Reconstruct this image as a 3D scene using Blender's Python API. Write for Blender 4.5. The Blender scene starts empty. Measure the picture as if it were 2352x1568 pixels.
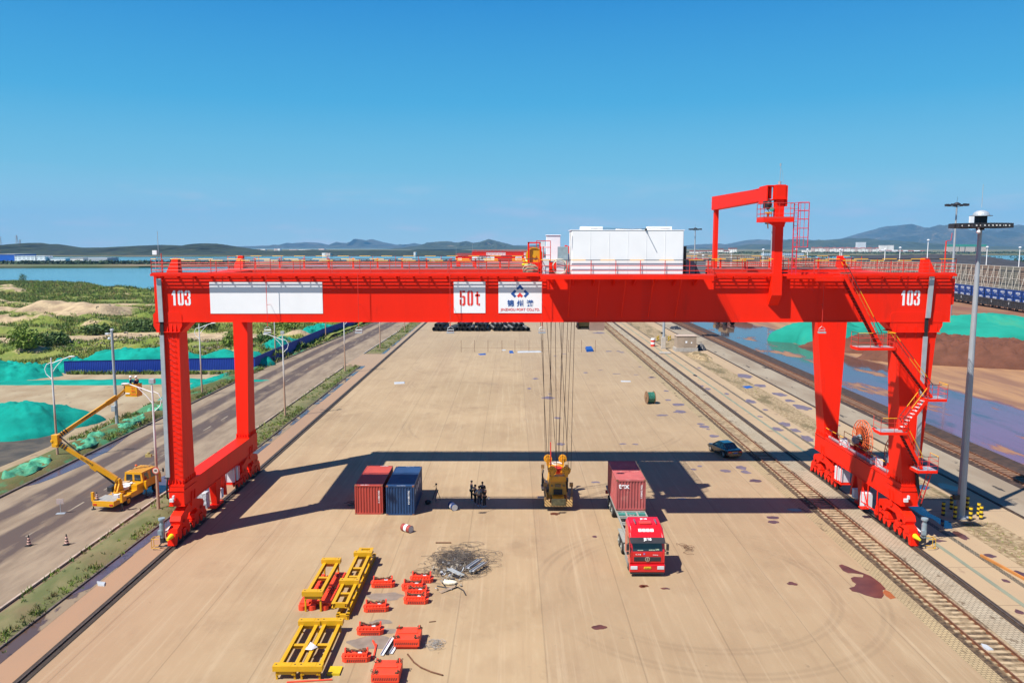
import bpy, bmesh, math, random
from mathutils import Vector, Matrix, noise
random.seed(7)
R = math.radians
S = bpy.context.scene
COL = S.collection
# ---------------------------------------------------------------- camera
F_PX, HC = 1829.0, 22.5                 # focal length in pixels of a 2352 wide frame, camera height
PITCH = math.atan(218 / F_PX)
cd = bpy.data.cameras.new('camera'); cam = bpy.data.objects.new('camera', cd); COL.objects.link(cam)
cam.location = (0, 0, HC); cam.rotation_euler = (math.pi / 2 - PITCH, 0, 0)
cd.sensor_width = 36; cd.lens = 36 * F_PX / 2352; cd.clip_start = 0.5; cd.clip_end = 60000
S.camera = cam
# ---------------------------------------------------------------- light
SUN_DIR = Vector((-.549, -.42, 1)).normalized()
w = bpy.data.worlds.new('World'); S.world = w; w.use_nodes = True
nt = w.node_tree; bg = nt.nodes['Background']
sky = nt.nodes.new('ShaderNodeTexSky'); sky.sky_type = 'NISHITA'; sky.sun_disc = False
sky.sun_elevation = math.asin(SUN_DIR.z); sky.sun_rotation = math.atan2(SUN_DIR.x, SUN_DIR.y)
sky.altitude = 0; sky.air_density = 1.0; sky.dust_density = 0.35; sky.ozone_density = 2.2
tc = nt.nodes.new('ShaderNodeTexCoord'); sp = nt.nodes.new('ShaderNodeSeparateXYZ'); nt.links.new(tc.outputs['Generated'], sp.inputs[0])
rp = nt.nodes.new('ShaderNodeValToRGB'); e_ = rp.color_ramp.elements                    # clear daylight blue by height above the horizon
e_[0].position = 0.0; e_[0].color = (.46, .70, .77, 1); e_[1].position = 1.0; e_[1].color = (.006, .075, .30, 1)
for p_, c_ in ((.035, (.35, .64, .75, 1)), (.09, (.16, .52, .71, 1)), (.17, (.042, .385, .69, 1)), (.29, (.005, .235, .61, 1)), (.5, (.006, .12, .42, 1))): q_ = e_.new(p_); q_.color = c_
nt.links.new(sp.outputs[2], rp.inputs[0])
sc_ = nt.nodes.new('ShaderNodeVectorMath'); sc_.operation = 'SCALE'; sc_.inputs['Scale'].default_value = .66 / .075; nt.links.new(rp.outputs[0], sc_.inputs[0])
hs = nt.nodes.new('ShaderNodeMix'); hs.data_type = 'RGBA'; hs.inputs[0].default_value = .92; nt.links.new(sky.outputs[0], hs.inputs[6]); nt.links.new(sc_.outputs[0], hs.inputs[7])
# thin clouds low over the horizon, laid out by direction in the sky
mp = nt.nodes.new('ShaderNodeMapping'); mp.inputs['Scale'].default_value = (7, 7, 34); mp.inputs['Location'].default_value = (1.3, 0, .4)
nt.links.new(tc.outputs['Generated'], mp.inputs[0])
nz = nt.nodes.new('ShaderNodeTexNoise'); nz.inputs['Scale'].default_value = 1.5; nz.inputs['Detail'].default_value = 7; nz.inputs['Roughness'].default_value = .55
nt.links.new(mp.outputs[0], nz.inputs['Vector'])
cr = nt.nodes.new('ShaderNodeMapRange'); cr.inputs[1].default_value = .52; cr.inputs[2].default_value = .72; cr.inputs[3].default_value = 0; cr.inputs[4].default_value = .75
nt.links.new(nz.outputs[0], cr.inputs[0])
el = nt.nodes.new('ShaderNodeMapRange'); el.inputs[1].default_value = .09; el.inputs[2].default_value = .025; nt.links.new(sp.outputs[2], el.inputs[0])
ml = nt.nodes.new('ShaderNodeMath'); ml.operation = 'MULTIPLY'; nt.links.new(cr.outputs[0], ml.inputs[0]); nt.links.new(el.outputs[0], ml.inputs[1])
mx = nt.nodes.new('ShaderNodeMix'); mx.data_type = 'RGBA'; nt.links.new(ml.outputs[0], mx.inputs[0]); nt.links.new(hs.outputs[2], mx.inputs[6]); mx.inputs[7].default_value = (5.4, 5.9, 6.6, 1)
nt.links.new(mx.outputs[2], bg.inputs[0]); bg.inputs[1].default_value = 0.075
sl = bpy.data.lights.new('sun', 'SUN'); so = bpy.data.objects.new('sun', sl); COL.objects.link(so)
sl.energy = 5.0; sl.angle = R(.53); sl.color = (1, .945, .87)
so.rotation_euler = (-SUN_DIR).to_track_quat('-Z', 'Y').to_euler(); so.location = (-40, -30, 80)
S.view_settings.view_transform = 'Standard'; S.view_settings.look = 'None'; S.view_settings.exposure = 0.72; S.view_settings.gamma = 1; S.view_settings.use_curve_mapping = False
S.cycles.max_bounces = 6; S.cycles.diffuse_bounces = 3; S.cycles.glossy_bounces = 3; S.cycles.transmission_bounces = 4; S.cycles.volume_bounces = 0
# ---------------------------------------------------------------- placing
_c, _s = math.cos(PITCH), math.sin(PITCH)
def ray(px, py):
    u = (px - 1176) / F_PX; v = -(py - 784) / F_PX
    return (u, _c + v * _s, -_s + v * _c)
def g(px, py, z=0.0):                    # survey: where a sight line meets height z
    r = ray(px, py); t = (z - HC) / r[2]; return (r[0] * t, r[1] * t)
def atY(px, py, Y):                      # survey: (x, z) on the upright plane at distance Y
    r = ray(px, py); t = Y / r[1]; return (r[0] * t, HC + r[2] * t)
# ---------------------------------------------------------------- materials
MATS = {}
def mat(name, col, rough=.6, metal=0., var=.12, scale=1.2, stretch=(1, 1, 1), dirt=None, bump=0., bscale=8., coord='pos', coat=0., spec=None, emit=0):
    if name in MATS: return MATS[name]
    m = bpy.data.materials.new(name); m.use_nodes = True; t = m.node_tree; n = t.nodes; L = t.links
    b = n['Principled BSDF']; b.inputs['Roughness'].default_value = rough; b.inputs['Metallic'].default_value = metal
    if coat: b.inputs['Coat Weight'].default_value = coat
    if spec is not None: b.inputs['Specular IOR Level'].default_value = spec
    if coord == 'pos': g_ = n.new('ShaderNodeNewGeometry'); src = g_.outputs['Position']
    else: g_ = n.new('ShaderNodeTexCoord'); src = g_.outputs['Object']
    mp = n.new('ShaderNodeMapping'); mp.inputs['Scale'].default_value = stretch; L.new(src, mp.inputs[0])
    nz = n.new('ShaderNodeTexNoise'); nz.inputs['Scale'].default_value = scale; nz.inputs['Detail'].default_value = 6; L.new(mp.outputs[0], nz.inputs['Vector'])
    mr = n.new('ShaderNodeMapRange'); mr.inputs[1].default_value = .3; mr.inputs[2].default_value = .7; mr.inputs[3].default_value = 1 - var; mr.inputs[4].default_value = 1 + var
    L.new(nz.outputs[0], mr.inputs[0])
    mx = n.new('ShaderNodeMix'); mx.data_type = 'RGBA'; mx.blend_type = 'MULTIPLY'; mx.inputs[0].default_value = 1
    mx.inputs[6].default_value = (*col, 1); L.new(mr.outputs[0], mx.inputs[7]); out = mx.outputs[2]
    if dirt:
        dc, amt, ds = dirt
        n2 = n.new('ShaderNodeTexNoise'); n2.inputs['Scale'].default_value = ds; n2.inputs['Detail'].default_value = 8; n2.inputs['Roughness'].default_value = .65; L.new(mp.outputs[0], n2.inputs['Vector'])
        r2 = n.new('ShaderNodeMapRange'); r2.inputs[1].default_value = .62 - amt * .3; r2.inputs[2].default_value = .72 - amt * .25; r2.inputs[3].default_value = 0; r2.inputs[4].default_value = min(1, amt * 1.6)
        L.new(n2.outputs[0], r2.inputs[0])
        m2 = n.new('ShaderNodeMix'); m2.data_type = 'RGBA'; L.new(r2.outputs[0], m2.inputs[0]); L.new(out, m2.inputs[6]); m2.inputs[7].default_value = (*dc, 1); out = m2.outputs[2]
    L.new(out, b.inputs['Base Color'])
    if emit: L.new(out, b.inputs['Emission Color']); b.inputs['Emission Strength'].default_value = emit
    if bump:
        n3 = n.new('ShaderNodeTexNoise'); n3.inputs['Scale'].default_value = bscale; n3.inputs['Detail'].default_value = 5; L.new(mp.outputs[0], n3.inputs['Vector'])
        bp = n.new('ShaderNodeBump'); bp.inputs['Strength'].default_value = bump; bp.inputs['Distance'].default_value = .1; L.new(n3.outputs[0], bp.inputs['Height']); L.new(bp.outputs[0], b.inputs['Normal'])
    MATS[name] = m; return m
class NG:                                # small helper for node graphs
    def __init__(s, name):
        s.m = bpy.data.materials.new(name); s.m.use_nodes = True; s.t = s.m.node_tree; s.b = s.t.nodes['Principled BSDF']; MATS[name] = s.m
        s.pos = s.t.nodes.new('ShaderNodeNewGeometry').outputs['Position']
        sp = s.t.nodes.new('ShaderNodeSeparateXYZ'); s.t.links.new(s.pos, sp.inputs[0]); s.x, s.y, s.z = sp.outputs
    def put(s, v, sock):
        if isinstance(v, bpy.types.NodeSocket): s.t.links.new(v, sock)
        elif isinstance(v, tuple) and len(v) == 3 and sock.type == 'RGBA': sock.default_value = (*v, 1)
        else: sock.default_value = v
    def math(s, op, a, b=0., c=None, clamp=False):
        n = s.t.nodes.new('ShaderNodeMath'); n.operation = op; n.use_clamp = clamp; s.put(a, n.inputs[0]); s.put(b, n.inputs[1])
        if c is not None: s.put(c, n.inputs[2])
        return n.outputs[0]
    def noise(s, scale, stretch=(1, 1, 1), detail=5, rough=.55, loc=(0, 0, 0)):
        mp = s.t.nodes.new('ShaderNodeMapping'); mp.inputs['Scale'].default_value = stretch; mp.inputs['Location'].default_value = loc; s.t.links.new(s.pos, mp.inputs[0])
        n = s.t.nodes.new('ShaderNodeTexNoise'); n.inputs['Scale'].default_value = scale; n.inputs['Detail'].default_value = detail; n.inputs['Roughness'].default_value = rough
        s.t.links.new(mp.outputs[0], n.inputs['Vector']); return n.outputs[0]
    def rng(s, v, a, b, c=0., d=1., smooth=False):
        n = s.t.nodes.new('ShaderNodeMapRange'); n.interpolation_type = 'SMOOTHSTEP' if smooth else 'LINEAR'
        s.put(v, n.inputs[0]); n.inputs[1].default_value = a; n.inputs[2].default_value = b; n.inputs[3].default_value = c; n.inputs[4].default_value = d; return n.outputs[0]
    def mix(s, f, a, b, blend='MIX'):
        n = s.t.nodes.new('ShaderNodeMix'); n.data_type = 'RGBA'; n.blend_type = blend; s.put(f, n.inputs[0]); s.put(a, n.inputs[6]); s.put(b, n.inputs[7]); return n.outputs[2]
    def line(s, v, period, off, wd):     # 1 on thin lines repeated every period
        a = s.math('FRACT', s.math('DIVIDE', s.math('SUBTRACT', v, off), period)); a = s.math('ABSOLUTE', s.math('SUBTRACT', a, .5))
        return s.rng(a, .5 - wd / period, .5 - wd / period * .5)
    def ring(s, cx, cy, r, wd):
        dx = s.math('SUBTRACT', s.x, cx); dy = s.math('SUBTRACT', s.y, cy)
        d = s.math('SQRT', s.math('ADD', s.math('MULTIPLY', dx, dx), s.math('MULTIPLY', dy, dy)))
        return s.rng(s.math('ABSOLUTE', s.math('SUBTRACT', d, r)), wd, wd * .3)
    def col(s, c, rough=None, bump=None, bs=.3, bd=.1, gain=(.70, .642, .515)):
        if gain: c = s.mix(1., c, gain, 'MULTIPLY')
        s.put(c, s.b.inputs['Base Color'])
        if rough is not None: s.put(rough, s.b.inputs['Roughness'])
        if bump is not None:
            n = s.t.nodes.new('ShaderNodeBump'); n.inputs['Strength'].default_value = bs; n.inputs['Distance'].default_value = bd; s.put(bump, n.inputs['Height']); s.t.links.new(n.outputs[0], s.b.inputs['Normal'])
        return s.m
# ---------------------------------------------------------------- meshes
class MB:
    def __init__(s): s.v = []; s.f = []; s.mi = []
    def add(s, vs, fs, m=0):
        o = len(s.v); s.v += [tuple(p) for p in vs]; s.f += [tuple(i + o for i in f) for f in fs]; s.mi += [m] * len(fs)
    def box(s, x0, x1, y0, y1, z0, z1, m=0):
        s.add([(x0, y0, z0), (x1, y0, z0), (x1, y1, z0), (x0, y1, z0), (x0, y0, z1), (x1, y0, z1), (x1, y1, z1), (x0, y1, z1)],
              [(0, 3, 2, 1), (4, 5, 6, 7), (0, 1, 5, 4), (1, 2, 6, 5), (2, 3, 7, 6), (3, 0, 4, 7)], m); return s
    def loft(s, a, b, m=0, caps=True):   # two rings with the same count
        n = len(a); fs = [(i, (i + 1) % n, n + (i + 1) % n, n + i) for i in range(n)]
        if caps: fs += [tuple(range(n - 1, -1, -1)), tuple(range(n, 2 * n))]
        s.add(list(a) + list(b), fs, m); return s
    def taper(s, a, b, z0, z1, m=0):     # a, b = (x0,x1,y0,y1) at z0 and z1
        q = lambda r, z: [(r[0], r[2], z), (r[1], r[2], z), (r[1], r[3], z), (r[0], r[3], z)]
        return s.loft(q(a, z0), q(b, z1), m)
    def prism(s, poly, ax, a, b, m=0):   # poly in the other two axes (in xyz order)
        def p(u, w, t): return {'x': (t, u, w), 'y': (u, t, w), 'z': (u, w, t)}[ax]
        return s.loft([p(u, w, a) for u, w in poly], [p(u, w, b) for u, w in poly], m)
    def ringpts(s, c, d, r, n, ph=0.):
        d = Vector(d).normalized(); u = d.orthogonal().normalized() if abs(d.z) > .99 else d.cross(Vector((0, 0, 1))).normalized(); w_ = d.cross(u)
        return [Vector(c) + r * (math.cos(ph + 2 * math.pi * i / n) * u + math.sin(ph + 2 * math.pi * i / n) * w_) for i in range(n)]
    def tube(s, p, q, r, n=8, r2=None, m=0, caps=True):
        d = Vector(q) - Vector(p)
        if d.length < 1e-6: return s
        return s.loft(s.ringpts(p, d, r, n), s.ringpts(q, d, r if r2 is None else r2, n), m, caps)
    def path(s, pts, r, n=6, m=0):
        for a, b in zip(pts, pts[1:]): s.tube(a, b, r, n, m=m)
        return s
    def bar(s, p, q, wd, h, m=0):        # rectangular bar, wd sideways, h upright
        p, q = Vector(p), Vector(q); d = (q - p).normalized()
        u = Vector((1, 0, 0)) if abs(d.z) > .99 else d.cross(Vector((0, 0, 1))).normalized(); k = d.cross(u)
        rg = lambda c: [c + u * a * wd / 2 + k * b * h / 2 for a, b in ((-1, -1), (1, -1), (1, 1), (-1, 1))]
        return s.loft(rg(p), rg(q), m)
    def ring(s, c, d, rr, r, n=24, k=6, m=0):
        pts = s.ringpts(c, d, rr, n); return s.path(pts + [pts[0]], r, k, m)
    def disc(s, c, d, r, th, n=20, m=0):
        d = Vector(d).normalized() * th / 2; return s.tube(Vector(c) - d, Vector(c) + d, r, n, m=m)
    def dome(s, c, r, rz, n=12, k=5, m=0):
        c = Vector(c); prev = None
        for j in range(k + 1):
            a = j / k * math.pi / 2 * .98; q = [c + Vector((r * math.cos(a) * math.cos(2 * math.pi * i / n), r * math.cos(a) * math.sin(2 * math.pi * i / n), rz * math.sin(a))) for i in range(n)]
            if prev: s.loft(prev, q, m, False)
            prev = q
        s.add(prev, [tuple(range(n))], m); return s
    def ball(s, c, r, n=10, k=6, sc=(1, 1, 1), m=0):
        c = Vector(c); prev = None
        for j in range(k + 1):
            a = (j / k - .5) * math.pi * .99; q = [c + Vector((sc[0] * r * math.cos(a) * math.cos(2 * math.pi * i / n), sc[1] * r * math.cos(a) * math.sin(2 * math.pi * i / n), sc[2] * r * math.sin(a))) for i in range(n)]
            if prev: s.loft(prev, q, m, False)
            prev = q
        return s
    def leaves(s, c, rx, ry, rz, n, size, m=0, low=.0):
        for _ in range(n):
            a = random.uniform(0, 2 * math.pi); u = random.random() ** .45; h = random.uniform(low, 1)
            k = math.sqrt(max(0, 1 - (2 * h - 1) ** 2 * .85)); rr = u * k
            p = Vector((c[0] + rx * rr * math.cos(a), c[1] + ry * rr * math.sin(a), c[2] + rz * h * (.75 + .25 * random.random())))
            d = Vector((random.gauss(0, 1), random.gauss(0, 1), random.gauss(.3, .8))).normalized(); e = d.orthogonal().normalized(); f = d.cross(e); z = size * random.uniform(.6, 1.3)
            s.add([p - e * z, p + f * z * .6, p + e * z, p - f * z * .6], [(0, 1, 2, 3)], m)
        return s
    def tuft(s, c, r, h, n, m=0):
        for _ in range(n):
            a = random.uniform(0, 6.28); q = random.random() * r; b = Vector((c[0] + q * math.cos(a), c[1] + q * math.sin(a), c[2]))
            t = b + Vector((random.gauss(0, .35) * h, random.gauss(0, .35) * h, h * random.uniform(.5, 1.1))); k = Vector((random.gauss(0, 1), random.gauss(0, 1), 0)).normalized() * h * .14
            s.add([b - k, b + k, t], [(0, 1, 2)], m)
        return s
    def build(s, name, mats, parent=None, off=(0, 0, 0), smooth=False, bevel=0, auto=None):
        me = bpy.data.meshes.new(name); o_ = off
        me.from_pydata([(x - o_[0], y - o_[1], z - o_[2]) for x, y, z in s.v], [], s.f)
        mats = mats if isinstance(mats, (list, tuple)) else [mats]
        for k in mats: me.materials.append(k)
        if len(mats) > 1: me.polygons.foreach_set('material_index', s.mi)
        if smooth: me.polygons.foreach_set('use_smooth', [True] * len(me.polygons))
        me.update(); o = bpy.data.objects.new(name, me); COL.objects.link(o)
        if parent: o.parent = parent
        if bevel:
            b = o.modifiers.new('bevel', 'BEVEL'); b.width = bevel; b.segments = 2; b.limit_method = 'ANGLE'
        return o
def tag(o, label=None, cat=None, group=None, kind=None):
    if label: o['label'] = label
    if cat: o['category'] = cat
    if group: o['group'] = group
    if kind: o['kind'] = kind
    return o
def thing(name, label, cat, loc=(0, 0, 0), rz=0., group=None):
    o = bpy.data.objects.new(name, None); COL.objects.link(o); o.location = loc; o.rotation_euler = (0, 0, rz); o.empty_display_size = .3
    return tag(o, label, cat, group)
def dup(root, loc, rz=None, label=None, group=None, mats=None):
    r = root.copy(); COL.objects.link(r); r.location = loc
    if rz is not None: r.rotation_euler = (0, 0, rz)
    if label: r['label'] = label
    if group: r['group'] = group
    def rec(a, b):
        for ch in list(a.children):
            c = ch.copy(); COL.objects.link(c); c.parent = b; rec(ch, c)
    rec(root, r)
    return r
def text(name, body, size, m, parent, loc, rot=(math.pi / 2, 0, 0), sx=1., bold=0., align='CENTER', ext=.004, sp=1.):
    c = bpy.data.curves.new(name, 'FONT'); c.body = body; c.size = size; c.extrude = ext; c.offset = bold; c.align_x = align; c.align_y = 'CENTER'; c.space_character = sp
    t = bpy.data.objects.new(name, c); COL.objects.link(t); bpy.context.view_layer.update()
    me = bpy.data.meshes.new_from_object(t.evaluated_get(bpy.context.evaluated_depsgraph_get())); bpy.data.objects.remove(t)
    o = bpy.data.objects.new(name, me); COL.objects.link(o); me.materials.clear(); me.materials.append(m)
    o.parent = parent; o.location = loc; o.rotation_euler = rot; o.scale = (sx, 1, 1); return o
def sheet(name, pts, z, m, kind='structure'):
    me = bpy.data.meshes.new(name); me.from_pydata([(p[0], p[1], z) for p in pts], [], [tuple(range(len(pts)))])
    me.materials.append(m); me.update()
    if me.polygons[0].normal.z < 0: me.flip_normals()
    o = bpy.data.objects.new(name, me); COL.objects.link(o); o['kind'] = kind; return o
# ================================================================ palette
RED = mat('crane_red_paint', (.80, .016, .0015), .55, var=.06, scale=.5, stretch=(1, 1, .22), spec=.22, dirt=((.42, .02, .01), .17, 1.1))
RED2 = mat('red_paint_dull', (.62, .03, .018), .55, var=.12, scale=1.5)
WHITE = mat('white_paint', (.80, .81, .82), .5, var=.03, scale=.8)
GREYD = mat('deck_grating', (.26, .27, .30), .6, metal=.2, var=.1, scale=2)
GALV = mat('galvanised_steel', (.42, .45, .47), .45, metal=.35, var=.12, scale=1.5)
DARK = mat('dark_steel', (.035, .035, .04), .5, metal=.3, var=.2)
BLACK = mat('black_rubber', (.012, .012, .013), .7, var=.3)
YEL = mat('yellow_paint', (.55, .30, .006), .42, var=.08, scale=.8, dirt=((.30, .16, .03), .12, 2.2))
YELS = mat('spreader_yellow', (.74, .33, .012), .45, var=.12, scale=1.1, dirt=((.12, .07, .03), .22, 2.5))
ORG = mat('orange_red_paint', (.80, .055, .018), .5, var=.1, dirt=((.28, .05, .02), .15, 3))
GLASS = mat('dark_glass', (.02, .03, .035), .08, metal=0, var=.2, coat=.5)
RUST = mat('rusty_iron', (.11, .045, .02), .8, var=.35, scale=6)
ROPE = mat('wire_rope', (.05, .03, .022), .6, var=.3, scale=4)
CABW = mat('cabinet_white', (.62, .64, .66), .5, var=.06)
CONC = mat('plain_concrete', (.36, .33, .29), .85, var=.15, scale=2)
LAMPG = mat('lamp_glass', (.6, .6, .58), .2, var=.05)
NETG = mat('green_dust_net', (.005, .235, .185), .95, spec=.1, var=.22, scale=.25, dirt=((.01, .13, .085), .3, .35), bump=1.0, bscale=.9)
NETP = mat('pale_green_dust_net', (.015, .235, .175), .95, spec=.1, var=.18, scale=.12, dirt=((.07, .23, .11), .25, .12), bump=.6, bscale=.9)
def stripe_mat(name, a, b, period, ax='x', rough=.5, slant=0.):
    k = NG(name); v = {'x': k.x, 'y': k.y, 'z': k.z}[ax]
    if slant: v = k.math('ADD', v, k.math('MULTIPLY', k.z, slant))
    f = k.math('GREATER_THAN', k.math('FRACT', k.math('DIVIDE', v, period)), .5); return k.col(k.mix(f, a, b), rough, gain=None)
ZEBRA = stripe_mat('yellow_black_handrail', (.75, .38, .01), (.03, .03, .03), 2.1)
# ================================================================ ground and water
k = NG('bay_water'); n1 = k.noise(.004, (1, 3, 1)); n2 = k.noise(.35, (1, 2.2, 1), 4)
k.col(k.mix(k.rng(n1, .35, .65), (.06, .27, .42), (.085, .34, .48)), .13, n2, .12, .3); k.b.inputs['IOR'].default_value = 1.33
WATER = k.m
sheet('water', [(-11500, -200), (11500, -200), (11500, 16800), (-11500, 16800)], -1.3, WATER)
k = NG('dusty_ground'); a = k.noise(.03); b = k.noise(.4, (1, .4, 1)); c = k.noise(6.)
k.col(k.mix(k.rng(b, .4, .65), k.mix(k.rng(a, .4, .6), (.25, .19, .14), (.33, .27, .21)), (.17, .13, .10)), .9, c, .3, .03)
DUST = k.m
land = MB(); land.prism([(-60, -60), (700, -60), (700, 1300), (300, 1240), (30, 1150), (-40, 900), (-46, 560), (-60, 480)], 'z', -2, -.02)
land.build('ground', DUST)['kind'] = 'structure'
# concrete yard
k = NG('yard_concrete')
big = k.noise(.045); st = k.noise(.9, (1, .035, 1), 6); st2 = k.noise(.22, (1, .05, 1), 4, loc=(3, 0, 0)); fine = k.noise(5.)
mot = k.noise(.35, (1, .6, 1), 6, loc=(9, 2, 0))
c = k.mix(k.rng(big, .38, .62), (.43, .33, .225), (.52, .405, .285))
c = k.mix(k.rng(st, .50, .75, 0, .35), c, (.56, .46, .35)); c = k.mix(k.rng(st2, .53, .72, 0, .5), c, (.36, .245, .165))
c = k.mix(k.rng(mot, .50, .72, 0, .45), c, (.34, .245, .165)); c = k.mix(k.rng(k.noise(1.6, (1, .25, 1), 8, .7, (6, 6, 0)), .52, .70, 0, .35), c, (.60, .50, .38)); c = k.mix(k.rng(k.noise(.16, (1, .7, 1), 8, .72, (1, 8, 0)), .56, .64, 0, .28), c, (.27, .19, .135)); c = k.mix(k.rng(k.noise(2.2, (1, 1, 1), 3, .5, (2, 5, 0)), .70, .76, 0, .5), c, (.20, .15, .11))
c = k.mix(k.rng(k.x, 1.86, 1.9, 0, .30), c, (.36, .27, .20))
lft = k.rng(k.x, -14, -24, 0, .45); c = k.mix(k.math('MULTIPLY', lft, k.rng(k.y, 90, 55, .1, 1)), c, (.42, .25, .18))
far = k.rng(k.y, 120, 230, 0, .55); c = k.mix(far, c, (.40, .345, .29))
dk = None
for cx, cy, r in ((12.3, 51, 8.6), (12.3, 51, 9.05), (12.8, 50.6, 10.8), (12.8, 50.6, 11.3), (-9, 118, 13), (-9, 118, 13.7), (-7, 120, 10), (-4, 131, 12.5), (-4, 131, 13.2), (-16, 98, 9), (-16, 98, 9.7), (4, 100, 17), (4, 100, 17.8), (14, 140, 11), (14, 140, 11.8), (-5, 150, 14),):
    q = k.ring(cx, cy, r, .24); dk = q if dk is None else k.math('MAXIMUM', dk, q)
msk = k.rng(k.noise(.09, loc=(4, 7, 0)), .47, .60, 0, .18)
msk2 = k.math('MULTIPLY', k.rng(k.y, 51.5, 49, 0, 1), k.rng(k.x, 3, 10, 0, .13)); msk = k.math('MAXIMUM', msk, msk2)
c = k.mix(k.math('MULTIPLY', dk, msk), c, (.13, .09, .07))
wob = k.math('ADD', k.x, k.math('MULTIPLY', k.noise(.5), .05))
jn = k.math('MAXIMUM', k.line(wob, 5.2, 1.88, .055), k.line(k.y, 25., 10, .035))
c = k.mix(k.rng(k.noise(2.6, (1, .018, 1), 7, .7, (0, 3, 0)), .53, .70, 0, .42), c, (.64, .54, .43)); c = k.mix(k.rng(k.noise(1.7, (1, .022, 1), 7, .7, (5, 9, 0)), .55, .72, 0, .38), c, (.33, .23, .16)); c = k.mix(k.math('MULTIPLY', jn, .27), c, (.12, .085, .06))
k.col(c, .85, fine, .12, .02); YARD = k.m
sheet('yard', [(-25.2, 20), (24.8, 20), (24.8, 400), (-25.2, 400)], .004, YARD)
def strip(name, x0, x1, y0, y1, z, m): return sheet(name, [(x0, y0), (x1, y0), (x1, y1), (x0, y1)], z, m)
k = NG('pink_concrete'); c = k.mix(k.rng(k.noise(.2, (1, .3, 1)), .4, .65), (.44, .28, .20), (.38, .26, .20))
c = k.mix(k.rng(k.y, 100, 200), c, (.42, .34, .28)); k.col(c, .85, k.noise(6.), .1, .02); PINK = k.m
strip('pavement', -27.8, -25.98, 20, 400, .004, PINK)
k = NG('pale_concrete'); c = k.mix(k.rng(k.noise(.3, (1, .15, 1)), .4, .65), (.52, .41, .30), (.46, .35, .26))
c = k.mix(k.math('MULTIPLY', k.line(k.y, 6., 0, .05), .6), c, (.15, .11, .08))
c = k.mix(k.rng(k.noise(.8, (1, .5, 1), 7), .62, .7, 0, .6), c, (.25, .18, .14)); k.col(c, .85, k.noise(6.), .1, .02); PALE = k.m
strip('pavement', 30.72, 34.0, 20, 600, .004, PALE); strip('pavement', 34.42, 36.1, 20, 600, .006, PALE); strip('pavement', 39.7, 42.55, 20, 600, .004, PALE)
gs = NG('green_grey_cover'); gs.col(gs.mix(gs.rng(gs.noise(2., (1, .2, 1)), .4, .6), (.30, .34, .29), (.22, .27, .24)), .8)
strip('pavement', 32.15, 32.5, 20, 600, .012, gs.m)
def paver(name, a, b, sx, sy, gap=(.12, .10, .07)):
    k = NG(name); t = k.t.nodes.new('ShaderNodeTexBrick'); k.t.links.new(k.pos, t.inputs[0]); t.inputs['Scale'].default_value = 1; t.inputs['Brick Width'].default_value = sx; t.inputs['Row Height'].default_value = sy
    t.inputs['Mortar Size'].default_value = .018; t.inputs['Color1'].default_value = (*a, 1); t.inputs['Color2'].default_value = (*b, 1); t.inputs['Mortar'].default_value = (*gap, 1)
    c = k.mix(k.rng(k.noise(1.1, (1, .7, 1), 7), .60, .66, 0, .8), t.outputs[0], (.13, .09, .06)); c = k.mix(k.rng(k.noise(.25), .4, .7, 0, .4), c, (.30, .24, .17)); return k.col(c, .9, t.outputs['Fac'], -.3, .02)
PAVY = paver('yellow_pavers', (.56, .46, .31), (.49, .40, .27), .3, .2); PAVG = paver('grey_pavers', (.56, .51, .45), (.47, .43, .38), .35, .22)
strip('pavement', 24.8, 25.75, 20, 600, .008, PAVY); strip('pavement', 28.35, 29.95, 20, 600, .008, PAVG); strip('pavement', 29.95, 30.0, 20, 600, .01, PALE)
k = NG('dark_ballast'); c = k.mix(k.rng(k.noise(3.), .42, .6), (.06, .04, .028), (.17, .12, .08)); c = k.mix(k.math('MULTIPLY', k.rng(k.noise(.7, (1, .35, 1), 7), .44, .56), k.rng(k.x, 26.1, 26.5)), c, (.42, .34, .25)); k.col(c, .95, k.noise(9.), .6, .06); BALL = k.m
strip('ballast', 25.75, 28.35, 20, 600, .004, BALL)
strip('drain', 34.0, 34.42, 20, 600, .005, paver('checker_cover', (.30, .27, .23), (.10, .085, .07), .16, .16, (.05, .045, .04)))
k = NG('gravel_bed'); c = k.mix(k.rng(k.noise(2.6), .35, .65), (.24, .17, .10), (.52, .43, .31)); c = k.mix(k.rng(k.noise(.5, (1, .3, 1)), .5, .62, 0, .7), c, (.13, .11, .05)); k.col(c, .95, k.noise(7.), .8, .08); GRAV = k.m
strip('gravel', 36.1, 39.7, 20, 63.2, .01, GRAV); strip('gravel', 36.1, 39.7, 69, 166, .01, GRAV); strip('gravel', 34.42, 39.7, 175, 600, .014, GRAV)
strip('pavement', 36.1, 39.7, 63.2, 69, .007, PALE)
k = NG('grey_dusty_yard'); c = k.mix(k.rng(k.noise(.25, (1, .35, 1), 7), .4, .62), (.40, .36, .32), (.31, .26, .22)); c = k.mix(k.rng(k.noise(.5, (1.2, .35, 1), 6, loc=(4, 1, 0)), .62, .655), c, (.035, .03, .03)); k.col(c, .9, k.noise(5.), .2, .03); GREYY = k.m
strip('pavement', 43.0, 47.6, 20, 600, .006, GREYY)
MUDM = NG('dark_mud'); MUDM.col(MUDM.mix(MUDM.rng(MUDM.noise(1.2), .4, .6), (.045, .026, .018), (.09, .05, .032)), .8, MUDM.noise(4.), .5, .08)
strip('ground', 47.6, 53.2, 20, 600, .005, MUDM.m)
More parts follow.
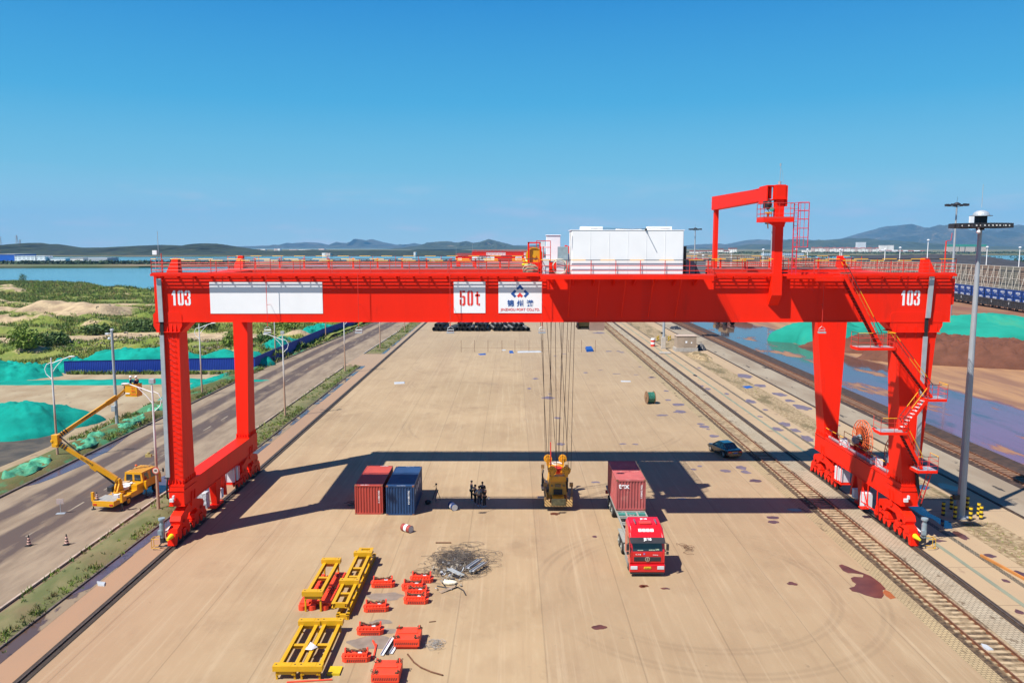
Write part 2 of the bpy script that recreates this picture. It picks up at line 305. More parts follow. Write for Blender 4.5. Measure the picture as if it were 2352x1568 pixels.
# ore yard: glossy wet red mud, sky reflection also painted in as near purple, drier tan ground towards the piles
k = NG('wet_mud_sky_tint'); wet = k.noise(.16, (1, .28, 1), 7, .6); tr = k.noise(.9, (1, .04, 1), 4)
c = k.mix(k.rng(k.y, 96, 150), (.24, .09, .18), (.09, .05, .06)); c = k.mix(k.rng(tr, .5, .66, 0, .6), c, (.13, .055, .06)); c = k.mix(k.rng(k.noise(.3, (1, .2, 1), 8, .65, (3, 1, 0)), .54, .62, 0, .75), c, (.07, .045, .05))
isl = k.rng(wet, .56, .62); c = k.mix(isl, c, (.34, .17, .085))
dry = k.rng(k.math('ADD', k.x, k.math('MULTIPLY', k.noise(.08, (1, .5, 1)), 14)), 77.5, 79.5)
c = k.mix(dry, c, k.mix(k.rng(k.noise(.35, (1, .12, 1), 6), .42, .62), (.44, .24, .11), (.26, .12, .06)))
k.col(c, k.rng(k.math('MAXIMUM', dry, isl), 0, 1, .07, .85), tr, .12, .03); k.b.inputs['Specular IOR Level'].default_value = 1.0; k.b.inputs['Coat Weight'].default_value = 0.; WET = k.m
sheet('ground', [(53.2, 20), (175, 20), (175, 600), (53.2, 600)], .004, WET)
k = NG('red_soil'); k.col(k.mix(k.rng(k.noise(.1, (1, .4, 1)), .4, .6), (.24, .10, .065), (.32, .17, .10)), .9, k.noise(2.), .3, .05)
sheet('ground', [(100, 205), (260, 150), (300, 600), (110, 600)], .008, k.m)
# road to the left
k = NG('muddy_asphalt')
xw = k.math('ADD', k.x, k.math('MULTIPLY', k.math('SUBTRACT', k.noise(.25, (1, .25, 1), 6), .5), 1.6))
xd = k.math('SUBTRACT', xw, k.rng(k.y, 150, 260, 0, 3.4))
b1 = k.math('MULTIPLY', k.rng(xd, -40.2, -39.8), k.rng(xd, -36.5, -36.9)); b2 = k.math('MULTIPLY', k.rng(xd, -44.0, -43.5), k.rng(xd, -41.6, -42.0))
asp = k.math('MAXIMUM', b1, b2)
n = k.noise(.7, (1, .22, 1), 7, .62); c = k.mix(k.rng(n, .4, .62), (.37, .305, .25), (.26, .205, .165))
c = k.mix(k.math('MULTIPLY', asp, k.rng(n, .66, .52, .2, 1)), c, (.11, .08, .078))
c = k.mix(k.rng(k.noise(.45, (1, .12, 1), 6, loc=(5, 5, 0)), .60, .68, 0, .6), c, (.17, .11, .08))
ds = k.math('MULTIPLY', k.rng(k.math('ABSOLUTE', k.math('ADD', k.x, k.rng(k.y, 150, 260, 38.0, 34.8))), .1, .06), k.math('LESS_THAN', k.math('FRACT', k.math('DIVIDE', k.y, 6.)), .42))
c = k.mix(k.math('MULTIPLY', ds, k.rng(n, .62, .45, .1, .6)), c, (.62, .58, .52))
k.col(c, .8, k.noise(7.), .25, .03); ROAD = k.m
sheet('road', [(-31.9, 20), (-46.2, 20), (-46.2, 150), (-42.6, 205), (-40.5, 260), (-38, 480), (-27.8, 480), (-29.5, 240), (-31.6, 150)], .004, ROAD)
sheet('pavement', [(-31.9, 149.5), (-27.8, 149.5), (-27.8, 166.5), (-31.5, 166.5)], .008, PINK)
# kerbs
def kerb(pts, wd=.16, h=.13, m=CONC):
    mb = MB()
    for a, b in zip(pts, pts[1:]): mb.bar((*a, h / 2), (*b, h / 2), wd, h)
    mb.build('kerb', m)['kind'] = 'structure'
KD = mat('dark_kerb', (.11, .085, .07), .9, var=.3, scale=2)
kerb([(-46.2, 20), (-46.2, 150), (-42.6, 205), (-40.5, 260), (-38.5, 430)], .22, .16, KD)
kerb([(-32.0, 20), (-31.9, 64), (-31.6, 149.5)], .16, .14, mat('pale_kerb', (.36, .28, .22), .9, var=.3, scale=2)); kerb([(-31.3, 166.5), (-29.6, 240), (-28, 400)], .16, .14)
kerb([(-29.1, 20), (-28.6, 66), (-28.7, 149)], .12, .12, KD)
# green verge, gently humped
def ridge_strip(name, pts, hh, m, seed=0, nx=7, step=1.2, bumpy=.12):
    mb = MB(); rows = []
    ys = []; 
    for (y0, a0, b0), (y1, a1, b1) in zip(pts, pts[1:]):
        n = max(1, int((y1 - y0) / step))
        for i in range(n): t = i / n; ys.append((y0 + (y1 - y0) * t, a0 + (a1 - a0) * t, b0 + (b1 - b0) * t))
    ys.append(pts[-1])
    V = []
    for j, (y, a, b) in enumerate(ys):
        e = min(1, j / 3, (len(ys) - 1 - j) / 3)
        for i in range(nx + 1):
            u = i / nx; x = a + (b - a) * u
            V.append((x, y, .02 + (hh * math.sin(math.pi * u) ** .6 * (.75 + .5 * noise.noise(Vector((x * .4 + seed, y * .15, 0)))) + bumpy * noise.noise(Vector((x, y * .8, seed))) * math.sin(math.pi * u)) * e))
    n = nx + 1; mb.add(V, [(j * n + i, j * n + i + 1, (j + 1) * n + i + 1, (j + 1) * n + i) for j in range(len(ys) - 1) for i in range(nx)])
    o = mb.build(name, m, smooth=True); o['kind'] = 'structure'; return o
k = NG('mossy_verge'); c = k.mix(k.rng(k.noise(.6, (1, .5, 1), 6), .4, .62), (.22, .215, .11), (.13, .16, .06)); c = k.mix(k.rng(k.noise(.25, loc=(3, 3, 0)), .55, .7, 0, .7), c, (.20, .15, .09)); k.col(c, .95, k.noise(6.), .5, .06); VERGE = k.m
ridge_strip('verge', [(20, -31.9, -29.2), (66, -31.4, -28.7), (149, -31.4, -28.8)], .28, VERGE, 1)
ridge_strip('verge', [(167, -30.9, -27.6), (240, -29.5, -27.0), (400, -28.0, -26.6)], .28, VERGE, 5)
k = NG('weedy_bank'); c = k.mix(k.rng(k.noise(.5, (1, .6, 1), 7), .4, .6), (.10, .13, .03), (.17, .15, .06)); c = k.mix(k.rng(k.noise(.22, (1, .5, 1), 5, loc=(8, 0, 0)), .52, .58, 0, .85), c, (.05, .30, .16)); k.col(c, .95, k.noise(5.), .6, .1); BANK = k.m
ridge_strip('bank', [(20, -53.5, -46.4), (70, -51.5, -46.4), (96, -50.8, -46.4), (112, -52, -46.4), (150, -47.2, -46.4)], .75, BANK, 9, 9)
ridge_strip('bank', [(150, -46.9, -46.35), (205, -43.9, -42.8), (260, -42.2, -40.7), (430, -40.5, -38.7)], .2, BANK, 11, 4, 3)
# sandy lot
k = NG('sandy_lot'); c = k.mix(k.rng(k.noise(.22, (1, .5, 1), 7), .38, .64), (.47, .41, .32), (.34, .26, .18)); c = k.mix(k.rng(k.noise(.9, (1, .6, 1), 6), .60, .68, 0, .6), c, (.18, .14, .10)); k.col(c, .95, k.noise(3.), .3, .06); SAND = k.m
sheet('ground', [(-50.5, 20), (-49.5, 96), (-50.5, 112), (-46.6, 141), (-100, 141), (-150, 120), (-150, 20)], .006, SAND)
k = NG('dark_lot'); k.col(k.mix(k.rng(k.noise(.5), .4, .6), (.055, .055, .06), (.11, .10, .095)), .9, k.noise(4.), .3, .05)
sheet('ground', [(-53.2, 60), (-52.4, 88), (-54.3, 97), (-60, 97.5), (-90, 97.5), (-90, 60)], .012, k.m)
# puddles
def blob(cx, cy, rx, ry, seed, n=26, jag=.35):
    return [(cx + rx * math.cos(a) * (1 + jag * noise.noise(Vector((math.cos(a) * 1.4 + seed, math.sin(a) * 1.4, seed * .7)))), cy + ry * math.sin(a) * (1 + jag * noise.noise(Vector((math.cos(a) * 1.4 + seed, math.sin(a) * 1.4, seed * .7))))) for a in [2 * math.pi * i / n for i in range(n)]]
PUD = mat('shallow_puddle', (.15, .11, .13), .45, var=.25, scale=1.5, spec=.3); PUDR = mat('rusty_puddle', (.10, .035, .022), .3, var=.3, scale=1.2)
def puddles(items, z, m, name='puddle'):
    mb = MB()
    for i, (px, py, rx, ry) in enumerate(items):
        x, y = g(px, py); mb.add([(a, b, z) for a, b in blob(x, y, rx * .8, ry * .72, i * 3.7 + rx, jag=.5)], [tuple(range(26))])
    mb.build(name, m)['kind'] = 'structure'
PL = [(1288, 1020, .55, .8), (1430, 1019, .5, .4), (1460, 1020, .4, .4), (1368, 1107, .55, .35), (1565, 1145, .7, .3)]
def zz(x0, y0, sc, a, b): return (x0 + a / sc) / 1.7415, (y0 + b / sc) / 1.7415
for a, b, rx, ry in ((20, 625, .8, .8), (155, 755, .5, .7), (175, 842, .5, .8), (270, 885, 1.1, 1.2), (285, 955, 1.0, 1.5), (110, 990, .9, .8), (490, 1075, .6, .7), (515, 1100, .8, 1), (560, 1125, .3, .4), (615, 1190, .8, 1), (480, 1480, .3, .4), (420, 1512, .35, .4), (730, 1527, .6, .8), (880, 1495, .7, .9), (920, 1540, .55, .8), (915, 612, 1.6, 3), (1060, 705, 1.2, 2.2), (1250, 790, 1.2, 2), (1350, 850, .8, 1.6), (1475, 915, 1.4, 2.5), (970, 855, .9, 2), (1115, 937, .5, 1), (1065, 1003, .45, .7), (1305, 1075, .8, 1.7), (1225, 1125, .8, 1.4), (1405, 1135, .6, 1.4), (1520, 1215, .8, 2), (740, 783, .4, 1), (560, 735, .5, 1.2), (500, 707, .4, 1), (435, 607, .4, 1.4), (475, 535, .4, 1), (90, 240, 2.5, 5), (1810, 1085, .4, .7)):
    PL.append((*zz(2600, 1250, 2.412, a, b), rx, ry))
for a, b, rx, ry in ((1445, 238, 2, 2.5), (1075, 707, 1.1, 1.4), (980, 568, .6, 1.1), (935, 640, .4, .8), (1085, 678, .4, .5), (1140, 852, .6, .7), (1125, 405, .5, .6), (1510, 370, 1.0, 1.0), (1605, 378, .6, 1), (1580, 370, .5, 1), (1345, 525, .5, .9), (1565, 533, 1.1, .5), (1710, 540, .6, .4), (1820, 557, .5, .6), (1735, 482, .4, .5), (2135, 545, .4, 1), (1190, 390, .8, .5), (1450, 506, .5, .3), (1165, 487, .35, .4)):
    PL.append((*zz(1600, 1200, 1.8092, a, b), rx, ry))
puddles(PL, .0125, PUD)
puddles([(1275, 1180, .5, .45), (1375, 1440, .55, .4), (1480, 1345, .35, .25), (1528, 1351, .35, .2), (1365, 1232, .3, .3), (1475, 1347, .3, .2)] + [(*zz(2900, 1900, 1.887, a, b), rx, ry) for a, b, rx, ry in ((505, 818, .45, .35), (360, 318, .6, .5), (362, 352, .6, .5), (225, 42, .7, .7), (1615, 495, .6, .35), (2000, 608, .5, .5), (2115, 797, .3, .4), (2220, 1032, .3, .45), (2240, 750, .6, 1.0), (1695, 92, 1.0, 1.6), (1775, 455, .6, 1.2), (525, 262, .7, .6))], .0125, PUDR)
def ptsheet(name, pts, z, m, q=None): return sheet(name, [g(*(p if q is None else zz(*q, *p))) for p in pts], z, m)
ptsheet('puddle', [(858, 680), (880, 672), (930, 690), (985, 715), (1050, 740), (1100, 760), (1170, 810), (1215, 858), (1190, 868), (1200, 905), (1180, 930), (1130, 925), (1060, 905), (1010, 885), (960, 875), (935, 850), (975, 840), (990, 820), (960, 800), (948, 775), (975, 765), (1040, 770), (1045, 750), (980, 740), (930, 738), (890, 720)], .013, PUDR, (2900, 1900, 1.887))
ptsheet('puddle', [(1205, 862), (1245, 880), (1290, 925), (1250, 935), (1215, 912), (1190, 885)], .0135, mat('rust_stain', (.28, .09, .03), .35, var=.2), (2900, 1900, 1.887))
PB = mat('sky_puddle', (.03, .05, .10), .04, var=.1, spec=1.0)
ptsheet('puddle', [(1420, 195), (1500, 245), (1550, 290), (1640, 335), (1705, 352), (1715, 405), (1660, 400), (1570, 330), (1480, 300), (1390, 240), (1370, 215)], .0135, PB, (2900, 1900, 1.887))
ptsheet('puddle', [(1460, 75), (1500, 70), (1550, 95), (1520, 112), (1470, 105)], .0135, PB, (2900, 1900, 1.887))
MUDW = mat('muddy_ditch_water', (.085, .06, .075), .2, var=.2, scale=.8)
k = NG('damp_gutter'); c = k.mix(k.rng(k.noise(.6, (1, .4, 1), 6), .5, .54), (.12, .08, .07), (.30, .24, .19)); k.col(c, k.rng(k.noise(.6, (1, .4, 1), 6), .5, .54, .15, .85)); GUT = k.m
strip('drain', -29.05, -27.8, 20, 149.5, .012, GUT); sheet('water', [(-28.95, 49), (-27.95, 50.5), (-27.85, 60), (-27.82, 66), (-28.3, 69), (-28.65, 72), (-28.6, 64)], .02, MUDW)
strip('drain', -27.8, -26.9, 166.5, 400, .012, GUT)
for pts in ([(-36.2, 71.5), (-33.6, 70.6), (-32.2, 69.5), (-32.15, 72), (-33.4, 77), (-34.2, 77)], [(-46.0, 73), (-45.3, 74), (-44.9, 76), (-44.7, 78), (-44.4, 81), (-44.8, 83), (-44.7, 86), (-45.2, 89), (-45.7, 92), (-46.0, 94)], [(-29.0, 71), (-27.9, 71), (-27.0, 74), (-27.2, 79), (-28.9, 80)]): sheet('puddle', pts, .016, MUDW)
# rails
RAILM = mat('rail_steel', (.20, .085, .045), .55, metal=.3, var=.25, scale=3); RAILD = mat('crane_rail_steel', (.16, .11, .08), .4, metal=.5, var=.3, scale=2)
TRD = mat('rail_trench', (.04, .027, .02), .95, var=.3, scale=3)
def rail(x, y0=20, y1=500, m=RAILM, h=.14):
    mb = MB(); mb.box(x - .07, x + .07, y0, y1, 0, .03); mb.box(x - .012, x + .012, y0, y1, .03, h - .04); mb.box(x - .035, x + .035, y0, y1, h - .04, h)
    return mb
for nm, x in (('crane_rail', -25.65), ('crane_rail', 30.35)):
    strip('ground', x - .33, x + .36, 20, 600, .013, TRD); rail(x, 20, 560, RAILD, .11).build(nm, RAILD)['kind'] = 'structure'
strip('ground', 42.55, 43.0, 20, 600, .009, TRD); rail(42.78, 20, 560, RAILD, .1).build('crane_rail', RAILD)['kind'] = 'structure'
k = NG('concrete_sleeper'); k.col(k.mix(k.rng(k.noise(1.6), .46, .56), (.56, .46, .35), (.36, .28, .2)), .9); SLP = k.m
def track(x0, x1, m, over=.45, sp=.6, y1=420):
    for x in (x0, x1): rail(x, 20, 560, RAILM, .2).build('rail', RAILM)['kind'] = 'structure'
    mb = MB(); y = 30.
    while y < y1:
        a = over * random.uniform(.85, 1.05); mb.box(x0 - a * random.uniform(.3, 1), x1 + a, y, y + .27, .0, .05 + random.uniform(-.008, .008)); y += sp * (1 if y < 200 else 2)
    mb.build('sleepers', m)['kind'] = 'structure'
track(26.35, 27.85, SLP, .3); track(48.75, 50.3, mat('brown_sleeper', (.22, .12, .07), .9, var=.3), .4)
track(55.8, 57.3, MATS['brown_sleeper'], .3, 1.2, 100) if False else None
# far shores
k = NG('far_meadow'); k.col(k.mix(k.rng(k.noise(.012, (1, .5, 1), 6), .4, .6), (.10, .14, .05), (.24, .20, .13)), .95); MEAD = k.m
def slab(name, pts, z0, z1, m): 
    mb = MB(); mb.prism(pts, 'z', z0, z1); o = mb.build(name, m); o['kind'] = 'structure'; return o
slab('shore', [(-1100, 860), (-585, 885), (-420, 900), (-330, 960), (-250, 1060), (-40, 1110), (60, 1120), (400, 1190), (1200, 1250), (1200, 1290), (400, 1270), (60, 1180), (-250, 1150), (-420, 1190), (-1100, 1260)], -2, .4, MEAD)
slab('land', [(-200, 2050), (300, 1950), (900, 2050), (1700, 2150), (5200, 2300), (5200, 7500), (-800, 7500), (-500, 3000)], -2, .5, MEAD)
slab('land', [(-3200, 1750), (-1300, 1800), (-600, 1900), (-350, 2100), (-300, 7500), (-3200, 7500)], -2, .5, MEAD)
slab('shore', [(700, 1250), (900, 1300), (1500, 1350), (2300, 1400), (2300, 600), (700, 600)], -2, -.03, MEAD)

damp = mat('damp_concrete', (.20, .16, .125), .7, var=.2, scale=1.5)
for i, (x, y, rx, ry) in enumerate(((-8.0, 43.2, 1.3, .7), (-8.2, 49.3, 1.0, .6), (-8.0, 45.7, .7, .35), (-7.3, 44.6, .5, .3))): sheet('damp_patch', blob(x, y, rx, ry, i * 2.3, 30, .5), .009 + i * .001, damp)
NETL = mat('faded_green_net', (.05, .27, .15), .7, var=.3, scale=.8, dirt=((.09, .13, .04), .35, .9), bump=1., bscale=2.5)
# ================================================================ hills
def hill_mat(name, a, b, rock=None, sc=.004):
    k = NG(name); c = k.mix(k.rng(k.noise(sc, (1, 1, 1.5), 8, .62), .40, .60), a, b)
    if rock: c = k.mix(k.rng(k.noise(sc * 1.6, (1, 1, 1.5), 9, .7, (5, 1, 0)), .60, .68), c, rock)
    return k.col(c, .95)
def Z(x0, y0, sc, pts): return [zz(x0, y0, sc, a, b) for a, b in pts]
def ridge(name, prof, D, m, depth, rough=.12, sub=7, rows=14, base=0.):
    P_ = []
    for (a, b), (c, d) in zip(prof, prof[1:]):
        for i in range(sub): t = i / sub; P_.append((a + (c - a) * t, b + (d - b) * t))
    P_.append(prof[-1]); V = []
    W = [atY(a, b, D) for a, b in P_]; sc = (W[-1][0] - W[0][0]) / len(W)
    for (x, z) in W:
        z = z + rough * .3 * max(z, 10) * (noise.noise(Vector((x / sc * .5, D, 0))) + .8 * noise.noise(Vector((x / sc * 1.3, D, 3)))) * .8
        for j in range(rows + 1):
            t = j / rows
            if t <= .7: f = t / .7; y = D - depth * (1 - f); h = z * f ** .85; h += z * rough * math.sin(f * math.pi) * (noise.noise(Vector((x / sc * .35, f * 3, D))) * 2.0 + 1.6 * noise.noise(Vector((x / sc * 1.1, f * 6, D))))
            else: f = (t - .7) / .3; y = D + depth * .6 * f; h = z * (1 - f)
            V.append((x, y, h + base))
    n = rows + 1; mb = MB(); mb.add(V, [(j * n + i, (j + 1) * n + i, (j + 1) * n + i + 1, j * n + i + 1) for j in range(len(W) - 1) for i in range(rows)])
    mb.build(name, m)['kind'] = 'structure'
HL = hill_mat('left_hill', (.006, .018, .012), (.030, .054, .02), (.16, .10, .06), .02)
ridge('hills', [(-60, 587), (-40, 584)] + Z(0, 900, 3.36, [(-120, 262), (0, 265), (180, 283), (320, 275), (400, 250), (515, 232), (600, 245), (690, 255), (740, 250), (850, 265), (1000, 292), (1080, 300), (1300, 300), (1500, 298), (1800, 282), (2150, 260), (2300, 268)]) + Z(600, 950, 2.138, [(60, 62), (130, 60), (350, 70), (450, 45), (560, 48), (680, 66), (800, 85), (1000, 113), (1150, 110), (1350, 104), (1600, 108), (1900, 105), (2200, 108), (2352, 104)]) + [(1010, 575), (1060, 574), (1130, 575), (1200, 577), (1330, 577), (1345, 586)], 2500, HL, 520, .10)
HB = hill_mat('blue_mountain', (.035, .05, .035), (.10, .10, .075), (.26, .21, .17), .0016)
ridge('hills', [(470, 577)] + Z(600, 950, 2.138, [(700, 104), (800, 90), (860, 72), (930, 75), (1050, 70), (1250, 65), (1350, 38), (1450, 45), (1520, 80), (1600, 80), (1700, 50), (1850, 25), (1900, 12), (2000, 40), (2150, 70), (2260, 45), (2352, 65)]) + [(1240, 563), (1330, 573), (1400, 577)], 13000, HB, 2600, .25)
HM = hill_mat('green_mountain', (.025, .045, .022), (.06, .08, .04), (.20, .16, .10), .003)
ridge('hills', [(880, 580)] + Z(1700, 850, 1.96, [(-120, 275), (0, 250), (80, 228), (180, 222), (240, 235), (320, 220), (390, 240), (500, 205), (600, 230), (700, 258), (800, 265), (900, 248), (960, 270), (1100, 280)]) + [(1400, 576), (1480, 576), (1560, 574)] + Z(2750, 600, 1.747, [(0, 690), (200, 690), (380, 680), (450, 655), (520, 670), (600, 680), (680, 640), (720, 620), (790, 622), (900, 635), (960, 628), (1150, 610), (1240, 622), (1350, 630), (1500, 650), (1700, 662), (1900, 668), (2352, 672)]) + [(2420, 575), (2600, 576)], 7500, HM, 1700, .16)
ridge('hills', Z(2750, 600, 1.747, [(-200, 680), (0, 665), (130, 655), (250, 668), (330, 650), (430, 625), (560, 635), (610, 650), (720, 655), (900, 650), (1050, 630), (1130, 612), (1200, 585), (1290, 555), (1370, 535), (1420, 532), (1490, 552), (1560, 545), (1650, 565), (1800, 575), (1900, 580), (2050, 555), (2130, 540), (2190, 545), (2270, 575), (2352, 565), (2450, 585), (2600, 600)]), 12500, HB, 3600, .30, 7, 22)
# ================================================================ waste land to the left of the road
SH = [g(0, 645), g(43, 647), g(129, 647), g(215, 648), g(236, 654), g(269, 662), g(355, 666), g(600, 674), g(900, 690)]
def shoreY(x):
    if x <= SH[0][0]: return SH[0][1] + 15 * noise.noise(Vector((x * .02, 0, 0)))
    for (a, b), (c, d) in zip(SH, SH[1:]):
        if x <= c: return b + (d - b) * (x - a) / (c - a) + 5 * noise.noise(Vector((x * .08, 3, 0)))
    return SH[-1][1]
mx0, my0 = g(80, 724); mx1, my1 = g(285, 724)
HUMPS = []
for i in range(60): HUMPS.append((random.uniform(-150, -50), random.uniform(156, 240), random.uniform(3, 9), random.uniform(1.5, 4), random.uniform(.6, 1.9)))
for i in range(55): HUMPS.append((random.uniform(-330, -60), random.uniform(200, 420), random.uniform(6, 22), random.uniform(3, 9), random.uniform(.5, 2.2)))
def gz(x, y):
    h = 1.0 * noise.fractal(Vector((x * .02, y * .03, 0)), 1.0, 2.1, 4) + .45 * noise.fractal(Vector((x * .12, y * .12, 5)), 1.0, 2.1, 4)
    d = 0.
    for hx, hy, rx, ry, hh in HUMPS:
        u = ((x - hx) / rx) ** 2 + ((y - hy) / ry) ** 2
        if u < 4: q = math.exp(-u * 1.3); h += hh * q * (1 + .5 * noise.noise(Vector((x * .3, y * .3, 1)))); d = max(d, q * (.9 if hh > 1.75 else .25))
    # long dirt bank
    t = (x - mx0) / (mx1 - mx0 + 1e-6)
    if -.15 < t < 1.25:
        yc = 258 + 6 * math.sin(t * 5); e = math.exp(-((y - yc) / 11) ** 2) * max(0, min(1, (t + .15) * 5)) * max(0, min(1, (1.25 - t) * 4)) * (.75 + .4 * noise.noise(Vector((x * .05, 2, 0))))
        h += 4.8 * e * (1 + .22 * noise.noise(Vector((x * .35, y * .06, 1))) + .22 * noise.noise(Vector((x * .09, 4, 1))) - .12 * abs(noise.noise(Vector((x * .6, y * .1, 1))))); d = max(d, min(1, e * 1.8))
    e = math.exp(-((y - 300 - x * .05) / 5) ** 2) * (.5 if x < -90 else 0); h += 2 * e; d = max(d, e)
    # dirt track
    tr = math.exp(-((y - (190 + 4 * math.sin(x * .05))) / 8.0) ** 2) * max(0, min(1, (-x - 52) / 12)); h = h * (1 - tr) ; d = max(d, tr * .95)
    sY = shoreY(x); k_ = max(0, min(1, (sY - y) / 14)); h = (h + .4) * k_ - 2.2 * (1 - k_)
    b = max(0, min(1, (y - 146) / 8)); h = max(h, -.9) if k_ > .9 else h
    return h * b + .02, d
mb = MB(); xs = []; x = -47.6
while x > -460: xs.append(x); x -= .9 + (-x - 47) * .011
ys = []; y = 143.
while y < 640: ys.append(y); y += .9 + (y - 143) * .013
V = []; D = []
for y in ys:
    for x in xs:
        xe = x + max(0, min(1, (y - 150) / 110)) * 6.5 * max(0, 1 - (-47.6 - x) / 60)
        h, d = gz(xe, y); V.append((xe, y, h)); D.append(min(1, d))
n = len(xs); mb.add(V, [(j * n + i, (j + 1) * n + i, (j + 1) * n + i + 1, j * n + i + 1) for j in range(len(ys) - 1) for i in range(n - 1)])
k = NG('weedy_waste_land'); at = k.t.nodes.new('ShaderNodeAttribute'); at.attribute_name = 'soil'
gr = k.mix(k.rng(k.noise(.09, (1, .7, 1), 7), .36, .62), (.11, .165, .018), (.20, .215, .048)); gr = k.mix(k.rng(k.noise(.3, loc=(2, 2, 0)), .55, .7, 0, .7), gr, (.06, .105, .02))
so_ = k.mix(k.rng(k.noise(.25, (1, 1, 2), 7), .4, .62), (.44, .34, .23), (.28, .205, .14))
f = k.math('ADD', at.outputs['Fac'], k.math('MULTIPLY', k.math('SUBTRACT', k.noise(.22, (1, .8, 1), 8, .65), .5), 2.4)); f = k.rng(f, .30, .55)
k.col(k.mix(f, gr, so_), .95, k.noise(1.5, detail=8), .8, .5, gain=(1.0, .98, .85))
o = mb.build('waste_land', k.m, smooth=True); o['kind'] = 'structure'
ca = o.data.color_attributes.new('soil', 'FLOAT_COLOR', 'POINT'); ca.data.foreach_set('color', [c for d in D for c in (d, d, d, 1)])
LEAF = mat('weed_leaves', (.14, .20, .022), .7, var=.45, scale=.35); LEAFD = mat('bush_leaves', (.06, .11, .018), .7, var=.4, scale=.5); REED = mat('reed_leaves', (.12, .19, .035), .7, var=.3, scale=.2); DRYG = mat('dry_grass', (.19, .15, .05), .8, var=.4, scale=.6)
sheet('water', [(-170, 199), (-125, 199), (-105, 203), (-96, 208), (-105, 211), (-130, 213), (-175, 212)], .16, mat('brown_pond', (.10, .075, .03), .08, var=.2))
tf = MB(); cnt = 0
while cnt < 12500:
    x = random.uniform(-420, -46); y = 147 + random.random() ** 1.4 * 440
    if x < -(y * .66): continue
    h, d = gz(x, y)
    if d > .35 or h < -.5 or noise.noise(Vector((x * .06, y * .06, 9))) < -.3 : continue
    s = .35 + y * .0022; tf.tuft((x, y, h - .05), s * 1.6, s * 1.05, 9, random.choice((0, 0, 1, 2))); cnt += 1
tag(tf.build('weeds', [LEAF, LEAFD, DRYG]), 'green and straw coloured weeds over the waste land', 'weeds', kind='stuff')
rd = MB()
for i in range(1500):
    x, y = random.uniform(-200, -85), 0; y = 226 + (x + 120) * -.06 + random.gauss(0, 6); rd.tuft((x, y, -.1), 1.2, 2.0, 7)
tag(rd.build('reeds', REED), 'tall green reeds behind the brown pond', 'reeds', kind='stuff')
vg = MB()
def edge_tufts(x0f, x1f, y0, y1, n, s, zb=.15):
    for i in range(n):
        y = y0 + (y1 - y0) * random.random(); 
        if noise.noise(Vector((y * .12, x0f, 3))) < -.15: continue
        x = random.uniform(x0f, x1f); vg.tuft((x, y, zb), s, s * random.uniform(.8, 1.6), 7, random.choice((0, 0, 1, 2)))
edge_tufts(-29.7, -28.8, 30, 149, 900, .22); edge_tufts(-31.8, -31.4, 30, 149, 260, .2, .08); edge_tufts(-31, -29, 66, 149, 420, .22, .25); edge_tufts(-31.3, -28, 30, 149, 220, .15, .25)
edge_tufts(-30.2, -27.4, 168, 300, 700, .3); edge_tufts(-51.5, -46.5, 40, 112, 3200, .3, .3); edge_tufts(-50, -46.5, 112, 150, 700, .35, .2); edge_tufts(-46.5, -45.9, 141, 150, 80, .4, .1)
for i in range(260): y = random.uniform(150, 330); x = -46.5 + (y - 150) / 55 * 3.5 if y < 205 else -43 + (y - 205) / 55 * 2; vg.tuft((x + random.uniform(-.6, .3), y, .1), .4, .6, 8, random.choice((0, 1, 2)))
for i in range(160): vg.tuft((random.uniform(-79, -50), 139.4 + random.random() * .8, 0), .4, .8, 9, random.choice((0, 0, 1)))
tag(vg.build('verge_grass', [LEAF, LEAFD, DRYG]), 'scrubby grass growing along the kerbs and banks of the road', 'grass', kind='stuff')
gv = MB()
for i in range(500):
    y = random.choice((random.uniform(40, 63), random.uniform(69, 165))); gv.tuft((random.uniform(36.4, 39.4), y, 0), .12, .14, 5, random.choice((0, 1)))
tag(gv.build('gravel_weeds', [DRYG, LEAF]), 'sparse dry weeds in the gravel bed beside the crane rails', 'weeds', kind='stuff')
# rubble: piles of broken stone
STONE = mat('broken_stone', (.24, .20, .15), .9, var=.3, scale=2)
def rock(mb, c, r):
    n0 = len(mb.v); mb.ball((0, 0, 0), r, 6, 4, (random.uniform(.8, 1.4), random.uniform(.7, 1.1), random.uniform(.5, .9)))
    a = random.uniform(0, 6.28); ca_, sa = math.cos(a), math.sin(a)
    for i in range(n0, len(mb.v)):
        x, y, z = mb.v[i]; f = 1 + .5 * noise.noise(Vector((x * 2 / r + c[0], y * 2 / r + c[1], z * 2 / r))); x *= f; y *= f; z *= f; mb.v[i] = (c[0] + x * ca_ - y * sa, c[1] + x * sa + y * ca_, c[2] + z)
rb = MB()
for px, py, n, s in ((700, 830, 90, 6), (800, 812, 110, 7), (770, 790, 60, 6), (620, 790, 60, 5), (1300, 0, 0, 0), (310, 800, 60, 7), (290, 778, 40, 4), (255, 805, 50, 6), (195, 800, 40, 4), (340, 730, 40, 8)):
    cx, cy = g(px if px < 360 else 370 + (px - 600) * .9, py)
    for i in range(n): x, y = cx + random.gauss(0, s), cy + random.gauss(0, s * .7); rock(rb, (x, y, gz(x, y)[0] + .1), random.uniform(.08, .38))
tag(rb.build('rubble', STONE), 'pale broken stones strewn over the waste land', 'rubble', kind='stuff')
